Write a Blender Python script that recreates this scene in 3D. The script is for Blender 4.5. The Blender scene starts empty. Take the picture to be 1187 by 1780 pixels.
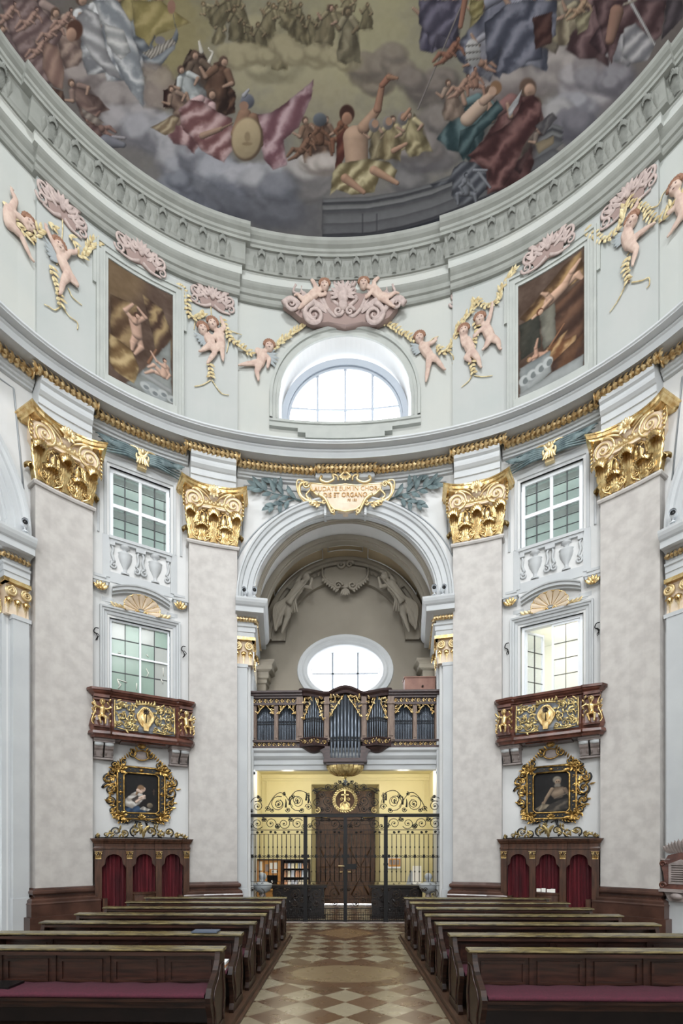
import bpy, bmesh, math, random
import numpy as np
from mathutils import Vector, Matrix, Euler
from math import sin, cos, pi, radians, atan2, sqrt, hypot
random.seed(7)
scene = bpy.context.scene
C = scene.collection

# ---------------------------------------------------------------- camera
FPX, CX, CY, YAW = 860.0, 578.5, 1478.0, 0.025
HC = 1.9
cd = bpy.data.cameras.new('camera'); cam = bpy.data.objects.new('camera', cd); C.objects.link(cam)
cam.location = (0, 0, HC); cam.rotation_euler = (pi/2, 0, YAW)
cd.sensor_fit = 'HORIZONTAL'; cd.sensor_width = 36; cd.lens = FPX/1187*36
cd.shift_x = (593.5-CX)/1187; cd.shift_y = (CY-890)/1187
cd.clip_start = .05; cd.clip_end = 300
scene.camera = cam
# ---------------------------------------------------------------- world, light, exposure
w = bpy.data.worlds.new('overcast_sky'); scene.world = w; w.use_nodes = True
w.node_tree.nodes['Background'].inputs[0].default_value = (.93, .96, 1, 1)
w.node_tree.nodes['Background'].inputs[1].default_value = 9.0
scene.view_settings.view_transform = 'Standard'; scene.view_settings.look = 'None'
scene.view_settings.gamma = 1; scene.view_settings.use_curve_mapping = False
scene.view_settings.exposure = 0.11
try:
    scene.cycles.max_bounces = 8; scene.cycles.diffuse_bounces = 5
    scene.cycles.use_denoising = True; scene.cycles.sample_clamp_indirect = 6
except Exception: pass

def area(name, loc, target, sx, sy, power, col=(1, 1, 1), spread=pi):
    ld = bpy.data.lights.new(name, 'AREA'); ld.shape = 'RECTANGLE'; ld.size = sx; ld.size_y = sy
    ld.energy = power; ld.color = col; ld.spread = spread
    o = bpy.data.objects.new(name, ld); C.objects.link(o); o.location = loc
    d = Vector(target)-Vector(loc); o.rotation_euler = d.to_track_quat('-Z', 'Y').to_euler()
    return o
def point(name, loc, power, col, r=.08):
    ld = bpy.data.lights.new(name, 'POINT'); ld.energy = power; ld.color = col; ld.shadow_soft_size = r
    o = bpy.data.objects.new(name, ld); C.objects.link(o); o.location = loc; return o
COOL = (.955, .98, 1)
area('lantern_daylight', (0, 1.5, 22.6), (0, 3.0, 0), 3.5, 3.5, 1750, COOL)
area('altar_window_daylight', (0, -9.5, 15.2), (0, 11, 4), 5, 4, 1150, COOL)
area('added_choir_fill', (0, -9.0, 6.5), (0, 12, 3.5), 6, 5, 560, COOL)  # fill light added behind the camera to brighten the lower walls
area('left_window_daylight', (-8.0, -2.5, 14.5), (0, 9, 5), 3.5, 3, 720, COOL)
area('right_window_daylight', (8.0, -2.5, 14.5), (0, 9, 5), 3.5, 3, 720, COOL)
area('left_chapel_daylight', (-8.4, .5, 6.5), (0, 6, 5), 3, 5, 30, COOL)
area('right_chapel_daylight', (8.4, .5, 6.5), (0, 6, 5), 3, 5, 30, COOL)
WARM = (1, .91, .74)
for X in (-1.7, 1.7):
    point('vestibule_lamp', (X, 14.6, 4.0), 82, WARM, .15)

# ---------------------------------------------------------------- plan of the nave
T1, T2, T3, T4 = radians(18), radians(47), radians(70), radians(90)
R1, R2, R3, R4 = 10.8, 6.56, 5.0, 25.0
Y0 = 13.03
C1 = (0, Y0-R1)
C2 = (C1[0]+(R1-R2)*sin(T1), C1[1]+(R1-R2)*cos(T1))
C3 = (C2[0]+(R2-R3)*sin(T2), C2[1]+(R2-R3)*cos(T2))
C4 = (C3[0]+(R3-R4)*sin(T3), C3[1]+(R3-R4)*cos(T3))
S1 = R1*T1; S2 = S1+R2*(T2-T1); S3 = S2+R3*(T3-T2); S4 = S3+R4*(T4-T3)
YM = C4[1]
def bend(s, o, z):
    """point on the wall: s along it from the middle of the entrance wall, o into the nave, z up"""
    a = abs(s)*(.987 if s > 0 else 1); back = a > S4
    if back: a = 2*S4-a
    if a < S1: t = a/R1; c, r = C1, R1
    elif a < S2: t = T1+(a-S1)/R2; c, r = C2, R2
    elif a < S3: t = T2+(a-S2)/R3; c, r = C3, R3
    else: t = T3+(a-S3)/R4; c, r = C4, R4
    x = c[0]+(r-o)*sin(t); y = c[1]+(r-o)*cos(t)
    if back: y = 2*YM-y
    return (x if s >= 0 else -x, y, z)
def ray(px, py):
    dx, dz = (px-CX)/FPX, (CY-py)/FPX
    return Vector((dx*cos(YAW)-sin(YAW), dx*sin(YAW)+cos(YAW), dz))
def at(px, py, Y):
    r = ray(px, py); k = Y/r.y; return Vector((r.x*k, Y, HC+r.z*k))
def onw(px, py, o=0):
    """(s, z) of the wall surface seen at a spot of the view"""
    r = ray(px, py); k = r.x/r.y; lo, hi = -9.5, 9.5
    for _ in range(40):
        m = (lo+hi)/2; p = bend(m, o, 0)
        if p[0]/p[1] < k: lo = m
        else: hi = m
    p = bend(lo, o, 0)
    return lo, HC+r.z*p[1]/r.y
def proj(p):
    x, y, z = p; xx = x*cos(YAW)+y*sin(YAW); yy = -x*sin(YAW)+y*cos(YAW)
    return CX+FPX*xx/yy, CY-FPX*(z-HC)/yy
def wallframe(s, o=0, z=0):
    """matrix with x along the wall (right), y out of the wall towards the viewer, z up"""
    a = Vector(bend(s-.01, o, z)); b = Vector(bend(s+.01, o, z)); t = (b-a).normalized()
    n = Vector((t.y, -t.x, 0))
    m = Matrix((( t.x, n.x, 0, 0), (t.y, n.y, 0, 0), (0, 0, 1, 0), (0, 0, 0, 1)))
    p = bend(s, o, z); m.translation = Vector(p); return m

# ---------------------------------------------------------------- materials
def nodes(name):
    m = bpy.data.materials.new(name); m.use_nodes = True; nt = m.node_tree
    return m, nt, nt.nodes['Principled BSDF']
def mat(name, col, rough=.6, metal=0, col2=None, scale=4, bump=0, bscale=30, stretch=None, spec=.5, detail=6, lo=.35, hi=.65, coat=0):
    m, nt, b = nodes(name)
    b.inputs['Base Color'].default_value = (*col, 1); b.inputs['Roughness'].default_value = rough
    b.inputs['Metallic'].default_value = metal; b.inputs['Specular IOR Level'].default_value = spec
    b.inputs['Coat Weight'].default_value = coat
    if col2 or bump:
        tc = nt.nodes.new('ShaderNodeNewGeometry'); src = tc.outputs['Position']
        if stretch:
            mp = nt.nodes.new('ShaderNodeMapping'); mp.inputs['Scale'].default_value = stretch
            nt.links.new(src, mp.inputs['Vector']); src = mp.outputs['Vector']
    if col2:
        n = nt.nodes.new('ShaderNodeTexNoise'); n.inputs['Scale'].default_value = scale; n.inputs['Detail'].default_value = detail
        nt.links.new(src, n.inputs['Vector'])
        r = nt.nodes.new('ShaderNodeValToRGB'); r.color_ramp.elements[0].position = lo; r.color_ramp.elements[1].position = hi
        r.color_ramp.elements[0].color = (*col, 1); r.color_ramp.elements[1].color = (*col2, 1)
        nt.links.new(n.outputs['Fac'], r.inputs['Fac']); nt.links.new(r.outputs['Color'], b.inputs['Base Color'])
    if bump:
        n2 = nt.nodes.new('ShaderNodeTexNoise'); n2.inputs['Scale'].default_value = bscale; n2.inputs['Detail'].default_value = 5
        nt.links.new(src, n2.inputs['Vector'])
        bp = nt.nodes.new('ShaderNodeBump'); bp.inputs['Strength'].default_value = bump; bp.inputs['Distance'].default_value = .02
        nt.links.new(n2.outputs['Fac'], bp.inputs['Height']); nt.links.new(bp.outputs['Normal'], b.inputs['Normal'])
    return m
def vcol(name, rough=.8, bump=0):
    m, nt, b = nodes(name); a = nt.nodes.new('ShaderNodeVertexColor'); a.layer_name = 'paint'
    nt.links.new(a.outputs['Color'], b.inputs['Base Color']); b.inputs['Roughness'].default_value = rough
    b.inputs['Specular IOR Level'].default_value = .2
    return m
def S(r, g, b):
    """sRGB 0..255 to linear"""
    f = lambda c: (c/255/12.92 if c/255 <= .04045 else ((c/255+.055)/1.055)**2.4)
    return (f(r), f(g), f(b))
M = {}
M['white'] = mat('white_stucco', S(208, 208, 207), .55, col2=S(201, 202, 201), scale=1.2, bump=.04, bscale=12)
M['cool'] = mat('pale_grey_stucco', S(188, 191, 192), .55, col2=S(180, 183, 185), scale=1.5, bump=.04, bscale=14)
M['grey'] = mat('grey_stucco', S(166, 171, 175), .55, col2=S(158, 164, 169), scale=2)
M['attic'] = mat('cream_wall', S(178, 179, 173), .7, col2=S(171, 174, 170), scale=.7)  # attic paints, also lowered in tone to stand for weaker light up high
M['atticg'] = mat('grey_green_wall', S(169, 171, 168), .7, col2=S(163, 167, 164), scale=.9)
M['atticm'] = mat('grey_green_moulding', S(140, 142, 136), .7, col2=S(130, 132, 126), scale=3)
M['marb'] = mat('pale_pink_scagliola', S(190, 186, 181), .42, col2=S(175, 170, 166), scale=4.5, detail=10, lo=.36, hi=.64, bump=.05, bscale=9)
M['redm'] = mat('brown_red_marble', S(84, 58, 48), .25, col2=S(60, 41, 34), scale=2.5, detail=8, spec=.6)
M['balm'] = mat('red_balcony_marble', S(108, 68, 56), .25, col2=S(74, 45, 37), scale=5, detail=8)
M['gold'] = mat('gilding', S(230, 206, 152), .26, .82, col2=S(184, 148, 92), scale=9)
M['goldp'] = mat('pale_gilding', S(232, 212, 168), .36, .6, col2=S(206, 180, 130), scale=6)
M['attf'] = mat('grey_green_frame', S(168, 171, 166), .7, col2=S(160, 163, 159), scale=3)
M['garl'] = mat('leaf_gilding', S(224, 202, 156), .35, .62, col2=S(176, 138, 84), scale=22)
M['lmar'] = M['attf']
M['cream'] = mat('cream_stucco', S(222, 206, 184), .5, col2=S(212, 190, 164), scale=4)
M['teal'] = mat('verdigris_paint', S(108, 126, 128), .5, col2=S(66, 84, 88), scale=6)
M['wood'] = mat('dark_walnut', S(52, 32, 23), .36, col2=S(24, 15, 12), scale=3, stretch=(1.2, 8, 12), detail=7, spec=.35)
M['woodr'] = mat('reddish_walnut', S(64, 38, 29), .33, col2=S(34, 21, 16), scale=3, stretch=(1, 8, 10), detail=7, coat=.15)
M['woodd'] = mat('blackened_oak_and_seat_shade', S(30, 20, 17), .35, col2=S(19, 13, 11), scale=5)
M['pewtop'] = mat('worn_olive_varnish', S(122, 110, 70), .26, col2=S(54, 46, 30), scale=7, stretch=(1, 5, 5), detail=8)
M['cush'] = mat('burgundy_cushion', S(76, 22, 40), .9, col2=S(60, 17, 32), scale=60)
M['velvet'] = mat('wine_red_velvet', S(92, 10, 24), .85, col2=S(56, 5, 14), scale=5, stretch=(1, 1, .2))
M['iron'] = mat('black_wrought_iron', S(17, 16, 17), .45, .4)
M['conf'] = mat('confessional_walnut', S(84, 56, 42), .35, col2=S(56, 37, 28), scale=3, stretch=(6, 6, 1), detail=8)
M['iront'] = mat('brown_black_iron', S(52, 42, 34), .4, .6)
M['pipe'] = mat('tin_organ_pipe', S(112, 120, 130), .32, .7, col2=S(88, 95, 104), scale=3, stretch=(8, 8, 1))
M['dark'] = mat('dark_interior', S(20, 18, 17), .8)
M['yellow'] = mat('yellow_limewash', S(214, 206, 166), .8, col2=S(206, 198, 156), scale=1)
M['beige'] = mat('beige_vault_plaster', S(176, 160, 132), .8, col2=S(168, 152, 124), scale=1)
M['taupe'] = mat('taupe_chapel_stucco', S(146, 139, 126), .8, col2=S(136, 129, 117), scale=1)
M['pinkst'] = mat('rose_painted_stucco', S(184, 167, 161), .75, col2=S(162, 146, 141), scale=9)
M['skin'] = mat('pink_painted_flesh', S(196, 174, 160), .75, col2=S(180, 154, 142), scale=9)
M['yleaf'] = mat('yellow_ochre_leaf_paint', S(212, 200, 160), .7, col2=S(172, 150, 106), scale=14)
M['hair'] = mat('brown_painted_hair', S(138, 102, 82), .8)
M['shade'] = mat('mauve_shell_paint', S(142, 122, 116), .8)
M['greyp'] = mat('grey_scroll_paint', S(150, 156, 158), .8)
M['acan'] = mat('grey_acanthus_paint', S(134, 136, 130), .8, col2=S(120, 122, 116), scale=12)
M['winw'] = mat('white_window_paint', S(238, 242, 246), .4)
M['bars'] = mat('grey_white_bars', S(150, 158, 168), .5)
M['lead'] = mat('lead_came', S(70, 72, 74), .5, .3)
M['blind'] = mat('white_plaster_behind', S(226, 232, 230), .7)
M['stone'] = mat('pinkish_grey_stone', S(156, 145, 141), .55, col2=S(130, 121, 118), scale=6)
M['paper'] = mat('white_paper', S(240, 238, 230), .8)
M['black'] = mat('black_lacquer', S(14, 14, 15), .3)
M['silverg'] = mat('silver_gilt', S(206, 186, 130), .35, .8, col2=S(150, 128, 84), scale=12)
def glass(name, col, rough=.05, alpha=.35, mix=.5):
    m = bpy.data.materials.new(name); m.use_nodes = True; nt = m.node_tree; nt.nodes.clear()
    o = nt.nodes.new('ShaderNodeOutputMaterial'); mx = nt.nodes.new('ShaderNodeMixShader'); mx.inputs[0].default_value = mix
    t = nt.nodes.new('ShaderNodeBsdfTransparent'); t.inputs[0].default_value = (*col, 1)
    g = nt.nodes.new('ShaderNodeBsdfPrincipled'); g.inputs['Base Color'].default_value = (*col, 1); g.inputs['Roughness'].default_value = rough
    nt.links.new(t.outputs[0], mx.inputs[1]); nt.links.new(g.outputs[0], mx.inputs[2]); nt.links.new(mx.outputs[0], o.inputs[0])
    return m
M['clear'] = glass('clear_glass', (.97, .98, 1), mix=.06)
M['frost'] = glass('frosted_glass', (.96, .98, 1), .3, mix=.12)
M['green'] = glass('old_green_glass', S(190, 210, 198), .15, mix=.5)
M['pale'] = glass('old_clear_glass', S(222, 224, 220), .12, mix=.45)
M['tint'] = glass('pale_green_glass', S(218, 228, 224), .1, mix=.22)

# ---------------------------------------------------------------- mesh builder
WM = {}
class B:
    """collects shapes in local coordinates (x right, y out towards the viewer, z up)"""
    def __init__(s): s.v = []; s.f = []; s.fm = []; s.mi = 0; s.sm = []; s.smooth = False
    def add(s, vs, fs):
        n = len(s.v); s.v += [tuple(q) for q in vs]
        for f in fs: s.f.append([n+i for i in f]); s.fm.append(s.mi); s.sm.append(s.smooth)
    def box(s, x0, x1, y0, y1, z0, z1, n=1):
        for i in range(n):
            a = x0+(x1-x0)*i/n; b = x0+(x1-x0)*(i+1)/n
            s.add([(a, y0, z0), (b, y0, z0), (b, y1, z0), (a, y1, z0), (a, y0, z1), (b, y0, z1), (b, y1, z1), (a, y1, z1)],
                  [(0, 1, 2, 3), (4, 5, 6, 7), (0, 1, 5, 4), (3, 2, 6, 7)]+([(0, 3, 7, 4)] if i == 0 else [])+([(1, 2, 6, 5)] if i == n-1 else []))
        return s
    def prism(s, poly, y0, y1, cap0=True):
        n = len(poly)
        vs = [(x, y0, z) for x, z in poly]+[(x, y1, z) for x, z in poly]
        fs = [(i, (i+1) % n, n+(i+1) % n, n+i) for i in range(n)]+[tuple(range(n, 2*n))]
        if cap0: fs.append(tuple(range(n)))
        s.add(vs, fs); return s
    def grid(s, P, closed_u=False, closed_v=False):
        nu = len(P); nv = len(P[0]); vs = [p for r in P for p in r]; fs = []
        for i in range(nu if closed_u else nu-1):
            for j in range(nv if closed_v else nv-1):
                fs.append((i*nv+j, ((i+1) % nu)*nv+j, ((i+1) % nu)*nv+(j+1) % nv, i*nv+(j+1) % nv))
        s.add(vs, fs); return s
    def tube(s, path, r, n=6, flat=1.0, cap=True):
        """round bar along a path; r is a number or a list; flat squeezes it in y"""
        P = [Vector(p) for p in path]; k = len(P); rr = r if isinstance(r, (list, tuple)) else [r]*k
        sm = s.smooth; s.smooth = True; ring = []
        up = Vector((0, 1, 0))
        for i in range(k):
            t = (P[min(i+1, k-1)]-P[max(i-1, 0)])
            if t.length < 1e-9: t = Vector((1, 0, 0))
            t.normalize(); u = up if abs(t.dot(up)) < .95 else Vector((1, 0, 0))
            a = t.cross(u).normalized(); b = a.cross(t).normalized()
            ring.append([P[i]+(a*cos(2*pi*j/n)+b*sin(2*pi*j/n)*flat)*rr[i] for j in range(n)])
        s.grid(ring, closed_v=True)
        if cap:
            s.add(ring[0], [tuple(range(n))]); s.add(ring[-1], [tuple(range(n))])
        s.smooth = sm; return s
    def lathe(s, prof, c=(0, 0, 0), n=16, axis='z', half=False, sq=(1, 1)):
        sm = s.smooth; s.smooth = True; P = []
        m = n//2+1 if half else n
        for r, h in prof:
            row = []
            for j in range(m):
                a = 2*pi*j/n
                x, y = r*cos(a)*sq[0], r*sin(a)*sq[1]
                row.append((c[0]+x, c[1]+y, c[2]+h) if axis == 'z' else (c[0]+x, c[1]+h, c[2]+y) if axis == 'y' else (c[0]+h, c[1]+x, c[2]+y))
            P.append(row)
        s.grid(P, closed_v=not half); s.smooth = sm; return s
    def ball(s, c, rx, ry=None, rz=None, n=8, m=6, rot=0):
        ry = rx if ry is None else ry; rz = rx if rz is None else rz; sm = s.smooth; s.smooth = True; P = []
        for i in range(m+1):
            th = pi*i/m; row = []
            for j in range(n):
                a = 2*pi*j/n; x, y, z = rx*sin(th)*cos(a), ry*sin(th)*sin(a), rz*cos(th)
                row.append((c[0]+x*cos(rot)-z*sin(rot), c[1]+y, c[2]+x*sin(rot)+z*cos(rot)))
            P.append(row)
        s.grid(P, closed_v=True); s.smooth = sm; return s
    def leaf(s, c, ang, L, W, lift=.3, curl=.3, y=0, lobes=0, thick=.15, n=6):
        """pointed leaf lying near the wall plane, rising in the middle; ang in the xz plane"""
        ca, sa = cos(ang), sin(ang); sm = s.smooth; s.smooth = True; P = []
        for i in range(n+1):
            t = i/n; w = W*sin(pi*min(1, t*.93+.07))**.8*(1+(.28*sin(t*lobes*2*pi) if lobes else 0))
            yy = y+lift*L*sin(t*pi*.6)+curl*L*t*t; row = []
            for k, q in ((-1, 0), (-.5, .5), (0, 1), (.5, .5), (1, 0)):
                a, b = t*L*(1-.12*abs(k)*(1-t)), k*w/2
                row.append((c[0]+a*ca-b*sa, c[1]+yy+q*thick*W, c[2]+a*sa+b*ca))
            P.append(row)
        s.grid(P); s.smooth = sm; return s
    def acan(s, c, W, H, out, dirx=0, hook=.3, y0=0, ribs=5):
        ribs = 4 if W < .2 else 7
        """upright acanthus leaf standing against the wall, its tip rolled forward"""
        sm = s.smooth; s.smooth = True; P = []; n = 16; m = 2*ribs
        for i in range(n+1):
            t = i/n
            if t < .75: h = H*t/.75; o = out*.25*(t/.75)**2
            else:
                a = (t-.75)/.25*pi*1.15; h = H*(1+.12*sin(a)-.10*(1-cos(a))); o = out*(.25+.375*(1-cos(a)))
            w = W*(.50+.42*sin(pi*min(1, t/.8)*.5)+.07*cos(t*40))*(1 if t < .8 else 1-.30*(t-.8)/.2)
            row = []
            for j in range(m+1):
                k = -1+2*j/m
                row.append((c[0]+k*w/2+dirx*o, c[1]+y0+o+(1-k*k)*W*.15+((.085 if j % 2 else -.02)*W)-.01, c[2]+h-abs(k)**2*.1*H*(1 if t > .6 else t)))
            P.append(row)
        s.grid(P); s.smooth = sm; return s
    def spiral(s, c, R, turns=2, a0=0, dirn=1, r0=.03, r1=.012, n=28, flat=1, y=0, k=.12, lift=0, seg=6):
        path = []; rr = []
        for i in range(n+1):
            t = i/n; q = R*((1-t)**1.0*(1-k)+k); a = a0+dirn*turns*2*pi*t
            path.append((c[0]+q*cos(a), c[1]+y+lift*t, c[2]+q*sin(a))); rr.append(r0+(r1-r0)*t)
        s.tube(path, rr, seg, flat); return path
    def stroke(s, pts, r0, r1, n=14, seg=6, flat=1, bez=True):
        """smooth bar through points"""
        P = crv(pts, n) if bez and len(pts) > 2 else [Vector(p) for p in pts]
        k = len(P); s.tube(P, [r0+(r1-r0)*i/(k-1) for i in range(k)], seg, flat); return s
    def text(s, *a): pass
    def build(s, name, mats, parent=None, tf=None, M4=None, smooth_angle=None):
        me = bpy.data.meshes.new(name)
        V = s.v if tf is None else [tf(p) for p in s.v]
        if M4 is not None: V = [tuple(M4 @ Vector(p)) for p in V]
        pm = WM.get(parent.name if parent else None)
        if pm is not None: inv = pm.inverted(); V = [tuple(inv @ Vector(p)) for p in V]
        me.from_pydata(V, [], s.f)
        mats = mats if isinstance(mats, (list, tuple)) else [mats]
        for mm in mats: me.materials.append(M[mm] if isinstance(mm, str) else mm)
        me.polygons.foreach_set('material_index', s.fm); me.polygons.foreach_set('use_smooth', s.sm)
        bm = bmesh.new(); bm.from_mesh(me); bmesh.ops.remove_doubles(bm, verts=bm.verts, dist=1e-5)
        bmesh.ops.recalc_face_normals(bm, faces=bm.faces); bm.to_mesh(me); bm.free()
        o = bpy.data.objects.new(name, me); C.objects.link(o)
        if parent: o.parent = parent; WM[o.name] = pm if pm is not None else Matrix.Identity(4)
        else: WM[o.name] = Matrix.Identity(4)
        return o
def crv(pts, n=14):
    """Catmull-Rom through points"""
    P = [Vector(p) for p in pts]; out = []
    Q = [P[0]*2-P[1]]+P+[P[-1]*2-P[-2]]
    m = max(2, n//(len(P)-1))
    for i in range(1, len(Q)-2):
        for j in range(m):
            t = j/m; a, b, c, d = Q[i-1:i+3]
            out.append(.5*((2*b)+(c-a)*t+(2*a-5*b+4*c-d)*t*t+(3*b-a-3*c+d)*t**3))
    out.append(P[-1]); return out
def thing(name, label, cat, mat4=None, group=None):
    o = bpy.data.objects.new(name, None); C.objects.link(o); o.empty_display_size = .1
    if mat4 is None: mat4 = Matrix.Identity(4)
    if not isinstance(mat4, Matrix): mat4 = Matrix.Translation(mat4)
    o.matrix_world = mat4; WM[o.name] = mat4.copy(); o['label'] = label; o['category'] = cat
    if group: o['group'] = group
    return o
def tag(o, label, cat, group=None, kind=None):
    o['label'] = label; o['category'] = cat
    if group: o['group'] = group
    if kind: o['kind'] = kind
    return o
def struct(o, label=None, cat=None):
    o['kind'] = 'structure'
    if label: o['label'] = label
    if cat: o['category'] = cat
    return o
def copy_thing(root, mat4, label=None):
    def rec(o, par):
        c = o.copy(); C.objects.link(c)
        if par: c.parent = par
        for ch in [x for x in bpy.data.objects if x.parent == o]: rec(ch, c)
        return c
    c = rec(root, None); c.matrix_world = mat4; WM[c.name] = mat4.copy()
    if label: c['label'] = label
    return c
def sweep(b, prof, s0, s1, step=.25, closed=True, z=0):
    """moulding: (o, z) profile drawn along the wall from s0 to s1"""
    n = max(1, int(abs(s1-s0)/step+.5)); P = []
    for i in range(n+1):
        s = s0+(s1-s0)*i/n; P.append([(s, o, z+h) for o, h in prof])
    b.grid(P, closed_v=closed)
    if closed: b.add(P[0], [tuple(range(len(prof)))]); b.add(P[-1], [tuple(range(len(prof)))])
    return b
BT = lambda p: bend(*p)
# ================================================================ STRUCTURE
# ---------------------------------------------------------------- floor
def floor_material():
    m, nt, b = nodes('checkered_marble_floor'); L = nt.links.new
    def mth(op, a, c=None, c2=None):
        n = nt.nodes.new('ShaderNodeMath'); n.operation = op
        for i, q in enumerate((a, c, c2)):
            if q is None: continue
            if isinstance(q, (int, float)): n.inputs[i].default_value = q
            else: L(q, n.inputs[i])
        return n.outputs[0]
    g = nt.nodes.new('ShaderNodeNewGeometry'); sp = nt.nodes.new('ShaderNodeSeparateXYZ'); L(g.outputs['Position'], sp.inputs[0])
    x, y = sp.outputs[0], sp.outputs[1]
    def shape(cx, cy, rx, ry, p):      # 1 inside |x/rx|^p+|y/ry|^p<1
        a = mth('POWER', mth('ABSOLUTE', mth('DIVIDE', mth('SUBTRACT', x, cx), rx)), p)
        c = mth('POWER', mth('ABSOLUTE', mth('DIVIDE', mth('SUBTRACT', y, cy), ry)), p)
        return mth('LESS_THAN', mth('ADD', a, c), 1.0)
    D = .556
    u = mth('DIVIDE', mth('ADD', x, mth('SUBTRACT', y, 5.91)), D); v = mth('DIVIDE', mth('SUBTRACT', mth('SUBTRACT', y, 5.91), x), D)
    u = mth('ADD', u, .5); v = mth('ADD', v, .5)
    fu, fv = mth('FLOOR', u), mth('FLOOR', v)
    par = mth('FLOORED_MODULO', mth('ADD', fu, fv), 2.0)
    cell = nt.nodes.new('ShaderNodeTexWhiteNoise'); cell.noise_dimensions = '2D'
    cb = nt.nodes.new('ShaderNodeCombineXYZ'); L(fu, cb.inputs[0]); L(fv, cb.inputs[1]); L(cb.outputs[0], cell.inputs['Vector'])
    cellr = nt.nodes.new('ShaderNodeTexWhiteNoise'); cellr.noise_dimensions = '2D'
    cb2 = nt.nodes.new('ShaderNodeCombineXYZ'); L(mth('ADD', fu, 31.0), cb2.inputs[0]); L(fv, cb2.inputs[1]); L(cb2.outputs[0], cellr.inputs['Vector'])
    def mixc(f, a, c):
        n = nt.nodes.new('ShaderNodeMix'); n.data_type = 'RGBA'
        if isinstance(f, (int, float)): n.inputs[0].default_value = f
        else: L(f, n.inputs[0])
        for i, q in ((6, a), (7, c)):
            if isinstance(q, tuple): n.inputs[i].default_value = (*q, 1)
            else: L(q, n.inputs[i])
        return n.outputs[2]
    ns = nt.nodes.new('ShaderNodeTexNoise'); ns.inputs['Scale'].default_value = 3.5; ns.inputs['Detail'].default_value = 8; L(g.outputs['Position'], ns.inputs['Vector'])
    white = mixc(cell.outputs['Value'], S(134, 124, 102), S(154, 147, 126))
    brown = mixc(cellr.outputs['Value'], S(74, 54, 39), S(92, 67, 49))
    col = mixc(par, white, brown)
    tan, brn = S(126, 101, 71), S(84, 59, 41)
    def inset(col, cx, cy, rx, ry, p, c): return mixc(shape(cx, cy, rx, ry, p), col, c)
    gr = S(74, 56, 44)
    for cy in (7.64, ):
        col = inset(col, 0, cy, 1.17, .80, 2, gr); col = inset(col, 0, cy, 1.155, .785, 2, brn)
        col = inset(col, 0, cy, .85, .545, 2, gr); col = inset(col, 0, cy, .835, .53, 2, S(126, 109, 82))
    for cy in (11.37, 3.0):
        col = inset(col, 0, cy, 1.0, 1.0, 1, brn); col = inset(col, 0, cy, .73, .73, 1, tan)
    # thin joints between the slabs
    ju = mth('ABSOLUTE', mth('SUBTRACT', mth('FRACT', u), .5)); jv = mth('ABSOLUTE', mth('SUBTRACT', mth('FRACT', v), .5))
    j = mth('GREATER_THAN', mth('MAXIMUM', ju, jv), .49)
    inside = mth('MAXIMUM', shape(0, 7.64, 1.16, .79, 2), shape(0, 11.37, .98, .98, 1))
    col = mixc(mth('MULTIPLY', mth('MULTIPLY', j, mth('SUBTRACT', 1.0, inside)), .5), col, gr)
    dk = mixc(mth('MULTIPLY', ns.outputs['Fac'], .55), col, S(92, 72, 54))
    L(dk, b.inputs['Base Color'])
    r = nt.nodes.new('ShaderNodeMapRange'); r.inputs[3].default_value = .16; r.inputs[4].default_value = .42
    L(ns.outputs['Fac'], r.inputs[0]); L(r.outputs[0], b.inputs['Roughness'])
    return m
FLOOR = floor_material()
b = B(); b.add([(-9.5, -13, 0), (9.5, -13, 0), (9.5, 18.2, 0), (-9.5, 18.2, 0)], [(0, 1, 2, 3)])
struct(b.build('floor', FLOOR), 'polished floor of tan and brown marble lozenges with an oval inlay', 'floor')

# ---------------------------------------------------------------- nave walls
WO = -.25                        # wall plane behind the pilaster faces
ARC_R, ARC_Z, PIER = 2.42, 8.40, 2.46
SIDEC = 10.28                    # middle of the side arch
PIL = [(2.81, 4.00), (6.19, 7.35)]
ZT = 12.0                       # top of the lower wall
def cols(b, s0, s1, n, o, lo, hi, m=1):
    P = []
    for i in range(n+1):
        s = s0+(s1-s0)*i/n; a = lo(s) if callable(lo) else lo; c = hi(s) if callable(hi) else hi
        P.append([(s, o, a+(c-a)*j/m) for j in range(m+1)])
    b.grid(P)
def arch(c, r=ARC_R, z=ARC_Z): return lambda s: z+sqrt(max(0, r*r-(s-c)**2))
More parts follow.
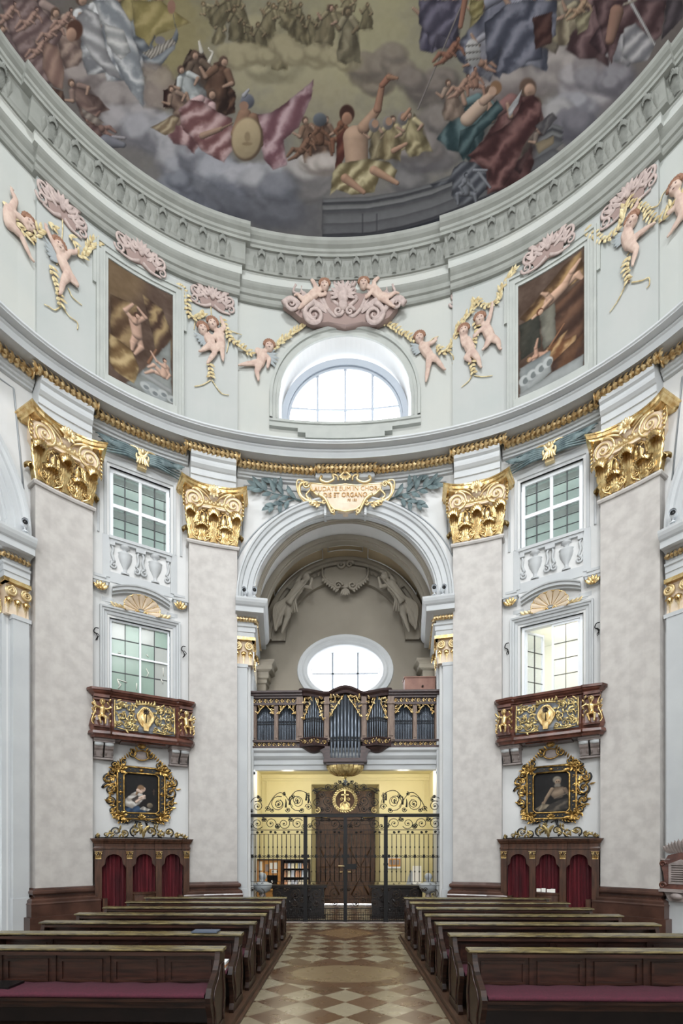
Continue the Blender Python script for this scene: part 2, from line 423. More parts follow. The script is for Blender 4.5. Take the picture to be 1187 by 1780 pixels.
# windows of the slanting bays: (s0, s1, z0, z1)
def span(px0, py0, px1, py1, o):
    a = onw(px0, py0, o); c = onw(px1, py1, o); return a, c
BAYC = 5.09
UW = (BAYC-.69, BAYC+.69, 9.34, 11.0)     # upper casement opening
LW = (BAYC-.69, BAYC+.69, 5.15, 7.42)      # lower casement opening
for sg, side in ((-1, 'left'), (1, 'right')):
    b = B(); f = lambda s: sg*s
    # entrance arch half
    cols(b, 0, sg*ARC_R, 24, WO, arch(0), ZT); cols(b, sg*ARC_R, sg*2.9, 2, WO, ARC_Z, ZT); cols(b, sg*PIER, sg*2.9, 2, WO, 0, ARC_Z, 3)
    cols(b, sg*2.9, sg*(BAYC-.69), 3, WO, 0, ZT, 3)
    for q0, q1 in ((0, LW[2]), (LW[3], UW[2]), (UW[3], ZT)): cols(b, sg*(BAYC-.69), sg*(BAYC+.69), 8, WO, q0, q1)
    cols(b, sg*(BAYC+.69), sg*7.40, 4, WO, 0, ZT, 3)
    # side arch and the walls on to the middle of the nave
    cols(b, sg*7.40, sg*(SIDEC-PIER), 2, WO, 0, ARC_Z, 2); cols(b, sg*7.40, sg*(SIDEC-ARC_R), 2, WO, ARC_Z, ZT)
    cols(b, sg*(SIDEC-ARC_R), sg*(SIDEC+ARC_R), 36, WO, arch(SIDEC), ZT)
    cols(b, sg*(SIDEC+ARC_R), sg*S4, 8, WO, 0, ZT, 2)
    b.build('wall_'+side, 'white', tf=BT)['kind'] = 'structure'
    # reveals of the window openings
    b = B()
    for (a, c, z0, z1) in (UW, LW):
        for s0, s1, za, zb in ((a, c, z0, z0), (a, c, z1, z1), (a, a, z0, z1), (c, c, z0, z1)):
            b.grid([[(sg*s0, WO, za), (sg*s1 if za == zb else sg*s0, WO, zb)], [(sg*s0, WO-.35, za), (sg*s1 if za == zb else sg*s0, WO-.35, zb)]])
    o = b.build('trim_window_reveals', 'cool', tf=BT); o['kind'] = 'structure'
    # chapel behind the side arch
    b = B(); ctf = lambda p, sg=sg: bend(sg*SIDEC+p[0], WO+p[1], p[2])
    b.box(-2.6, -2.44, -3.4, .0, 0, 8.42); b.box(2.44, 2.6, -3.4, .0, 0, 8.42)
    P = [[(-2.44*cos(pi*i/24), y, ARC_Z+2.44*sin(pi*i/24)) for i in range(25)] for y in (0, -3.4)]
    b.grid(P); b.box(-3, 3, -3.6, -3.4, 0, 11.5, 16)
    b.build('wall_%s_chapel' % side, 'cool', tf=ctf)['kind'] = 'structure'
b = B(); cols(b, S4, 2*S4, 24, WO, 0, ZT, 2); cols(b, -S4, -2*S4, 24, WO, 0, ZT, 2)
b.build('wall_altar', 'white', tf=BT)['kind'] = 'structure'

# attic wall, with the lunette opening
LR, LZ, LB = 1.74, 13.72, 13.18
b = B()
def at_lo(s): return LZ+sqrt(max(0, LR*LR-s*s))
def diag(s): return .0
for sg in (-1, 1):
    cols(b, 0, sg*LR, 24, -.04, at_lo, 16.3); cols(b, 0, sg*LR, 8, -.04, 12.1, LB); cols(b, sg*LR, sg*2.80, 4, -.04, 12.1, 16.3, 2)
b.build('wall_attic_front', 'attic', tf=BT)['kind'] = 'structure'
for sg, side in ((-1, 'left'), (1, 'right')):
    b = B(); cols(b, sg*2.80, sg*7.34, 24, .05, 12.1, 16.3, 2)
    for e in (2.80, 7.34): b.grid([[(sg*e, -.04, 12.1), (sg*e, -.04, 16.3)], [(sg*e, .05, 12.1), (sg*e, .05, 16.3)]])
    b.build('wall_attic_%s_bay' % side, 'atticg', tf=BT)['kind'] = 'structure'
    b = B(); cols(b, sg*7.34, sg*S4, 30, -.04, 12.1, 16.3, 2)
    if sg: cols(b, sg*S4, sg*2*S4, 30, -.04, 12.1, 16.3, 2)
    b.build('wall_attic_%s_side' % side, 'attic', tf=BT)['kind'] = 'structure'

# ---------------------------------------------------------------- cornices
MAINC = [(WO, 11.72), (-.10, 11.74), (-.08, 11.80), (-.02, 11.83), (-.02, 11.92)]
CORN = [(WO, 11.95), (.05, 11.955), (.07, 11.965), (.355, 11.965), (.36, 11.935), (.37, 12.075), (.40, 12.095), (.41, 12.12), (.40, 12.135), (.57, 12.14), (.575, 12.16), (.60, 12.18), (.60, 12.215), (.0, 12.34), (-.1, 12.34)]
b = B(); sweep(b, CORN, -2*S4, 2*S4, .3); b.build('trim_main_cornice', 'cool', tf=BT)['kind'] = 'structure'
b = B()
BANDP = [(WO, 11.66), (-.17, 11.665), (-.16, 11.70), (-.11, 11.71), (-.10, 11.755), (-.05, 11.765), (-.04, 11.80), (-.04, 11.91), (WO, 11.91)]
for s0, s1 in ((-2.8, 2.8), (4.01, 6.18), (-6.18, -4.01), (7.34, S4), (-S4, -7.34)): sweep(b, BANDP, s0, s1, .3)
b.build('trim_frieze_band', 'cool', tf=BT)['kind'] = 'structure'
# entablature blocks standing on the pilasters
RES = [(WO, 11.0), (.02, 11.0), (.02, 11.14), (.05, 11.15), (.05, 11.30), (.08, 11.31), (.08, 11.46), (.11, 11.48), (.16, 11.54), (.17, 11.60), (.17, 11.66), (.22, 11.70), (.24, 11.76), (.24, 11.78), (.12, 11.80), (.12, 11.93), (WO, 11.93)]
for (p0, p1) in PIL:
    for sg in (-1, 1):
        b = B(); sweep(b, RES, sg*(p0+.03), sg*(p1-.03), .3); b.build('trim_entablature_block', 'cool', tf=BT)['kind'] = 'structure'
b = B(); sweep(b, [(WO, 11.5), (-.12, 11.5), (-.12, 11.62), (.0, 11.66), (.04, 11.68), (.04, 11.80), (.0, 11.82), (.0, 11.92), (WO, 11.92)], -.78, .78, .3)
b.build('trim_key_block', 'cool', tf=BT)['kind'] = 'structure'
# dome cornice
UC = [(-.2, 16.05), (.02, 16.06), (.05, 16.10), (.06, 16.18), (.10, 16.2), (.11, 16.30), (.15, 16.34), (.18, 16.38), (.2, 16.42)]
CV = [(-.2, 16.42), (.2, 16.42), (.19, 16.50), (.2, 16.60), (.24, 16.64), (-.2, 16.64)]
AC = [(-.2, 16.62), (.26, 16.62), (.28, 16.66), (.30, 16.69), (.34, 16.80), (.40, 16.96), (.42, 17.00), (-.2, 17.0)]
UT = [(-.2, 16.98), (.46, 16.98), (.46, 17.05), (.49, 17.07), (.50, 17.13), (.56, 17.17), (.60, 17.22), (.61, 17.29), (.3, 17.32), (-.2, 17.32)]
def upper(prof, name, m, e, f):
    for s0, s1, d in ((-e, e, 0), (e, f, .1), (-f, -e, .1), (f, 2*S4, 0), (-2*S4, -f, 0)):
        b = B(); sweep(b, [(o+(d if i not in (0, len(prof)-1) else 0), z) for i, (o, z) in enumerate(prof)], s0, s1, .3)
        b.build(name, m, tf=BT)['kind'] = 'structure'
upper(UC+[(-.2, 16.42)], 'trim_attic_moulding', 'atticm', 2.75, 7.42)
upper(CV, 'trim_cove', 'attic', 2.7, 7.5)
upper(AC, 'trim_acanthus_band', 'atticm', 2.62, 7.65)
upper(UT, 'trim_dome_cornice', 'atticm', 2.5, 7.85)
# painted acanthus leaves along the band, a relief of the band itself
b = B(); s = -8.7; i = 0
while s < 8.7:
    d = .1 if 2.62 < abs(s) < 7.65 else 0
    if abs(abs(s)-2.62) > .12 and abs(abs(s)-7.65) > .12:
        def lf(p, s=s, d=d): return bend(s+p[0], .27+d+p[2]*.42+p[1], 16.64+p[2])
        q = B(); q.acan((0, 0, 0), .24, .30, .06); q.ball((0, .06, .31), .04, .03, .03, 6, 4); q.leaf((-.17, 0, .02), pi/2, .24, .10, .05, .1, lobes=2); q.leaf((.17, 0, .02), pi/2, .24, .10, .05, .1, lobes=2)
        b.smooth = True; b.add([lf(p) for p in q.v], q.f); b.smooth = False
    s += .50; i += 1
o = b.build('trim_acanthus_leaves', 'acan'); o['kind'] = 'structure'

# ---------------------------------------------------------------- archivolts, piers, imposts
AVP = [(0, 2.40), (.12, 2.40), (.12, 2.44), (.16, 2.45), (.16, 2.56), (.20, 2.58), (.20, 2.70), (.25, 2.72), (.27, 2.78), (.30, 2.80), (.30, 2.84), (0, 2.86)]
def archivolt(c, name):
    b = B(); P = []
    for i in range(49):
        a = pi*i/48; P.append([(c-r*cos(a), WO+o, ARC_Z+r*sin(a)) for o, r in AVP])
    b.grid(P, closed_v=True); b.build(name, 'cool', tf=BT)['kind'] = 'structure'
for c in (0, SIDEC, -SIDEC): archivolt(c, 'trim_archivolt')
# spandrel panels: raised outlines
def outline(b, pts, r=.018, closed=True):
    P = list(pts)+([pts[0]] if closed else []); b.tube(P, r, 4)
b = B()
for c, sg in ((0, 1), (0, -1), (SIDEC, -1), (-SIDEC, 1)):
    pts = []
    for i in range(13):
        a = radians(22+i*48/12); pts.append((c+sg*3.02*cos(a), WO+.01, ARC_Z+3.02*sin(a)))
    for i in range(9): pts.append((c+sg*(1.03+(2.62-1.03)*i/8), WO+.01, 11.5))
    pts.append((c+sg*2.66, WO+.01, 10.2)) if c == 0 else None
    outline(b, pts)
b.build('trim_spandrel_panels', 'grey', tf=BT)['kind'] = 'structure'

def pier(c, sg, side):
    """pier of an arch: sg tells which side of the arch centre c it stands on"""
    X = lambda q: c+sg*q
    m4 = wallframe(X(2.62), WO) if c else None
    o_ = 0
    def tf(p):   # p = (distance from the arch centre, out, z); behind the wall plane it runs back splayed
        q, y, z = p
        if c == 0:
            if y >= 0: return bend(X(q), WO+y, z)
            base = bend(X(q), WO, z); return (base[0]+sg*(-y)*.12, base[1]-y, z)
        return tuple(m4 @ Vector((sg*(q-2.62), y, z)))
    D = -1.9 if c == 0 else -1.2
    b = B()
    for q0, q1, y1 in ((2.40, 2.58, -.22 if c == 0 else 0), (2.55, 2.86, .14)): b.box(q0, q1, D if q0 < 2.5 else -.25, y1+.002, 0, 6.75)
    b.box(2.53, 2.90, -.1, .17, 0, .9); b.box(2.53, 2.9, -.1, .16, 6.66, 6.74)
    o = b.build('trim_arch_pier', 'cool', tf=tf); o['kind'] = 'structure'
    # impost: little entablature turning the corner
    b = B()
    prof = [(.0, 7.42), (.03, 7.43), (.03, 7.56), (.05, 7.57), (.05, 7.68), (.08, 7.70), (.09, 7.74), (.02, 7.78), (.02, 7.95), (.12, 7.99), (.26, 8.0), (.26, 8.13), (.30, 8.16), (.34, 8.22), (.36, 8.28), (.36, 8.33), (.0, 8.42)]
    P = []
    for k, (fx, fy) in enumerate(((-1, 'back'), (-1, 1), (0, 1))):
        row = []
        for o2, z in prof:
            row.append(((2.40-o2) if fx == -1 else 2.86, D if fy == 'back' else .14+o2, z))
        P.append(row)
    P.append([(2.86, -.1, z) for o2, z in prof])
    b.grid(P); b.add([(2.40-.0, D, 8.4), (2.40, .14, 8.4), (2.86, .14, 8.4), (2.86, D, 8.4)], [(0, 1, 2, 3)])
    b.box(2.40, 2.86, D, .14, 7.42, 8.40)
    o = b.build('trim_impost', 'cool', tf=tf); o['kind'] = 'structure'
    # springer block under the archivolt
    b = B(); b.box(2.40, 2.86, -.05, .16, 8.40, 8.62); b.build('trim_arch_springer', 'cool', tf=tf)['kind'] = 'structure'
    # gilded leaf garland
    nm = 'impost_garland'; b = B()
    path = [(2.86, .2, 7.88), (2.42, .2, 7.88), (2.33, .16, 7.88), (2.31, .05, 7.88)]+[(2.33, -.1-.2*i, 7.88) for i in range(9)]
    if c: path = path[:8]
    garland(b, path, .055, 3, step=.075, L=.13)
    tag(b.build(nm, 'garl', tf=tf), 'gilded leaf garland under the impost cornice, %s' % side, 'garland', 'gilded impost garlands')
    # gilded capital of the pier
    t = thing('pier_capital', 'small gilded scroll capital on the grey pier %s' % side, 'capital', Matrix.Translation(tf((2.62, .14, 7.05))), 'gilded pier capitals')
    b = B(); b.box(2.42, 2.86, -.3, .12, 6.74, 7.42); b.build('bell', 'cream', t, tf=tf)
    b = B(); b.prism([(2.36, 7.34), (2.86, 7.34), (2.86, 7.42), (2.34, 7.42)], .0, .24); b.box(2.34, 2.44, -.5, .24, 7.34, 7.42)
    b.build('abacus', 'gold', t, tf=tf)
    for q, y in ((2.50, .17), (2.80, .17)):
        b = B(); b.spiral((q, 0, 7.20), .11, 2, pi/2, -1 if q < 2.6 else 1, .026, .012, y=y, lift=.05); b.lathe([(.11, 0), (.09, .03), (.02, .04)], (q, y-.02, 7.20), 12, 'y')
        b.build('volute', 'goldp', t, tf=tf)
    for q in (2.47, 2.64, 2.8):
        b = B(); b.acan((q, .10, 6.76), .15, .30, .12); b.build('leaf', 'gold', t, tf=tf)
    b = B(); b.spiral((0, 0, 0), .11, 2, pi/2, 1, .026, .012, lift=.03)
    b.v = [(2.36-p[1], -.12+p[0], 7.20+p[2]) for p in b.v]; b.build('volute', 'gold', t, tf=tf)
    b = B()
    for yy in (-.05, -.22, -.36):
        q = B(); q.acan((0, 0, 0), .15, .30, .10); b.smooth = True; b.add([(2.38-p[1], yy+p[0], 6.76+p[2]) for p in q.v], q.f); b.smooth = False
    b.build('leaf', 'gold', t, tf=tf)
def garland(b, path, r, nleaf=3, step=.09, L=.16, W=None, jitter=.15):
    """rope of overlapping leaves along a path"""
    P = crv(path, max(4, len(path)*4)) if len(path) > 2 else [Vector(p) for p in path]
    b.tube(P, r*.62, 6); acc = 0; W = W or L*.62
    for i in range(1, len(P)):
        a, c = P[i-1], P[i]; d = (c-a).length; t = (c-a).normalized() if d > 1e-6 else Vector((1, 0, 0))
        while acc < d:
            p = a+t*acc
            n1 = t.cross(Vector((0, 1, 0))); n1 = n1.normalized() if n1.length > .1 else Vector((1, 0, 0)); n2 = n1.cross(t)
            for k in range(nleaf):
                an = pi*(k+.5)/nleaf+random.uniform(-jitter, jitter); rad = n1*cos(an)-n2*sin(an)
                if rad.y < 0 and abs(t.y) < .5: rad.y = -rad.y
                q = p+rad*r*.4; e = q+t*L*.85+rad*r*(.78+random.uniform(-.1, .25)); side = t.cross(rad).normalized()*W/2; mid = q+t*L*.45+rad*r*.55
                n = len(b.v); b.smooth = True
                b.add([q, mid+side, e, mid-side, mid+rad*.02], [(0, 1, 4), (1, 2, 4), (2, 3, 4), (3, 0, 4)]); b.smooth = False
            acc += step
        acc -= d
for sg, side in ((-1, 'left of the organ arch'), (1, 'right of the organ arch')): pier(0, sg, side)
pier(-SIDEC, 1, 'at the left edge of the picture'); pier(SIDEC, -1, 'at the right edge of the picture')

# ---------------------------------------------------------------- entrance passage, organ chamber and vestibule shells
YB = 15.45
b = B(); P = []
for y, r in ((14.2, 2.53), (15.5, 2.66)):
    P.append([(-r*cos(pi*i/40), y, ARC_Z+(r if r < 2.5 else 2.46)*sin(pi*i/40)) for i in range(41)])
b.grid(P); struct(b.build('ceiling_organ_chamber', 'beige'))
b = B(); P = []
for y, r in ((13.0, 2.42), (13.3, 2.44), (14.2, 2.53)):
    P.append([(-r*cos(pi*i/40), y, ARC_Z+(r if r < 2.5 else 2.455)*sin(pi*i/40)) for i in range(41)])
b.grid(P); struct(b.build('trim_arch_soffit', 'white'))
def ring(b, r0, r1, y0, y1, zc=ARC_Z, a0=0, a1=pi, n=40):
    P = []
    for i in range(n+1):
        a = a0+(a1-a0)*i/n; ca, sa = cos(a), sin(a)
        P.append([(-r0*ca, y0, zc+r0*sa), (-r1*ca, y0, zc+r1*sa), (-r1*ca, y1, zc+r1*sa), (-r0*ca, y1, zc+r0*sa)])
    b.grid(P, closed_v=True)
b = B()
ring(b, 2.36, 2.5, 13.28, 13.42); ring(b, 2.34, 2.5, 13.32, 13.38)
ring(b, 2.34, 2.6, 14.02, 14.34); ring(b, 2.30, 2.6, 14.08, 14.28)
struct(b.build('trim_vault_rib', 'taupe'))
b = B()
for sg in (-1, 1):
    P = []
    for y0, y1 in ((14.5, 14.54),):
        pass
P = []
for a0, a1 in ((78, 102), (30, 74), (106, 150)):
    pts = [(-(2.42)*cos(radians(a0+(a1-a0)*i/10)), 14.44, ARC_Z+2.40*sin(radians(a0+(a1-a0)*i/10))) for i in range(11)]
    pts2 = [(x*1.02, 14.66 if a0 == 78 else 14.95, z) for x, y, z in reversed(pts)]
    b.tube(pts+pts2+[pts[0]], .018, 4)
struct(b.build('trim_vault_panels', 'white'))
# back wall of the chamber with the oval opening, as rings of quads around the oval
OC, OZ, OA, OB = (0.04, 7.50), 0, 1.22, .80
OZ = HC+(1478-1165)*YB/FPX; OX = at(600, 1165, YB).x
def oval(a, f=1, A=1.19, Bz=.80): return (OX+A*f*cos(a), OZ+Bz*f*sin(a))
b = B(); n = 48; rows = [[], [], []]
for i in range(n):
    a = 2*pi*i/n; x, z = oval(a); rows[0].append((x, YB, z)); x, z = oval(a, 1, 2.2, 1.9); rows[1].append((x, YB, max(4.6, z)))
    rows[2].append((3.4*max(-1, min(1, 1.5*cos(a))), YB, max(4.6, min(11.2, OZ+4.2*max(-1, min(1, 1.5*sin(a)))))))
b.grid(rows, closed_v=True); struct(b.build('wall_organ_chamber', 'taupe'))
b = B()
for sg in (-1, 1): b.box(sg*2.66, sg*2.76, 14.8, 15.6, 4.5, 8.6)
struct(b.build('wall_organ_chamber_sides', 'taupe'))
# moulded ring around the oval, and reveal
b = B(); P = []
for i in range(n):
    a = 2*pi*i/n; row = []
    for e, y in ((-.10, .3), (-.02, .02), (.0, -.02), (.06, -.05), (.10, -.06), (.16, -.03), (.22, -.05), (.30, -.05), (.32, 0)):
        row.append((OX+(1.19+e)*cos(a), YB+y, OZ+(.80+e)*sin(a)))
    P.append(row)
b.grid(P, closed_u=True); struct(b.build('trim_oval_surround', 'cool'))
# ring band round the back arch
b = B(); ring(b, 1.86, 2.5, 15.30, 15.46, n=48); ring(b, 2.28, 2.5, 15.18, 15.32, n=48); ring(b, 2.36, 2.5, 15.08, 15.32, n=48)
struct(b.build('trim_lunette_band', 'taupe'))
b = B()
for sg in (-1, 1):
    P = []
    prof = [(.0, 6.95), (.04, 6.98), (.04, 7.08), (.10, 7.12), (.10, 7.3), (.22, 7.34), (.22, 7.46), (.30, 7.55), (.30, 7.60), (0, 7.62)]
    for X, Y in ((2.8, 1), (2.42, 1), (2.42, 0)):
        P.append([(sg*(X-(o if X < 2.5 else 0)), 15.0-o if Y else 15.5, z) for o, z in prof])
    b.grid(P); b.box(sg*2.42, sg*2.8, 15.0, 15.5, 4.6, 7.6)
struct(b.build('trim_chamber_pier', 'taupe'))
b = B()
for sg in (-1, 1):
    for o, z0, z1 in ((.0, 6.4, 6.62), (.05, 6.62, 6.68), (.10, 6.68, 6.80), (.05, 6.80, 6.86)): b.box(sg*1.42, sg*2.5, YB-.1-o, YB, z0, z1)
struct(b.build('trim_chamber_ledge', 'taupe'))
# gallery: floor slab with moulded front beam
gz0, gz1 = 4.08, 4.64
b = B(); GY = 13.42
prof = [(0, 4.08), (-.02, 4.08), (-.02, 4.20), (-.06, 4.22), (-.06, 4.34), (-.10, 4.38), (-.14, 4.44), (-.14, 4.52), (-.20, 4.58), (-.20, 4.64), (1.9, 4.64), (1.9, 4.4), (.4, 4.3), (.2, 4.08)]
b.grid([[(x, GY+o, z) for o, z in prof] for x in (-2.7, 2.7)], closed_v=True)
struct(b.build('trim_gallery_beam', 'cool'))
# vestibule
VX, VY, VZ = 2.78, 16.5, 4.42
b = B()
b.add([(-VX, 13.6, VZ), (VX, 13.6, VZ), (VX, VY, VZ), (-VX, VY, VZ)], [(0, 1, 2, 3)]); struct(b.build('ceiling_vestibule', 'yellow'))
b = B()
dx, dz = 1.13, 4.10
b.add([(-VX, VY, 0), (-dx, VY, 0), (-dx, VY, VZ), (-VX, VY, VZ), (VX, VY, 0), (dx, VY, 0), (dx, VY, VZ), (VX, VY, VZ), (-dx, VY, dz), (dx, VY, dz)],
      [(0, 1, 2, 3), (4, 5, 6, 7), (8, 9, 6, 2)])
for sg in (-1, 1):
    b.add([(sg*dx, VY, 0), (sg*dx, VY, dz), (sg*1.03, 17.5, 4.02), (sg*1.03, 17.5, 0)], [(0, 1, 2, 3)])
b.add([(-dx, VY, dz), (dx, VY, dz), (1.03, 17.5, 3.98), (-1.03, 17.5, 3.98)], [(0, 1, 2, 3)])
struct(b.build('wall_vestibule_back', 'yellow'))
b = B()
for sg in (-1, 1): b.add([(sg*2.50, 13.2, 0), (sg*VX, 14.2, 0), (sg*VX, VY, 0), (sg*2.50, 13.2, 4.42), (sg*VX, 14.2, 4.42), (sg*VX, VY, 4.42)], [(0, 1, 4, 3), (1, 2, 5, 4)])
struct(b.build('wall_vestibule_sides', 'yellow'))
b = B()
b.box(-VX, VX, VY-.10, VY+.0, 4.30, 4.42); b.box(-VX, VX, VY-.05, VY, 4.22, 4.30)
for x in (-2.62, 2.62): b.box(x-.025, x+.025, VY-.04, VY, 0, 4.22)
struct(b.build('trim_vestibule_moulding', 'yellow'))
b = B()
for x0, x1 in ((-2.4, -1.5), (-1.3, -.5), (.5, 1.3), (1.5, 2.4)):
    pts = [((x0+x1)/2+(x1-x0)/2*cos(t*pi/8), 14.7+.5*sin(t*pi/8), VZ-.01) for t in range(17)]
    b.tube(pts, .02, 4)
struct(b.build('trim_vestibule_ceiling_ovals', M['goldp']))

# ---------------------------------------------------------------- dome
DC = Vector((0, YM+2.2, 0)); DZ, DH, DO = 17.28, 6.4, .5
def dome_pt(s, t):
    q = bend(s, DO, 0); k = cos(t); return (DC.x+(q[0]-DC.x)*k, DC.y+(q[1]-DC.y)*k, DZ+DH*sin(t))
# ================================================================ PILASTERS
def rectstack(b, p0, p1, ob, levels, n=3):
    """moulded block around a pilaster: levels = [(projection, z)...]"""
    P = []
    for pr, z in levels:
        row = [(p0-pr, ob, z), (p0-pr, pr, z)]+[(p0-pr+(p1-p0+2*pr)*i/n, pr, z) for i in range(1, n)]+[(p1+pr, pr, z), (p1+pr, ob, z)]
        P.append(row)
    b.grid(P); b.add(P[0], [tuple(range(len(P[0])))]); b.add(P[-1], [tuple(range(len(P[0])))])
def capital(t, sc, hw, tf0):
    zb = 9.70
    tf = lambda p: bend(sc+p[0], p[1], zb+p[2])
    def sub(nm, mm, bb, par=t): return bb.build(nm, mm, par, tf=tf)
    b = B()
    P = []
    for pr, z in ((-.03, 0), (-.03, .6), (.0, .8), (.06, .9), (.06, 1.2)):
        P.append([(-hw-pr, WO, z), (-hw-pr, pr, z), (-hw/2, pr, z), (0, pr, z), (hw/2, pr, z), (hw+pr, pr, z), (hw+pr, WO, z)])
    b.grid(P); b.add(P[-1], [tuple(range(7))]); sub('bell', 'cream', b)
    for q in (-.285, .285):
        b = B(); b.acan((q, -.02, .0), .44, .40, .20); sub('small_leaf', 'gold', b)
        b = B()
        for e in (-.16, .16):
            b.spiral((q+e, 0, .16), .085, 1.4, pi/2, -1 if e < 0 else 1, .022, .008, y=.05, lift=.02)
            b.stroke([(q+e*.4, .03, 0), (q+e*1.3, .06, .1), (q+e*1.5, .05, .24)], .02, .012)
        sub('leaf_scroll', 'gold', b)
    for q in (-hw+.10, 0, hw-.10):
        b = B(); b.acan((q, -.01, 0), .40, .76, .27, dirx=(0 if q == 0 else (1 if q > 0 else -1))*.35); sub('tall_leaf', 'gold', b)
    for sg in (-1, 1):       # leaves on the flanks, seen edge on
        b = B(); q = B(); q.acan((0, 0, 0), .24, .34, .15); b.smooth = True
        b.add([(sg*(hw-.02+p[1]), -.12+p[0], p[2]+.02) for p in q.v], q.f); sub('flank_leaf', 'gold', b)
        b = B(); b.spiral((sg*.24, 0, .78), .085, 1.6, -pi/2, sg, .024, .01, y=.07, lift=.03)
        b.stroke([(sg*.12, .04, .46), (sg*.13, .06, .62), (sg*.20, .09, .70)], .035, .02); b.stroke([(sg*.36, .04, .50), (sg*.33, .06, .68), (sg*.28, .09, .74)], .035, .02)
        b.leaf((sg*.24, .04, .42), pi/2, .26, .12, .1, .1, lobes=2)
        sub('helix', 'gold', b)
        # big volute: cream spiral with gilded edge
        b = B(); R = .25; cx, cz = sg*(hw-.11), .93
        b.lathe([(R, -.10), (R*1.02, .02), (R*.9, .05), (R*.8, .045), (.02, .07)], (cx, .10, cz), 20, 'y')
        v = sub('volute', 'cream', b)
        b = B(); b.spiral((cx, 0, cz), R, 2.1, pi/2, sg, .030, .010, 44, y=.165, lift=.03); b.ball((cx, .20, cz), .035, .03, .035)
        sub('volute_spiral', 'goldp', b, v)
        b = B(); b.stroke([(cx+sg*.06, .15, cz+R*.98), (cx-sg*.12, .15, cz+R*.98+.02), (cx-sg*.32, .12, cz+.17), (sg*.08, .12, cz+.06)], .03, .02, 20)
        b.stroke([(cx-sg*.0, .14, cz+R+.08), (cx-sg*.2, .14, cz+R+.07), (cx-sg*.38, .10, cz+R-.02)], .045, .02, 16)
        sub('volute_edging', 'goldp', b, v)
        b = B()
        for k in range(5):
            b.leaf((sg*(hw+.12), .12, 1.16-.09*k), -pi/2+sg*.25, .13, .08, .3, .2)
        b.stroke([(sg*(hw+.14), .08, 1.18), (sg*(hw+.16), .08, .95), (sg*(hw+.06), .08, .70)], .03, .015)
        sub('corner_husks', 'gold', b)
    b = B(); b.box(-.40, .40, .0, .16, .77, .83, 4); sub('neck_band', 'balm', b) if 0 else sub('neck_band', 'cream', b)
    b = B(); b.tube([(-.40+.1*i, .13, .90) for i in range(9)], .055, 8)
    for k in range(8): b.ball((-.35+.1*k, .17, .915), .036, .04, .055, 8, 5)
    b.tube([(-.42+.105*i, .15, .83) for i in range(9)], .018, 5); sub('egg_band', 'goldp', b)
    # abacus, hollowed between its horns
    b = B(); P = []
    for pr, z in ((0, 1.19), (.02, 1.22), (.06, 1.24), (.07, 1.30), (.09, 1.31), (.09, 1.345)):
        row = [(-hw-.20-pr, WO, z)]
        for i in range(17):
            k = -1+i/8; row.append((k*(hw+.14+pr), .09+.20*abs(k)**2.4+pr, z))
        row.append((hw+.20+pr, WO, z)); P.append(row)
    b.grid(P); b.add(P[-1], [tuple(range(19))]); b.add(P[0], [tuple(range(19))]); sub('abacus', 'gold', b)
    b = B()
    for k in range(7): b.leaf((0, .20, 1.14), pi/2+(k-3)*.42, .20, .10, .4, -.2)
    for k in range(3): b.leaf((0, .22, 1.16), -pi/2+(k-1)*.6, .20, .10, .3, .1)
    b.ball((0, .27, 1.17), .05); sub('rosette', 'goldp', b)
PLAB = {(-1, 1): 'tall pinkish marbled pilaster left of the organ arch, gilded capital', (1, 1): 'tall pinkish marbled pilaster right of the organ arch, gilded capital',
        (-1, 2): 'tall marbled pilaster left of the left confessional, nearest the left edge', (1, 2): 'tall marbled pilaster right of the right confessional, nearest the right edge'}
for k, (p0, p1) in enumerate(PIL):
    for sg in (-1, 1):
        a, c = (p0, p1) if sg > 0 else (-p1, -p0); sc = (a+c)/2; hw = (c-a)/2
        t = thing('pilaster', PLAB[(sg, k+1)], 'pilaster', Matrix.Translation(bend(sc, WO, 0)))
        tf = BT
        b = B(); b.box(a, c, WO, 0, 1.06, 9.66, 4); sh = b.build('shaft', 'marb', t, tf=tf)
        b = B(); rectstack(b, a, c, WO, [(0, 9.60), (.04, 9.60), (.06, 9.64), (.05, 9.68), (.0, 9.70)]); b.build('astragal', 'marb', t, tf=tf)
        b = B(); rectstack(b, a, c, WO, [(.0, 1.10), (.03, 1.10), (.035, 1.07), (.07, 1.06), (.095, 1.03), (.095, .99), (.07, .96), (.03, .95), (.03, .91), (.10, .88), (.13, .85), (.13, .80), (.15, .77), (.15, .76)])
        b.build('base', 'redm', t, tf=tf)
        b = B(); rectstack(b, a, c, WO, [(.14, .77), (.14, .51), (.19, .50), (.19, 0)]); b.build('plinth', 'redm', t, tf=tf)
        capital(t, sc, hw, tf)

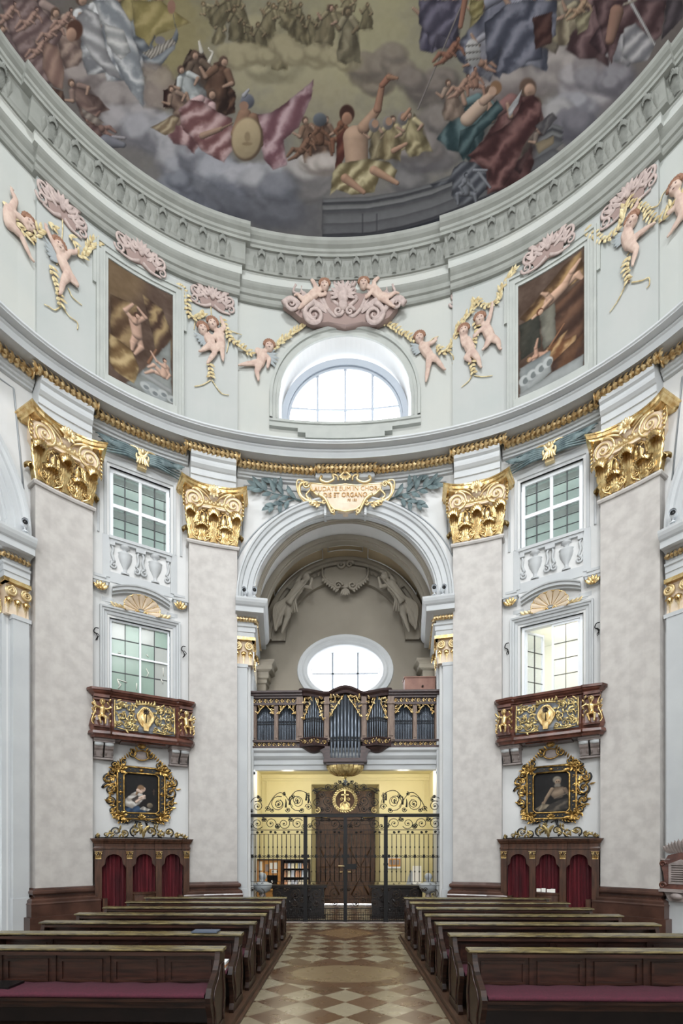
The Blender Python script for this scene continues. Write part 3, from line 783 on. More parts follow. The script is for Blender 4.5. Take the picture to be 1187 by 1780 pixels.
# gilded rope of leaves under the main cornice, stepping forward over the pilasters
def gpath(s0, s1, o): n = max(2, int(abs(s1-s0)/.3)); return [(s0+(s1-s0)*i/n, o, 11.865) for i in range(n+1)]
GL = [(-.80, .80, .10, 'over the inscribed cartouche')]
for sg, sd in ((-1, 'left'), (1, 'right')):
    GL += [(sg*.80, sg*2.80, .02, 'between the %s inner pilaster and the cartouche' % sd), (sg*2.74, sg*4.07, .20, 'over the inner %s pilaster' % sd), (sg*4.07, sg*6.12, .02, 'over the upper %s window' % sd),
           (sg*6.12, sg*7.40, .20, 'over the outer %s pilaster' % sd), (sg*7.40, sg*10.2, .02, 'at the far %s, beyond the outer pilaster' % sd)]
for a, c, o, lab in GL:
    b = B(); garland(b, gpath(a, c, o), .098, 4, step=.115, L=.19)
    b.tube([(a, o+.0, 11.865), (a+.02*(1 if c > a else -1), o, 11.865)], .105, 10); b.tube([(c, o, 11.865), (c-.02*(1 if c > a else -1), o, 11.865)], .105, 10)
    tag(b.build('cornice_garland', 'garl', tf=BT), 'gilded leaf garland under the cornice, '+lab, 'garland', 'gilded cornice garlands')
# ================================================================ PAINTED SURFACES (frescoes and canvases)
def vnoise(x, y, seed=0):
    xi, yi = np.floor(x).astype(np.int64), np.floor(y).astype(np.int64); fx, fy = x-xi, y-yi
    fx, fy = fx*fx*(3-2*fx), fy*fy*(3-2*fy)
    def h(a, b):
        n = (a*374761393+b*668265263+seed*982451653) & 0xffffffff; n = ((n ^ (n >> 13))*1274126177) & 0xffffffff
        return ((n ^ (n >> 16)) & 0xffff)/65535.0
    return (h(xi, yi)*(1-fx)+h(xi+1, yi)*fx)*(1-fy)+(h(xi, yi+1)*(1-fx)+h(xi+1, yi+1)*fx)*fy
def fbm(x, y, o=4, seed=0):
    r = 0*x; a = .5; t = 0
    for i in range(o): r = r+a*vnoise(x*2**i, y*2**i, seed+i); t += a; a *= .5
    return r/t
class Paint:
    """a canvas: painted strokes evaluated at points (x, y), y downwards; colours sRGB 0..255"""
    def __init__(s, x, y, base):
        s.x, s.y = x, y; s.c = np.zeros((len(x), 3)); s.c[:] = base
        s.n = fbm(x/26, y/26, 4, 3)-.5; s.n2 = fbm(x/9, y/9, 3, 9)-.5
    def sel(s, x0, x1, y0, y1): return np.nonzero((s.x > x0) & (s.x < x1) & (s.y > y0) & (s.y < y1))[0]
    def mix(s, i, a, col): a = a[:, None]; s.c[i] = s.c[i]*(1-a)+np.asarray(col)*a
    def ell(s, cx, cy, rx, ry, col, rot=0, soft=.3, alpha=1, wob=.0, lit=0):
        R = max(rx, ry)*(1+soft+wob)+2; i = s.sel(cx-R, cx+R, cy-R, cy+R)
        if not len(i): return
        dx, dy = s.x[i]-cx, s.y[i]-cy; u = (dx*cos(rot)+dy*sin(rot))/rx; v = (-dx*sin(rot)+dy*cos(rot))/ry
        d = np.sqrt(u*u+v*v)+wob*s.n[i]*2
        a = np.clip((1+soft/2-d)/max(soft, .02), 0, 1); a = a*a*(3-2*a)*alpha
        col = np.asarray(col, float)[None, :]*(1+lit*(-v*.6-u*.35))[:, None] if lit else np.asarray(col, float)
        s.mix(i, a, np.clip(col, 0, 255))
    def cap(s, x0, y0, x1, y1, r0, r1, col, lit=.35, soft=1.2):
        R = max(r0, r1)+soft+1; i = s.sel(min(x0, x1)-R, max(x0, x1)+R, min(y0, y1)-R, max(y0, y1)+R)
        if not len(i): return
        dx, dy = x1-x0, y1-y0; L2 = dx*dx+dy*dy+1e-6; t = np.clip(((s.x[i]-x0)*dx+(s.y[i]-y0)*dy)/L2, 0, 1)
        ex, ey = s.x[i]-x0-t*dx, s.y[i]-y0-t*dy; r = r0+(r1-r0)*t; d = np.sqrt(ex*ex+ey*ey)
        a = np.clip((r-d)/soft+.5, 0, 1); sh = 1+lit*(-(ex*.45+ey*.8)/r)-.25*np.clip(d/r, 0, 1)**3
        s.mix(i, a, np.clip(np.asarray(col, float)[None, :]*sh[:, None], 0, 255))
    def poly(s, pts, col, col2=None, fold=None, freq=.18, soft=2.0, wob=2, alpha=1):
        P = np.array(pts, float); m = soft+wob+2; i = s.sel(P[:, 0].min()-m, P[:, 0].max()+m, P[:, 1].min()-m, P[:, 1].max()+m)
        if not len(i): return
        x, y = s.x[i]+wob*s.n2[i]*2, s.y[i]+wob*s.n[i]*2; ins = np.zeros(len(i), bool); dist = np.full(len(i), 1e9); k = len(P)
        for a in range(k):
            x0, y0 = P[a]; x1, y1 = P[(a+1) % k]
            if y0 != y1: ins ^= ((y0 > y) != (y1 > y)) & (x < (x1-x0)*(y-y0)/(y1-y0)+x0)
            dx, dy = x1-x0, y1-y0; t = np.clip(((x-x0)*dx+(y-y0)*dy)/(dx*dx+dy*dy+1e-9), 0, 1)
            dist = np.minimum(dist, np.hypot(x-x0-t*dx, y-y0-t*dy))
        a = np.clip(np.where(ins, dist, -dist)/soft+.5, 0, 1)*alpha; col = np.asarray(col, float)[None, :]
        if col2 is not None:
            f = fold or 0; w = ((x*cos(f)+y*sin(f))*freq*1.5+s.n[i]*5+.6*np.sin(.05*(y*cos(f)-x*sin(f))+s.n[i]*6)); g = .5+.5*np.sin(w); g = g**1.3
            col = col*(1-g)[:, None]+np.asarray(col2, float)[None, :]*g[:, None]
        edge = 1-.25*np.exp(-dist/4); s.mix(i, a, np.clip(col*edge[:, None], 0, 255))
    def cloud(s, cx, cy, R, hi=(176, 170, 168), lo=(120, 114, 114), n=7, seed=0, asp=.6):
        rn = random.Random(seed)
        for k in range(n):
            a = rn.uniform(0, 2*pi); d = R*rn.uniform(.1, .95); r = R*rn.uniform(.42, .8); x, y = cx+d*cos(a), cy+d*asp*sin(a)
            s.ell(x, y+r*.15, r*1.05, r*.85, lo, 0, .5, .65, .25); s.ell(x-r*.12, y-r*.12, r*.8, r*.62, tuple(min(255, v*1.07) for v in hi), 0, .8, .62, .4)
    def man(s, x, y, h, pose, skin=(172, 138, 116), hair=(70, 54, 48)):
        """small painted figure: pose = points of hips, chest, head, arms and legs in units of h"""
        p = {k: (x+v[0]*h, y+v[1]*h) for k, v in pose.items()}
        def c(a, b, r0, r1): s.cap(*p[a], *p[b], r0*h, r1*h, skin, .42, 2.4)
        for sd in 'LR':
            if 'k'+sd in p: c('hip', 'k'+sd, .105, .075); c('k'+sd, 'f'+sd, .07, .04)
        c('hip', 'ch', .13, .15)
        for sd in 'LR':
            if 'e'+sd in p: c('ch', 'e'+sd, .075, .055); c('e'+sd, 'h'+sd, .052, .035)
        c('ch', 'hd', .05, .045); s.ell(*p['hd'], .075*h, .09*h, hair, 0, .2, 1); s.ell(p['hd'][0]+.02*h, p['hd'][1]+.02*h, .055*h, .065*h, skin, 0, .3, 1, lit=.3)
    def robe(s, x, y, h, lean, c1, c2, skin=(158, 126, 106), hair=(92, 72, 60), w=.34, arm=None, fold=None):
        """robed figure: (x, y) the neck, h the height, lean the slope of its axis"""
        ax, ay = sin(lean), cos(lean); q = lambda u, v: (x+(ax*v+ay*u)*h, y+(ay*v-ax*u)*h)
        s.ell(*q(0, .45), h*w*.75, h*.55, (70, 62, 60), -lean, .7, .35)
        s.poly([q(-.07, -.02), q(-w*.55, .10), q(-w*.6, .35), q(-w*.95, .7), q(-w, .95), q(-w*.3, 1.02), q(w*.3, .94), q(w*.9, 1.0), q(w*.85, .6), q(w*.5, .3), q(w*.5, .08), q(.07, -.02)], c1, c2, fold if fold is not None else lean*.6+.35, 9/h+.05, 3, 3)
        s.poly([q(-w*.5, .12), q(w*.2, .05), q(w*.7, .55), q(w*.2, .7), q(-w*.3, .45)], tuple(.5*(a+b) for a, b in zip(c1, c2)), c2, 1.6-lean, 7/h+.05, 4, 3, .7)
        s.ell(*q(-w*.25, .4), h*w*.3, h*.35, tuple(min(255, v*1.12) for v in c2), -lean, .9, .35); s.ell(*q(w*.55, .6), h*w*.28, h*.4, tuple(v*.7 for v in c1), -lean, .9, .4)
        for sg in ((-1, 1) if arm is None else arm):
            e = q(sg*(w*.75), .26); hnd = q(sg*w*.35, .36) if sg > 0 else q(-w*1.15, .12); s.cap(*q(sg*w*.35, .07), *e, .075*h, .06*h, c2, .35, 2.2); s.cap(*e, *hnd, .045*h, .03*h, skin, .35, 2)
        hx, hy = q(0, -.10); s.ell(hx, hy-.01*h, .085*h, .10*h, hair, 0, .35, 1, lit=.25); s.ell(hx+.02*h, hy+.02*h, .058*h, .07*h, skin, 0, .4, 1, lit=.4); s.ell(hx+.03*h, hy+.05*h, .03*h, .02*h, tuple(v*.75 for v in skin), 0, .6, .6)
    def apply(s, me, grain=5, sat=.8, gain=1.0):
        g = s.n2*grain*2+s.n*grain; c = s.c+g[:, None]; l = c.mean(1, keepdims=True); c = np.clip((l+(c-l)*sat)*gain, 0, 255)/255
        lin = np.where(c <= .04045, c/12.92, ((c+.055)/1.055)**2.4); out = np.ones((len(c), 4)); out[:, :3] = lin
        a = me.color_attributes.new('paint', 'FLOAT_COLOR', 'POINT'); a.data.foreach_set('color', out.ravel().astype(np.float32))
def gridmesh(name, X, Y, Z, smooth=True):
    nu, nv = X.shape; me = bpy.data.meshes.new(name); V = np.stack([X, Y, Z], -1).reshape(-1, 3)
    i = np.arange(nu*nv).reshape(nu, nv); F = np.stack([i[:-1, :-1], i[1:, :-1], i[1:, 1:], i[:-1, 1:]], -1).reshape(-1, 4)
    me.vertices.add(len(V)); me.vertices.foreach_set('co', V.ravel()); me.loops.add(F.size); me.loops.foreach_set('vertex_index', F.ravel())
    me.polygons.add(len(F)); me.polygons.foreach_set('loop_start', np.arange(0, F.size, 4)); me.update()
    if smooth: me.polygons.foreach_set('use_smooth', np.ones(len(F), bool))
    return me
M['fresco'] = vcol('dome_fresco', .9); M['canvas'] = vcol('oil_on_canvas', .45)
# reclining, standing, sitting, reaching figures
SIT = dict(hip=(0, 0), ch=(-.02, -.38), hd=(.0, -.62), eL=(-.22, -.2), hL=(-.10, .0), eR=(.2, -.22), hR=(.32, -.05), kL=(-.3, .06), fL=(-.28, .4), kR=(.3, .08), fR=(.36, .4))
REACH = dict(hip=(0, 0), ch=(0, -.4), hd=(-.03, -.66), eL=(-.2, -.2), hL=(-.3, -.02), eR=(.24, -.6), hR=(.42, -.85), kL=(-.22, .2), fL=(-.3, .5), kR=(.25, .2), fR=(.4, .48))
FLY = dict(hip=(0, 0), ch=(-.3, -.2), hd=(-.5, -.32), eL=(-.4, .04), hL=(-.6, .1), eR=(-.2, -.42), hR=(-.05, -.6), kL=(.28, -.05), fL=(.5, .12), kR=(.22, .18), fR=(.5, .28))
LEAN = dict(hip=(0, 0), ch=(.22, -.3), hd=(.3, -.52), eL=(.05, -.1), hL=(.22, .02), eR=(.42, -.2), hR=(.5, -.02), kL=(-.3, -.05), fL=(-.5, .2), kR=(-.2, .2), fR=(-.45, .32))

def paint_dome(P):
    x, y = P.x, P.y
    olive, grey, umber = np.array((154, 146, 112)), np.array((112, 108, 106)), np.array((98, 86, 80))
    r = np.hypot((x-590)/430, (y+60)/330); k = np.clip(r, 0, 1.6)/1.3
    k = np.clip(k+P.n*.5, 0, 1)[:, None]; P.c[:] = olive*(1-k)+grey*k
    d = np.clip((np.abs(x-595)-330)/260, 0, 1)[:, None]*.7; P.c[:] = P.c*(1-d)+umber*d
    # soft golden sky and cloud masses
    for cx, cy, rx, ry, c, a in ((520, 120, 110, 60, (170, 160, 122), .7), (640, 60, 70, 120, (162, 154, 116), .7), (700, 120, 60, 60, (150, 142, 112), .6), (300, 60, 60, 90, (150, 136, 86), .7), (560, 190, 90, 50, (150, 140, 112), .6), (420, 110, 70, 40, (160, 150, 118), .6)):
        P.ell(cx, cy, rx, ry, c, 0, 1.0, a, .3)
    lg = (172, 166, 166); mg = (142, 136, 136)
    for j, (cx, cy, R, hi, lo) in enumerate([(150, 100, 46, (158, 142, 136), (110, 94, 92)), (180, 130, 48, (162, 150, 144), (110, 100, 98)), (215, 165, 46, (156, 146, 142), (112, 104, 102)), (235, 210, 46, lg, (104, 100, 104)), (265, 235, 46, (166, 164, 168), (98, 96, 102)), (310, 250, 46, (170, 168, 170), (104, 102, 108)), (350, 285, 52, (160, 160, 166), (90, 90, 98)), (395, 300, 52, (168, 168, 174), (88, 88, 96)), (440, 305, 48, (176, 174, 178), (96, 96, 104)),
            (490, 310, 46, (170, 168, 170), (100, 100, 106)), (540, 300, 44, (172, 166, 162), (104, 100, 100)), (330, 325, 46, (132, 134, 142), (76, 78, 88)), (400, 350, 46, (120, 122, 132), (72, 74, 84)), (470, 345, 50, (126, 126, 134), (82, 84, 92)), (545, 280, 26, (190, 180, 172), (130, 122, 116)),
            (440, 60, 40, (166, 156, 120), (128, 120, 94)), (480, 110, 46, (170, 160, 126), (132, 124, 98)), (560, 70, 40, (158, 150, 116), (120, 112, 90)),
            (650, 130, 40, (140, 128, 110), (104, 94, 84)), (690, 110, 40, (140, 128, 112), (106, 96, 88)), (740, 150, 44, (132, 120, 110), (92, 84, 80)), (770, 210, 44, (136, 126, 118), (92, 86, 84)), (700, 290, 46, (126, 122, 120), (86, 84, 86)), (740, 270, 40, (134, 128, 124), (92, 88, 90)), (730, 250, 36, (142, 132, 126), (96, 90, 88)),
            (870, 150, 40, (158, 146, 140), (112, 102, 100)), (920, 140, 46, (160, 150, 144), (116, 106, 104)), (960, 110, 50, (166, 156, 150), (120, 112, 110)), (1010, 150, 50, (164, 158, 158), (112, 106, 110)), (1000, 190, 44, (158, 156, 160), (100, 98, 106)), (960, 200, 36, (164, 160, 158), (110, 106, 108)), (1040, 110, 40, (146, 138, 138), (100, 92, 94)), (1060, 140, 36, (140, 136, 140), (92, 88, 94)), (1010, 220, 40, (120, 116, 122), (80, 78, 86)), (860, 250, 30, (130, 118, 112), (90, 82, 80)), (1030, 60, 36, (160, 146, 134), (118, 106, 98))]):
        P.cloud(cx, cy, R, hi, lo, 8, j)
    P.poly([(330, 310), (430, 345), (520, 350), (560, 345), (560, 420), (380, 380)], (84, 84, 90), alpha=.55, soft=26, wob=8)
    # painted stone ledge
    for off, c in ((0, (112, 112, 114)), (7, (74, 74, 78)), (12, (124, 124, 124)), (20, (84, 84, 88)), (26, (104, 104, 106)), (44, (96, 96, 99)), (62, (70, 70, 76)), (68, (50, 54, 64))):
        P.poly([(560, 345+off), (640, 342+off), (700, 332+off*.98), (750, 318+off*.97), (860, 272+off), (960, 215+off), (980, 222+off), (870, 340), (750, 392), (560, 430)], c, alpha=.95, soft=2, wob=1)
    for xx in (630, 655): P.cap(xx, 372, xx, 405, .8, .8, (72, 72, 78), 0)
    # far groups in the golden light
    rn = random.Random(5)
    for k_ in range(34):
        gx, gy = rn.choice([(395, 26), (440, 40), (470, 66), (510, 16), (545, 40), (480, 10), (590, 18), (620, 6), (375, 10), (420, 4)]); gx += rn.uniform(-20, 20); gy += rn.uniform(-14, 16)
        q = rn.uniform(.86, 1.08); P.robe(gx, gy, rn.uniform(34, 50), rn.uniform(-.9, .9), (112*q, 102*q, 76*q), (140*q, 129*q, 98*q), (140*q, 120*q, 92*q), (104*q, 88*q, 64*q), .3)
    for k_ in range(7): P.cloud(400+32*k_, 92+rn.uniform(-10, 14), 26, (160, 149, 116), (132, 122, 94), 6, k_+50)
    P.robe(604, 28, 82, .05, (100, 92, 72), (138, 128, 102), (120, 104, 80), (84, 74, 58), .26); P.robe(574, 20, 60, -.2, (110, 100, 76), (142, 130, 100), w=.3)
    # left-hand groups
    R_ = [(20, 20, 90, .5, (98, 76, 74), (142, 118, 112)), (60, 6, 110, .45, (90, 70, 70), (150, 128, 120)), (36, 70, 80, .8, (84, 62, 60), (128, 102, 94)), (100, 30, 90, .5, (104, 84, 78), (158, 134, 120)), (8, 56, 70, .7, (76, 60, 62), (118, 98, 96)),
          (146, 10, 120, .4, (116, 116, 120), (184, 184, 184)), (190, -10, 150, .32, (112, 116, 124), (192, 192, 192)), (236, -20, 100, -.2, (124, 112, 70), (166, 150, 98)), (272, 6, 90, -.5, (92, 98, 106), (146, 150, 152)), (128, 150, 70, .7, (92, 70, 66), (132, 108, 98))]
    for a_ in R_: P.robe(*a_)
    P.poly([(0, 0), (60, 0), (110, 60), (90, 90), (60, 70), (100, 140), (70, 150), (20, 70)], (104, 82, 80), (140, 118, 114), .8, .2)
    for q in ((12, 30, 46), (50, 40, 46), (88, 62, 48), (66, 90, 44), (110, 40, 44)): P.man(q[0], q[1], q[2], LEAN, (150, 118, 104), (70, 50, 44))
    P.poly([(75, 70), (100, 80), (112, 120), (110, 155), (92, 150), (74, 120)], (128, 98, 88), (156, 124, 108), .4, .2)
    P.poly([(85, 150), (110, 158), (115, 200), (100, 195)], (84, 60, 52), (120, 92, 76), .4, .3)
    P.poly([(132, 30), (150, 14), (172, 26), (180, 70), (196, 110), (214, 140), (190, 132), (160, 100), (140, 64)], (132, 130, 132), (182, 180, 180), 2.2, .16)
    P.poly([(162, 0), (205, 0), (228, 40), (240, 90), (250, 130), (250, 188), (226, 158), (206, 120), (184, 60)], (126, 130, 136), (188, 188, 188), 2.4, .14)
    P.poly([(180, 40), (215, 52), (226, 90), (210, 104), (186, 76)], (150, 150, 150), (196, 194, 190), 1.9, .2)
    P.ell(130, 52, 14, 18, (92, 62, 50)); P.ell(124, 60, 9, 12, (160, 124, 104), lit=.3)
    P.poly([(228, 0), (280, 0), (330, 40), (300, 52), (268, 62), (252, 92), (236, 60)], (140, 126, 74), (170, 152, 98), .6, .12)
    P.poly([(228, 60), (250, 68), (262, 84), (296, 70), (306, 50), (300, 20), (310, 60), (304, 84), (270, 124), (250, 112), (244, 90)], (98, 104, 112), (148, 152, 156), 1.0, .2)
    P.poly([(246, 92), (300, 66), (306, 76), (262, 104)], (180, 172, 160), (120, 112, 104), .4, .8, 1, 1)
    P.ell(298, 12, 7, 12, (150, 110, 92)); P.ell(278, 70, 9, 7, (120, 116, 120))
    P.poly([(248, 110), (290, 112), (310, 150), (292, 190), (252, 186)], (140, 124, 114), (158, 142, 130), 1.0, .1, 8, 4, .8)
    # horned figure and companions
    P.poly([(302, 150), (318, 110), (330, 86), (352, 92), (368, 120), (374, 160), (360, 190), (330, 190), (288, 188), (286, 156)], (62, 46, 40), (112, 94, 80), 1.2, .2)
    P.man(345, 140, 60, SIT, (122, 98, 84), (48, 36, 34)); P.cap(350, 90, 346, 72, 4, 2, (190, 184, 170)); P.cap(362, 110, 370, 92, 3.4, 1.6, (196, 190, 176)); P.cap(370, 92, 362, 84, 1.8, 1.2, (196, 190, 176))
    P.poly([(284, 156), (320, 156), (322, 186), (284, 186)], (66, 40, 38), (80, 52, 46), 0, .1, 1, 1)
    P.poly([(312, 150), (345, 146), (368, 166), (362, 188), (330, 178), (314, 170)], (120, 124, 124), (178, 182, 180), 1.2, .3)
    P.poly([(372, 110), (386, 104), (392, 140), (410, 160), (408, 196), (384, 204), (372, 176)], (64, 44, 38), (116, 84, 66), .7, .25)
    P.robe(340, 104, 84, .25, (56, 42, 38), (108, 90, 76)); P.robe(386, 116, 92, -.25, (62, 44, 38), (120, 90, 72)); P.robe(318, 128, 74, .5, (110, 116, 118), (172, 176, 174)); P.robe(362, 172, 96, -.55, (112, 74, 76), (184, 152, 150)); P.robe(300, 160, 60, .5, (92, 70, 62), (140, 116, 100))
    # seated soldier with shield and pink cloak
    P.poly([(310, 190), (330, 174), (352, 176), (380, 196), (404, 206), (404, 262), (390, 282), (350, 262), (332, 238), (318, 226)], (118, 76, 76), (186, 152, 150), .9, .14)
    P.poly([(262, 222), (300, 200), (312, 206), (300, 232), (286, 236)], (132, 110, 84), (176, 156, 124), .7, .3)
    P.poly([(436, 200), (470, 196), (510, 168), (545, 138), (541, 170), (520, 220), (492, 244), (500, 286), (474, 296), (458, 276), (452, 236)], (116, 76, 84), (182, 150, 154), .5, .12)
    P.cap(425, 200, 410, 232, 12, 9, (140, 106, 84)); P.cap(440, 205, 452, 250, 9, 6, (132, 98, 78)); P.ell(430, 176, 12, 13, (96, 98, 108), lit=.4); P.ell(424, 184, 8, 8, (150, 114, 94)); P.cap(424, 166, 432, 156, 4, 2, (150, 150, 156))
    P.ell(430, 242, 27, 38, (92, 74, 58), .15, .12); P.ell(428, 240, 25, 36, (162, 142, 108), .15, .2, lit=.2); P.ell(430, 238, 5, 9, (142, 122, 92), 0, .6); P.ell(430, 250, 9, 3, (136, 116, 86), 0, .6)
    P.cap(352, 236, 384, 224, 6, 4, (150, 120, 100)); P.cap(384, 224, 404, 214, 2, 1.4, (128, 104, 84))
    # dark bearded men and the man with the raised arm
    P.robe(532, 216, 66, .3, (92, 68, 56), (134, 104, 84)); P.robe(566, 214, 60, -.1, (78, 60, 52), (120, 94, 78)); P.cloud(566, 290, 30, (186, 176, 168), (122, 112, 106), 6, 77)
    P.man(556, 246, 58, SIT, (112, 80, 62), (56, 46, 44)); P.ell(556, 208, 12, 12, (88, 92, 98), lit=.4)
    P.man(524, 262, 50, LEAN, (118, 86, 68), (60, 44, 38)); P.man(596, 240, 60, SIT, (120, 80, 60), (64, 40, 34))
    P.poly([(586, 236), (600, 224), (604, 262), (592, 290), (582, 300)], (92, 48, 40), (122, 70, 56), .9, .2)
    P.cap(620, 290, 618, 240, 19, 22, (166, 134, 110)); P.cap(632, 222, 656, 190, 11, 7, (160, 126, 102)); P.cap(656, 190, 664, 148, 7, 5, (150, 110, 88)); P.cap(664, 148, 676, 134, 5, 6, (146, 100, 80)); P.cap(676, 134, 690, 136, 5, 3, (146, 108, 84))
    P.ell(603, 198, 13, 16, (74, 48, 40)); P.ell(603, 206, 9, 11, (150, 110, 88), lit=.3)
    P.poly([(590, 284), (640, 276), (676, 282), (690, 296), (684, 320), (660, 306), (650, 334), (610, 340), (584, 330), (574, 340), (578, 300)], (110, 96, 64), (186, 172, 130), .7, .16)
    P.cap(650, 296, 690, 318, 8, 4, (164, 126, 100)); P.cap(600, 310, 632, 334, 8, 4, (160, 122, 98))
    P.poly([(646, 236), (690, 226), (716, 214), (720, 196), (735, 218), (736, 240), (712, 256), (690, 266), (664, 262)], (108, 94, 66), (170, 156, 118), .9, .2)
    P.robe(652, 222, 56, .2, (96, 84, 62), (150, 136, 104)); P.robe(682, 214, 66, -.1, (104, 90, 62), (164, 148, 110)); P.robe(712, 206, 66, .3, (110, 98, 68), (172, 158, 118))
    for q in ((650, 218), (674, 214), (700, 206)): P.ell(q[0], q[1], 9, 12, (112, 106, 104), lit=.3); P.ell(q[0]+2, q[1]-3, 6, 7, (158, 122, 98))
    P.cap(684, 262, 706, 250, 5, 3, (162, 124, 100)); P.cap(700, 206, 712, 190, 4, 3, (160, 120, 96))
    # right-hand groups
    R_ = [(752, 0, 90, .1, (70, 66, 84), (116, 110, 128)), (786, 8, 80, -.2, (64, 60, 74), (104, 98, 112)), (830, -6, 70, .2, (116, 104, 64), (162, 150, 100)), (884, -8, 140, -.4, (68, 70, 84), (126, 126, 140)), (930, -10, 130, -.15, (76, 78, 92), (138, 138, 150)), (852, 60, 80, -.3, (84, 84, 94), (140, 138, 146)),
          (966, 0, 90, -.3, (96, 86, 76), (142, 130, 112)), (1010, 6, 80, -.4, (100, 88, 72), (150, 138, 112)), (1056, -10, 120, -.3, (74, 52, 54), (120, 94, 94)), (1110, -10, 120, -.45, (68, 48, 52), (112, 88, 90)), (1150, -20, 90, -.5, (64, 54, 60), (100, 90, 96)), (1100, 44, 70, -.4, (112, 110, 114), (170, 166, 166)),
          (846, 170, 110, -.55, (46, 68, 72), (94, 116, 118)), (912, 170, 170, -.32, (72, 42, 42), (130, 92, 88)), (926, 190, 110, -.5, (62, 38, 40), (104, 74, 72)), (780, 150, 60, .2, (110, 92, 80), (150, 128, 112)), (930, 226, 60, -.8, (84, 72, 66), (120, 106, 96))]
    for a_ in R_: P.robe(*a_)
    P.poly([(728, 0), (812, 0), (800, 40), (786, 70), (760, 60), (752, 92), (742, 60), (728, 40)], (72, 68, 84), (112, 106, 124), .7, .15)
    P.poly([(818, 0), (842, 0), (838, 24), (824, 36), (816, 24)], (120, 108, 64), (160, 148, 98), .9, .3)
    P.cap(806, 0, 726, 190, 1.3, 1.3, (120, 112, 108)); P.cap(808, 0, 800, 46, 5, 4, (144, 100, 80))
    P.man(780, 96, 54, LEAN, (132, 90, 72), (84, 56, 46)); P.man(836, 110, 52, FLY, (150, 114, 94), (96, 66, 52)); P.man(800, 156, 46, LEAN, (150, 116, 98), (96, 70, 58)); P.man(826, 148, 46, SIT, (146, 108, 90), (90, 60, 50))
    P.ell(822, 92, 13, 24, (150, 148, 146), -.1, .15, lit=.3)
    for q in (80, 92, 104): P.cap(810, q, 834, q-3, 1.6, 1.6, (108, 104, 100))
    P.poly([(842, 40), (880, 8), (910, 0), (968, 0), (966, 60), (940, 76), (944, 102), (918, 108), (884, 130), (862, 124), (872, 84), (858, 104), (846, 110)], (70, 72, 86), (124, 124, 138), .6, .12)
    P.poly([(926, 30), (960, 20), (958, 74), (930, 86)], (70, 44, 42), (96, 66, 60), .6, .2)
    P.poly([(800, 226), (826, 216), (864, 174), (876, 190), (852, 216), (826, 240), (806, 280), (796, 262)], (44, 66, 70), (86, 108, 110), .8, .2)
    P.cap(812, 208, 836, 184, 12, 12, (172, 146, 126)); P.cap(840, 176, 862, 158, 8, 6, (168, 138, 118)); P.ell(862, 152, 10, 12, (132, 98, 70)); P.ell(856, 158, 7, 8, (172, 138, 116))
    P.poly([(908, 168), (928, 164), (942, 180), (938, 216), (912, 250), (896, 290), (872, 330), (846, 338), (850, 296), (812, 270), (850, 236), (888, 214), (902, 190)], (72, 42, 42), (126, 88, 84), .75, .11)
    P.poly([(882, 190), (908, 154), (900, 180), (886, 204)], (160, 160, 162), (190, 188, 186), .8, .3, 1, 1)
    P.poly([(930, 218), (960, 196), (968, 206), (944, 236)], (84, 80, 84), (104, 100, 100), .5, .3); P.poly([(930, 250), (962, 236), (962, 250), (936, 268)], (140, 124, 98), None)
    P.poly([(1030, 0), (1120, 0), (1158, 0), (1150, 60), (1118, 90), (1110, 46), (1078, 60), (1062, 112), (1048, 70)], (72, 50, 52), (116, 90, 90), .7, .13)
    P.poly([(1084, 50), (1104, 40), (1140, 74), (1126, 104), (1098, 110), (1080, 96)], (112, 110, 114), (168, 164, 164), .9, .2)
    P.cap(1094, 0, 1138, 78, 3, 1.6, (160, 158, 156)); P.cap(1084, 8, 1106, 0, 2, 2, (140, 130, 116)); P.cap(1072, 20, 1060, 70, 12, 8, (134, 100, 84))
    P.poly([(1158, 0), (1187, 0), (1187, 30), (1150, 70)], (64, 56, 60), (90, 80, 84), .5, .2)
    P.man(1006, 20, 46, LEAN, (150, 122, 96), (96, 70, 52)); P.poly([(1000, 30), (1030, 16), (1020, 50), (1004, 60)], (120, 110, 86), (158, 148, 116), .8, .3)
    # stone monster on the ledge
    P.poly([(790, 290), (806, 280), (826, 282), (846, 300), (846, 326), (826, 350), (800, 356), (784, 340), (786, 316), (756, 326), (748, 320), (780, 312)], (64, 66, 74), (112, 114, 120), .9, .25)
    P.man(810, 335, 50, SIT, (106, 108, 114), (60, 62, 70)); P.cap(832, 300, 852, 326, 3, 2, (118, 120, 126)); P.cap(824, 296, 846, 296, 3, 2, (118, 120, 126))
    P.man(176, 224, 50, FLY, (126, 96, 86), (96, 70, 60)); P.poly([(144, 214), (170, 220), (188, 250), (176, 250), (150, 236)], (96, 70, 68), (128, 100, 94), .8, .3)
    P.poly([(140, 186), (166, 202), (182, 214), (168, 220), (148, 206)], (120, 106, 98), (158, 144, 132), .8, .3)
    P.cap(196, 238, 216, 240, 3, 3, (136, 130, 134)); P.cap(184, 246, 214, 252, 12, 5, (108, 108, 116))
ns, nt_ = 900, 360
sv = np.linspace(-9.5, 9.5, ns); tv = np.linspace(0, .95, nt_)
base = np.array([bend(s, DO, 0)[:2] for s in sv]); kx = np.cos(tv)[None, :]
X = DC.x+(base[:, 0:1]-DC.x)*kx; Y = DC.y+(base[:, 1:2]-DC.y)*kx; Z = np.broadcast_to(DZ+DH*np.sin(tv)[None, :], X.shape)
me = gridmesh('ceiling_dome', X, Y, Z)
xx, yy, zz = X.ravel(), np.maximum(Y.ravel(), .5), Z.ravel()
cyw, syw = cos(YAW), sin(YAW); yc = -xx*syw+yy*cyw; U = CX+FPX*(xx*cyw+yy*syw)/yc; V_ = CY-FPX*(zz-HC)/yc
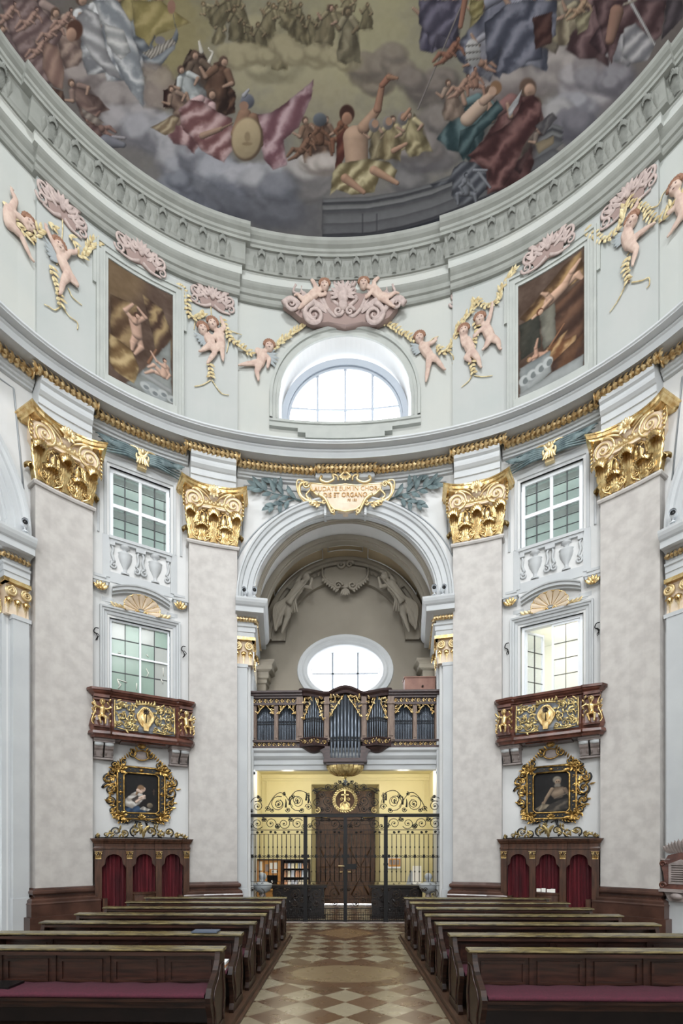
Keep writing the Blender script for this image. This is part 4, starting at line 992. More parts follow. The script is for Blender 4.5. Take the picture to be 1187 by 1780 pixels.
P = Paint(U, V_, (110, 104, 100)); paint_dome(P); P.c = P.c*1.14-22; P.apply(me, 5, .72, .80); me.materials.append(M['fresco'])
o = bpy.data.objects.new('ceiling_dome', me); C.objects.link(o); struct(o, 'dome fresco of clouds with groups of robed figures', 'fresco')
# the rest of the dome, behind and overhead
b = B(); P2 = []
for i in range(81):
    s = -2*S4+4*S4*i/80; P2.append([dome_pt(s, t) for t in np.linspace(0, pi/2, 14)])
b.smooth = True
b.grid([r for r in P2 if abs(-2*S4+4*S4*P2.index(r)/80) >= 9.3 and P2.index(r) < 40]); b.grid([r for r in P2 if abs(-2*S4+4*S4*P2.index(r)/80) >= 9.3 and P2.index(r) > 40])
P3 = [[dome_pt(-9.5+19*i/40, t) for t in np.linspace(.945, pi/2, 6)] for i in range(41)]; b.grid(P3)
M['domeplain'] = mat('fresco_sky', S(118, 112, 100), .9, col2=S(98, 93, 86), scale=.5)
struct(b.build('ceiling_dome_rear', 'domeplain'))
# ================================================================ WINDOWS, SURROUNDS, PAINTED AND GILDED WALL ORNAMENT
def rh(m):
    """right-handed frame for an object standing at wall frame m"""
    q = m.copy()
    for r in range(3): q[r][1] = -q[r][1]
    return q
def shift(m, x=0, y=0, z=0): return m @ Matrix.Translation((x, y, z))
# ---- window_1: the lunette above the cornice
t = thing('window_1', 'half-round white window above the cornice, daylight behind', 'window', Matrix.Translation((0, 13.3, LB))); t['kind'] = 'structure'
LP = [(LR, LB)]+[(LR*cos(pi*i/40), LZ+LR*sin(pi*i/40)) for i in range(41)]+[(-LR, LB)]
b = B(); b.grid([[(x*k, -.04-d, LB+(z-LB)*k2) for x, z in LP+[(0, LB)]] for d, k, k2 in ((0, 1, 1), (.42, .93, .93))], closed_v=True); b.build('reveal', 'white', t, tf=BT)
IP = [(1.52, 13.26)]+[(1.52*cos(pi*i/32), 13.50+1.54*sin(pi*i/32)) for i in range(33)]+[(-1.52, 13.26)]
def frame2(b, pts, k0, k1, y0, y1, c=(0, 13.3)):
    P = []
    for x, z in pts:
        X0, Z0 = c[0]+(x-c[0])*k0, c[1]+(z-c[1])*k0; X1, Z1 = c[0]+(x-c[0])*k1, c[1]+(z-c[1])*k1
        P.append([(X0, y0, Z0), (X1, y0, Z1), (X1, y1, Z1), (X0, y1, Z0)])
    b.grid(P, closed_u=True, closed_v=True)
b = B(); frame2(b, IP, 1.0, 1.10, -.46, -.36); frame2(b, IP, .955, 1.01, -.46, -.40); b.build('frame', 'bars', t, tf=BT)
b = B()
for x in (-.72, 0, .72): b.box(x-.03, x+.03, -.45, -.41, 13.2, 13.5+1.54*sqrt(1-(x/1.52)**2))
b.box(-1.5, 1.5, -.45, -.41, 13.84, 13.88, 4); b.box(-1.6, 1.6, -.46, -.30, 13.05, 13.24, 4); b.build('glazing_bars', 'bars', t, tf=BT)
b = B(); n = len(IP); b.add([(x, -.43, z) for x, z in IP], [tuple(range(n))]); b.build('panes', 'clear', t, tf=BT)
b = B(); P = []
for x, z in LP:
    dx, dz = (x/LR, 0) if z <= LZ else ((x)/LR, (z-LZ)/LR)
    P.append([(x+dx*e, o-.04, z+(dz*e if z > LZ else 0)) for e, o in ((-.0, -.02), (0, .05), (.07, .06), (.08, .03), (.16, .04), (.17, .08), (.24, .09), (.25, 0))])
b.grid(P); P = []
for x in (-1.99, 1.99): P.append([(x*(1 if True else 1), o-.04, LB-e) for e, o in ((0, -.02), (0, .05), (.07, .06), (.08, .03), (.16, .04), (.17, .08), (.24, .09), (.25, 0))])
PP = [[(-1.99+3.98*i/10, p[1], p[2]) for p in P[0]] for i in range(11)]; b.grid(PP)
b.box(-1.25, 1.25, -.04, .09, LB-.38, LB-.22, 6); b.box(-1.05, 1.05, -.04, .11, LB-.52, LB-.36, 6)
struct(b.build('trim_lunette_surround', 'attf', tf=BT))
# ---- window_2: the oval behind the organ
t = thing('window_2', 'bright oval window above the organ', 'window', (OX, YB, OZ)); t['kind'] = 'structure'
b = B(); P = []
for i in range(48):
    a = 2*pi*i/48; P.append([(OX+1.19*k*cos(a), YB+y, OZ+.80*k*sin(a)-.0*y) for k, y in ((1.0, 0), (.93, .35))])
b.grid(P, closed_u=True); b.build('reveal', 'white', t)
b = B(); P = []
for i in range(48):
    a = 2*pi*i/48; P.append([(OX+1.19*k*cos(a), YB+y, OZ+.80*k*sin(a)) for k, y in ((.95, .30), (.90, .30), (.90, .36), (.95, .36))])
b.grid(P, closed_u=True, closed_v=True); b.build('frame', 'winw', t)
b = B()
for x in (-.40, .40): b.box(OX+x-.035, OX+x+.035, YB+.31, YB+.35, OZ-.70, OZ+.70)
b.box(OX-1.05, OX+1.05, YB+.31, YB+.35, OZ-.02, OZ+.02); b.build('glazing_bars', 'bars', t)
b = B(); b.add([(OX+1.1*cos(2*pi*i/48), YB+.33, OZ+.74*sin(2*pi*i/48)) for i in range(48)], [tuple(range(48))]); b.build('panes', 'clear', t)

# ---- the windows of the slanting bays
def rectring(b, x0, x1, z0, z1, e, y0, y1):
    b.box(x0, x0+e, y0, y1, z0, z1); b.box(x1-e, x1, y0, y1, z0, z1); b.box(x0+e, x1-e, y0, y1, z1-e, z1); b.box(x0+e, x1-e, y0, y1, z0, z0+e)
def moulded(b, x0, x1, z0, z1, prof, sides='lrtb', ear=None):
    """architrave round an opening: prof = [(outset, height)...]"""
    def ringpts(e, y):
        p = [(x0-e, z0-e), (x0-e, z1+e), (x1+e, z1+e), (x1+e, z0-e)]
        if 'b' not in sides: p[0] = (x0-e, z0); p[3] = (x1+e, z0)
        return [(x, y, z) for x, z in p]
    P = [ringpts(e, y) for e, y in prof]; Q = [[P[j][i] for j in range(len(prof))] for i in range(4)]
    b.grid(Q, closed_u='b' in sides)
WN = 3
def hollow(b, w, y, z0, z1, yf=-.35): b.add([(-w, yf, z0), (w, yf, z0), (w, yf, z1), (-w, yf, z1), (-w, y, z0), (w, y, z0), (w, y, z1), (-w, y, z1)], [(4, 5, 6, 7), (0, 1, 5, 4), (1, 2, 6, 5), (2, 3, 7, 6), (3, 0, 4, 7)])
for sg, side in ((-1, 'left'), (1, 'right')):
    m = wallframe(sg*BAYC, WO); hwid = .69*(1 if sg < 0 else .987)
    # upper casement
    z0, z1 = UW[2], UW[3]
    t = thing('window_%d' % WN, 'white casement window high in the %s bay, pale blinds behind it' % side, 'window', rh(shift(m, 0, -.1, z0))); t['kind'] = 'structure'; WN += 1
    b = B(); rectring(b, -hwid, hwid, z0, z1, .075, -.16, -.05); b.box(-.035, .035, -.15, -.06, z0, z1); b.box(-hwid, hwid, -.15, -.055, z0+.78, z0+.86); b.build('frame', 'winw', t, M4=m)
    b = B()
    for cx in (-hwid/2, hwid/2):
        b.box(cx-.012, cx+.012, -.13, -.08, z0+.06, z1-.06)
        for k in (1, 2): b.box(cx-.31, cx+.31, -.12, -.09, z0+.07+.71*k/3, z0+.08+.71*k/3); b.box(cx-.31, cx+.31, -.12, -.09, z0+.86+.74*k/3, z0+.87+.74*k/3)
    b.build('glazing_bars', 'lead', t, M4=m)
    b = B(); b.box(-hwid+.05, hwid-.05, -.112, -.106, z0+.05, z1-.05); b.build('panes', 'tint', t, M4=m)
    b = B(); b.box(-.65, .65, -.50, -.48, z0+.0, z0+.80); b.box(-.65, .65, -.50, -.48, z0+.98, z1-.02); b.build('blinds', 'blind', t, M4=m)
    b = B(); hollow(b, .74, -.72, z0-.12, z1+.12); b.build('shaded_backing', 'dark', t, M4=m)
    # lower opening
    z0, z1 = LW[2], LW[3]
    lab = 'green and clear leaded window above the left balcony' if sg < 0 else 'white window above the right balcony, its left casement open onto a lit room'
    t = thing('window_%d' % WN, lab, 'window', rh(shift(m, 0, -.1, z0))); t['kind'] = 'structure'; WN += 1
    if sg < 0:
        b = B(); rectring(b, -hwid, hwid, z0, z1, .04, -.16, -.05); b.box(-.022, .022, -.15, -.06, z0, z1); b.box(-hwid, hwid, -.15, -.06, 6.58, 6.62); b.build('frame', 'winw', t, M4=m)
        g1, g2 = B(), B(); b = B(); xs = [-hwid+.04, -.34, 0, .34, hwid-.04]; zs = [z0+.04, 5.30, 5.75, 6.19, 6.60, 6.99, z1-.04]
        grn = {(0, 1), (0, 2), (0, 3), (1, 0), (1, 2), (1, 4), (2, 1), (2, 3), (0, 4), (1, 3), (3, 1), (3, 5), (1, 5), (2, 2), (2, 4), (0, 0), (3, 0)}
        for i in range(4):
            for j in range(6): (g1 if (i, j) in grn else g2).box(xs[i], xs[i+1], -.112, -.106, zs[j], zs[j+1])
        for x in (-.34, .34): b.box(x-.008, x+.008, -.125, -.09, z0, z1)
        for z in zs[1:-1]: b.box(-hwid+.04, hwid-.04, -.125, -.095, z-.010, z+.010)
        b.build('leading', 'lead', t, M4=m); g1.build('green_panes', 'green', t, M4=m); g2.build('clear_panes', 'pale', t, M4=m)
        b = B()
        for p in ([(-.30, 5.98), (-.52, 6.02), (-.44, 5.90), (-.50, 5.80)], [(-.52, 6.02), (-.46, 5.84)], [(-.08, 6.0), (-.08, 5.84)], [(.14, 6.40), (.2, 6.3), (.16, 6.2)], [(.55, 6.5), (.56, 6.3)], [(.5, 6.2), (.55, 6.1)], [(.15, 6.75), (.2, 6.7)], [(-.5, 6.66), (-.44, 6.68)]):
            b.tube([(x, -.09, z) for x, z in p], .012, 4)
        b.build('peeling_paint', 'paper', t, M4=m)
        b = B(); hollow(b, .76, -.55, z0-.1, z1+.1); b.build('plaster_backing', 'blind', t, M4=m)
    else:
        b = B(); rectring(b, -hwid, hwid, z0, z1, .06, -.2, -.05); b.build('frame', 'winw', t, M4=m)
        def sash(nm, M4s):
            b = B(); rectring(b, 0, .62, z0+.06, z1-.06, .05, -.03, .03); s_ = b.build(nm, 'winw', t, M4=M4s)
            b = B(); b.box(.305, .315, -.015, .015, z0+.1, z1-.1)
            for z in (5.75, 6.12, 6.5, 6.88): b.box(.05, .57, -.015, .015, z-.006, z+.006)
            b.build('glazing_bars', 'lead', s_, M4=M4s); b = B(); b.box(.05, .57, -.004, .004, z0+.1, z1-.1); b.build('panes', 'clear', s_, M4=M4s)
        sash('closed_casement', shift(m, .0, -.12, 0)); sash('open_casement', shift(m, -.62, -.14, 0) @ Matrix.Rotation(radians(-58), 4, 'Z'))
        # the lit room behind
        b = B(); b.add([(-1.2, -.36, 4.9), (1.2, -.36, 4.9), (1.2, -2.4, 4.9), (-1.2, -2.4, 4.9), (-1.2, -.36, 7.75), (1.2, -.36, 7.75), (1.2, -2.4, 7.75), (-1.2, -2.4, 7.75)], [(0, 1, 2, 3), (4, 5, 6, 7), (1, 2, 6, 5), (2, 3, 7, 6), (3, 0, 4, 7)])
        struct(b.build('wall_oratory', M['blind'], M4=m)); lp = m @ Vector((.35, -1.5, 7.2)); point('oratory_lamp', lp, 26, (1, .80, .52), .12)
    # surrounds
    b = B(); x = .70
    moulded(b, -x, x, UW[2], UW[3], [(0, -.02), (0, .03), (.06, .04), (.07, .07), (.13, .08), (.14, .05), (.22, .06), (.24, .10), (.28, .10), (.28, 0)], 'lrt')
    for s2 in (-1, 1):
        b.box(s2*.70, s2*.86, 0, .07, 8.35, UW[2]); b.box(s2*.86, s2*.97, 0, .05, 8.35, UW[2]+.0); b.box(s2*.99, s2*1.06, 0, .03, 8.35, 11.1)
        b.box(s2*.78, s2*1.05, 0, .09, 8.30, 8.36)
    b.box(-.97, .97, 0, .05, 8.26, 8.50); b.box(-.72, .72, 0, .12, 9.26, 9.33); b.box(-.70, .70, 0, .09, 9.20, 9.27)
    struct(b.build('trim_window_surround', 'cool', M4=m))
    b = B()
    moulded(b, -.70, .70, LW[2], LW[3], [(0, -.03), (0, .02), (.05, .03), (.06, .06), (.12, .07), (.13, .11), (.17, .12), (.18, .15), (.22, .16), (.23, 0)], 'lrt')
    moulded(b, -.96, .96, 5.15, 7.74, [(-.02, 0), (-.02, .05), (.07, .05), (.08, 0)], 'lrt')
    for s2 in (-1, 1): b.box(s2*.62, s2*.90, 0, .06, 7.76, 7.86)
    struct(b.build('trim_window_surround', 'cool', M4=m))
    # curved little pediment
    b = B(); P = []
    for i in range(17):
        x = -.66+1.32*i/16; h = 7.98+.17*(1-(x/.66)**2); P.append([(x, 0, h-.06), (x, .12, h-.05), (x, .12, h-.01), (x, .20, h), (x, .20, h+.06), (x, .24, h+.07), (x, .25, h+.10), (x, 0, h+.12)])
    b.grid(P, closed_v=True); b.add(P[0], [tuple(range(8))]); b.add(P[-1], [tuple(range(8))]); struct(b.build('trim_window_pediment', 'cool', M4=m))
    # balusters of the blind balustrade
    K = [(-.36, 0), (.34, 0)] ; mid = [(-.70, 1), (-.01, 1), (.70, 1)]
    for j, (x, kind) in enumerate(sorted(K+mid)):
        b = B()
        if kind == 0: b.lathe([(.10, 8.52), (.10, 8.56), (.045, 8.58), (.05, 8.66), (.13, 8.82), (.16, 8.92), (.15, 8.98), (.17, 9.01), (.09, 9.05), (.05, 9.08), (.07, 9.12), (.12, 9.14), (.12, 9.2)], (x, 0, 0), 14, half=True, sq=(1, .8))
        else:
            for q in (-1, 1):
                if abs(x+q*.1) > .72: continue
                b.spiral((x+q*.09, 0, 8.66), .085, 1.3, pi/2, q, .03, .014, y=.04, lift=.03); b.stroke([(x+q*.10, .04, 8.75), (x+q*.05, .05, 8.9), (x+q*.07, .06, 9.04), (x+q*.04, .04, 9.12)], .035, .025)
            b.box(max(-.7, x-.11), min(.7, x+.11), 0, .09, 9.12, 9.2); b.ball((min(.66, max(-.66, x)), .05, 8.72), .04, .03, .05)
        o = b.build('vase_baluster' if kind == 0 else 'scroll_baluster', 'cool', M4=m)
        wh = ['at the left end', 'second from the left', 'in the middle', 'second from the right', 'at the right end'][j]
        tag(o, 'white stucco %s baluster %s below the upper %s window' % ('vase' if kind == 0 else 'scroll', wh, side), 'baluster', 'stucco balusters under the upper %s window' % side)
    # gilded-and-white brackets
    for s2, w2 in ((-1, 'left'), (1, 'right')):
        t = thing('corner_bracket', 'small gilded-leaf bracket at the %s end above the lower %s window' % (w2, side), 'bracket', rh(shift(m, s2*.91, 0, 8.0)), 'gilded window brackets')
        b = B(); P = []
        for y, k in ((.20, 0), (.20, .05), (.19, .10), (.12, .18), (.02, .22), (0, .24)): P.append([(s2*.91-.17+k*.2, 0, 8.16-k), (s2*.91-.17+k*.2, y, 8.16-k), (s2*.91+.17-k*.2, y, 8.16-k), (s2*.91+.17-k*.2, 0, 8.16-k)])
        b.grid(P); b.box(s2*.91-.19, s2*.91+.19, 0, .22, 8.15, 8.19); b.build('bracket_block', 'cool', t, M4=m)
        b = B()
        for k in range(-2, 3): b.leaf((s2*.91, .16, 7.96), pi/2+k*.5, .20, .09, .35, -.1)
        b.ball((s2*.91, .19, 7.98), .04); b.build('gilded_leaf', 'gold', t, M4=m)
    # gilded scallop shell
    t = thing('scallop_shell', 'gilded scallop shell with leaf sprays over the lower %s window' % side, 'shell', rh(shift(m, 0, 0, 7.66)), 'gilded window shells')
    b = B(); n = 9
    for k in range(n):
        a0 = radians(-22+224*k/n); a1 = radians(-22+224*(k+1)/n); P = []
        for i in range(7):
            r = .06+.30*i/6; row = []
            for j in range(5):
                a = a0+(a1-a0)*j/4; rr = r*(1+.05*sin(pi*j/4)*i/6); row.append((-.0+rr*cos(a)*1.12, .05+.16*(i/6)**1.5+.035*sin(pi*j/4), 7.72+rr*sin(a)*.86))
            P.append(row)
        b.smooth = True; b.grid(P); b.smooth = False
    b.build('shell_flutes', 'cream', t, M4=m)
    b = B(); rim = []
    for k in range(n*4+1):
        a = radians(-22+224*k/(n*4)); rr = .36*(1+.05*abs(sin(pi*k/4))); rim.append((rr*cos(a)*1.12, .22, 7.72+rr*sin(a)*.86))
    b.tube(rim, .014, 5)
    for k in range(1, n): a = radians(-22+224*k/n); b.stroke([(.07*cos(a), .06, 7.72+.06*sin(a)), (.22*cos(a)*1.12, .12, 7.72+.19*sin(a)), (.35*cos(a)*1.1, .21, 7.72+.30*sin(a))], .008, .008, 6, 4)
    b.spiral((-.10, 0, 7.66), .05, 1.3, 0, 1, .02, .01, y=.1); b.spiral((.10, 0, 7.66), .05, 1.3, pi, -1, .02, .01, y=.1); b.build('shell_rim', 'gold', t, M4=m)
    for s2 in (-1, 1):
        b = B(); b.stroke([(s2*.30, .06, 7.66), (s2*.45, .06, 7.72), (s2*.62, .06, 7.70)], .02, .01)
        for k in range(6): b.leaf((s2*(.34+.05*k), .05, 7.69), (pi/2-s2*(1.1-.05*k)) if k % 2 else (-pi/2+s2*.9), .14, .07, .2, .1)
        b.build('leaf_spray', 'goldp', t, M4=m)
    # iron hooks either side of the lower window
    for s2, w2 in ((-1, 'left'), (1, 'right')):
        b = B(); X = s2*1.00; b.stroke([(X, .03, 6.75), (X+.03, .10, 6.85), (X, .12, 6.93), (X-.05, .12, 6.97), (X-.02, .14, 7.05), (X+.05, .14, 7.06)], .012, .012, 20, 5); b.stroke([(X, .02, 6.80), (X, .16, 6.80), (X+.05, .20, 6.86), (X, .20, 6.92)], .010, .010, 16, 5)
        tag(b.build('wall_hook', 'iron', M4=m), 'thin black iron hook %s of the lower %s window' % (w2, side), 'hook', 'iron wall hooks')
    # gold and green leaf mount over the upper window
    t = thing('window_crest', 'gilded clasp with blue-green leaves above the upper %s window' % side, 'ornament', rh(shift(m, 0, 0, 11.3)), 'window crests')
    b = B()
    for k in range(-2, 3): b.leaf((0, .22, 11.46-.02*abs(k)), -pi/2+k*.25, .30, .10, .1, .05); b.leaf((0, .24, 11.34), pi/2+k*.35, .22, .08, .1, -.05)
    b.ball((0, .26, 11.47), .06, .05, .07)
    for s2 in (-1, 1): b.stroke([(s2*.06, .20, 11.20), (s2*.14, .22, 11.36), (s2*.10, .24, 11.50), (s2*.26, .22, 11.54), (s2*.50, .18, 11.44)], .04, .015, 20)
    b.box(-.10, .10, .0, .2, 11.12, 11.56); b.build('clasp', 'goldp', t, M4=m)
    for s2 in (-1, 1):
        b = B()
        for k in range(6):
            z = 11.30+.028*k; b.stroke([(s2*.10, .16+.015*k, z), (s2*.36, .24, z+.02*(k-2)), (s2*.62, .22, z+.03*(k-3)+.02), (s2*(.90+.06*(k % 3)), .14, z-.08+.045*k)], .042, .012, 16, 5)
        b.leaf((s2*.6, .22, 11.38), (0 if s2 > 0 else pi)+s2*.3, .42, .14, .1, .0); b.leaf((s2*.3, .22, 11.44), (0 if s2 > 0 else pi)-s2*.1, .5, .14, .1, .0)
        b.build('leaf_bundle', 'teal', t, M4=m)
# ---------------------------------------------------------------- inscribed cartouche and olive branches
CM = wallframe(0, -.10); t = thing('cartouche', 'cream inscribed cartouche with gilded scroll edge over the organ arch', 'cartouche', rh(shift(CM, 0, 0, 11.3)))
def cz(px, py): s, z = onw(px, py, .0); return s, z
b = B()
op = [(541, 842), (560, 845), (580, 848), (600, 846), (620, 848), (640, 845), (660, 842), (658, 852), (650, 860), (638, 868), (628, 878), (618, 887), (600, 891), (582, 887), (572, 878), (562, 868), (550, 860), (543, 852)]
pts = [cz(*p) for p in op]; n = len(pts); c0 = (sum(p[0] for p in pts)/n, sum(p[1] for p in pts)/n)
b.grid([[(c0[0]+(x-c0[0])*k, .10+y, c0[1]+(z-c0[1])*k) for x, z in pts] for k, y in ((1.06, -.14), (1.05, .04), (1.0, .075), (.6, .09), (.02, .09))], closed_v=True); b.build('tablet', 'cream', t, M4=shift(CM, 0, 0, 0))
b = B(); b.tube([(c0[0]+(x-c0[0])*1.04, .165, c0[1]+(z-c0[1])*1.04) for x, z in pts+[pts[0]]], .028, 6); b.build('tablet_rim', 'goldp', t, M4=CM)
for s2 in (-1, 1):
    def X(px, py, y=.16): s, z = cz(600+s2*(px-600) if s2 > 0 else 1200-px, py); return (s, y, z)
    b = B()
    b.stroke([X(664, 842), X(675, 840), (X(680, 848)), X(677, 862), X(664, 872), X(648, 876)], .055, .04, 24); b.stroke([X(672, 838, .2), X(682, 836, .2), X(684, 846, .2), X(680, 860, .18), X(668, 874, .14), X(650, 880, .14)], .025, .02, 24)
    b.stroke([X(660, 852), X(668, 862), X(656, 872), X(640, 876)], .03, .02); b.spiral(X(668, 845, 0), .09, 1.4, 0, s2, .03, .012, y=.2, lift=.04)
    b.stroke([X(646, 862, .18), X(636, 870, .2), X(630, 880, .2), X(624, 892, .16), X(618, 896, .14)], .05, .03, 20); b.spiral(X(621, 892, 0), .06, 1.5, pi/2, -s2, .028, .012, y=.16, lift=.05); b.spiral(X(636, 876, 0), .07, 1.5, 0, -s2, .03, .012, y=.16, lift=.05)
    b.stroke([X(641, 830, .16), X(643, 838, .2), X(632, 843, .2), X(620, 838, .2), X(622, 829, .18), X(614, 830, .16), X(612, 838, .16)], .04, .025, 24)
    for k in range(5): b.leaf(X(660-4*k, 866+3*k, .16), (-pi/2+s2*.7), .16, .08, .2, .1)
    b.build('scroll_edge', 'goldp', t, M4=CM)
b = B()
for k in range(-2, 3): b.leaf((0, .18, 11.68), -pi/2+k*.55, .16, .09, .3, .1)
b.stroke([(-.16, .16, 11.68), (0, .2, 11.78), (.16, .16, 11.68)], .035, .035); b.build('crest_leaf', 'goldp', t, M4=CM)
b = B(); P = []
for x, y, z in ((-.46, .0, 11.0), (-.40, .10, 10.98)): pass
b.box(-.56, -.50, -.15, .12, 10.72, 11.2); b.box(.50, .56, -.15, .12, 10.72, 11.2); b.box(-.5, .5, -.15, .06, 10.78, 11.3, 4); struct(b.build('trim_keystone', 'cool', M4=CM))
def lettering(name, body, x, z, size, par, M4, matn, sx=1, ext=.006, y=0):
    cu = bpy.data.curves.new(name, 'FONT'); cu.body = body; cu.size = size; cu.align_x = 'CENTER'; cu.extrude = ext; cu.materials.append(M[matn]); cu.resolution_u = 3
    o = bpy.data.objects.new(name, cu); C.objects.link(o)
    q = rh(M4) @ Matrix.Translation((x, -y, z)) @ Matrix.Rotation(pi/2, 4, 'X') @ Matrix.Diagonal((sx, 1, 1, 1))
    bpy.context.view_layer.update(); me = bpy.data.meshes.new_from_object(o); C.objects.unlink(o); bpy.data.objects.remove(o); me.transform(WM[par.name].inverted() @ q)
    o = bpy.data.objects.new(name, me); C.objects.link(o); o.parent = par; WM[o.name] = WM[par.name]; return o
M['letter'] = mat('bronze_gold_lettering', S(168, 128, 66), .5, .3)
lettering('inscription', 'LAUDATE EUM IN CHOR-', 0, 11.30, .16, t, CM, 'letter', .98, y=.195)
lettering('inscription', 'DIS ET ORGANO', 0, 11.13, .17, t, CM, 'letter', .9, y=.205); lettering('inscription', 'PS 150', .18, 11.02, .09, t, CM, 'letter', y=.20)
for s2, sd in ((-1, 'left'), (1, 'right')):
    t = thing('olive_branch', 'blue-green olive branch %s of the inscribed cartouche' % sd, 'branch', Matrix.Translation(bend(s2*1.9, WO, 11.3)), 'olive branches')
    b = B(); st = [(s2*1.15, .0, 11.22), (s2*1.5, .02, 11.30), (s2*1.9, .04, 11.34), (s2*2.3, .04, 11.46)]; b.stroke(st, .025, .012); b.stroke([(s2*1.35, .0, 11.25), (s2*1.65, .02, 11.10), (s2*1.95, .02, 11.0)], .018, .01); b.stroke([(s2*1.6, .0, 11.32), (s2*1.8, .02, 11.5), (s2*1.95, .02, 11.66)], .018, .01)
    b.build('stem', 'teal', t, tf=lambda p: bend(p[0], WO+.04+p[1], p[2]))
    rn = random.Random(3); b = B()
    for (x, z, a) in [(1.4, 11.30, 1.1), (1.5, 11.28, -.6), (1.62, 11.34, .9), (1.75, 11.30, -.7), (1.85, 11.36, 1.2), (1.95, 11.33, -.5), (2.05, 11.40, 1.0), (2.15, 11.40, -.4), (2.25, 11.46, .9), (2.3, 11.46, .3), (2.32, 11.44, -.5), (1.5, 11.18, -1.3), (1.62, 11.12, -.4), (1.7, 11.08, -1.5), (1.82, 11.04, -.3), (1.9, 11.02, -1.2), (1.95, 11.0, -.7), (1.7, 11.42, 1.6), (1.8, 11.5, .6), (1.85, 11.56, 1.7), (1.95, 11.64, 1.0), (1.93, 11.62, .1), (2.1, 11.42, .5), (1.3, 11.26, .6)]:
        a = a if s2 > 0 else pi-a; b.leaf((s2*x, .03, z), a, rn.uniform(.26, .34), .12, .16, .05, thick=.12)
    b.build('leaves', 'teal', t, tf=lambda p: bend(p[0], WO+.05+p[1], p[2]))
# ---------------------------------------------------------------- attic: painted ornament in relief
AO = lambda s: .055 if abs(s) > 2.8 and abs(s) < 7.35 else -.035
def W(px, py, up=0):
    s, z = onw(px, py, 0); o = AO(s); s, z = onw(px, py, o); return (s, o+up, z)
RLF = .45
def relief(b, name, m, par=None):
    return b.build(name, m, par, tf=lambda p: bend(p[0], p[1], p[2]))
def putto(px, lab, hr=.15, wing=None, m='skin', group='putti painted round the attic', scale=1):
    """one plump winged child, body fused into one surface; px = joints in the view"""
    J = {k: W(*v) for k, v in px.items()}; c = J['pel']
    t = thing('putto', lab, 'putto', Matrix.Translation(bend(*c)), group); b = B()
    def limb(a, d, r0, r1, up=.05):
        A, D = Vector(J[a]), Vector(J[d]); A.y += up; D.y += up
        if (D-A).length < .02: return
        b.tube([A.lerp(D, i/4) for i in range(5)], [r0+(r1-r0)*i/4+.012*sin(pi*i/4) for i in range(5)], 8, .6); b.ball(D, r1, r1*.6, r1); b.ball(A, r0, r0*.6, r0)
    q = scale
    limb('pel', 'ch', .115*q, .12*q)
    for s_ in 'LR':
        if 'e'+s_ in J: limb('ch', 'e'+s_, .062*q, .052*q, .07)
        if 'h'+s_ in J:
            limb('e'+s_ if 'e'+s_ in J else 'ch', 'h'+s_, .05*q, .036*q, .07)
            H = Vector(J['h'+s_])
            for k in range(4): b.tube([H+Vector((0, .07, 0)), H+Vector(((k-1.5)*.03, .09, .07-.01*abs(k-1.5)))*1], [.014, .009], 5)
        if 'k'+s_ in J: limb('pel', 'k'+s_, .088*q, .068*q, .07)
        if 'f'+s_ in J:
            limb('k'+s_ if 'k'+s_ in J else 'pel', 'f'+s_, .062*q, .036*q, .07); F = Vector(J['f'+s_]); d = (F-Vector(J['pel'])).normalized(); b.tube([F+Vector((0, .06, 0)), F+Vector((d.x*.1, .08, -.05))], [.036, .022], 6)
    limb('ch', 'hd', .05*q, .06*q); h = Vector(J['hd']); h.y += .06
    b.ball(h, hr*.80*q, hr*.6*q, hr*.95*q, 12, 8); b.ball(h+Vector((.0, hr*.55*q, -.02)), .02, .02, .025); b.ball(h+Vector((.06, .05, -.05)), .04); b.ball(h+Vector((-.06, .05, -.05)), .04)
    o = relief(b, 'body', m, t)
    rm = o.modifiers.new('skin', 'REMESH'); rm.mode = 'VOXEL'; rm.voxel_size = .016; rm.use_smooth_shade = True
    b = B(); b.ball(h+Vector((0, -.01, hr*.35)), hr*.9*q, hr*.62*q, hr*.72*q, 10, 6)
    for k in range(9): a = k*pi/8; b.ball(h+Vector((hr*.85*cos(a), .02, hr*.25+hr*.75*sin(a))), .045, .04, .04, 6, 4)
    relief(b, 'hair', 'hair' if m == 'skin' else m, t)
    b = B(); fc = [(-.045, 0), (.045, 0)]
    for x, z in fc: b.ball(h+Vector((x, hr*.55*q, z)), .018, .012, .014, 6, 4)
    b.ball(h+Vector((0, hr*.53*q, -.07)), .025, .012, .01, 6, 4); relief(b, 'face_features', 'shade', t)
    if wing:
        b = B(); w0 = Vector(W(*wing)); a = Vector(J['ch']); d = (w0-a)
        for k in range(5): an = atan2(d.z, d.x)+(k-2)*.28; b.leaf((a.x, a.y+.03, a.z), an, d.length*1.2*(1-.06*k), .10, .05, 0)
        relief(b, 'wing', 'greyp', t)
    return t
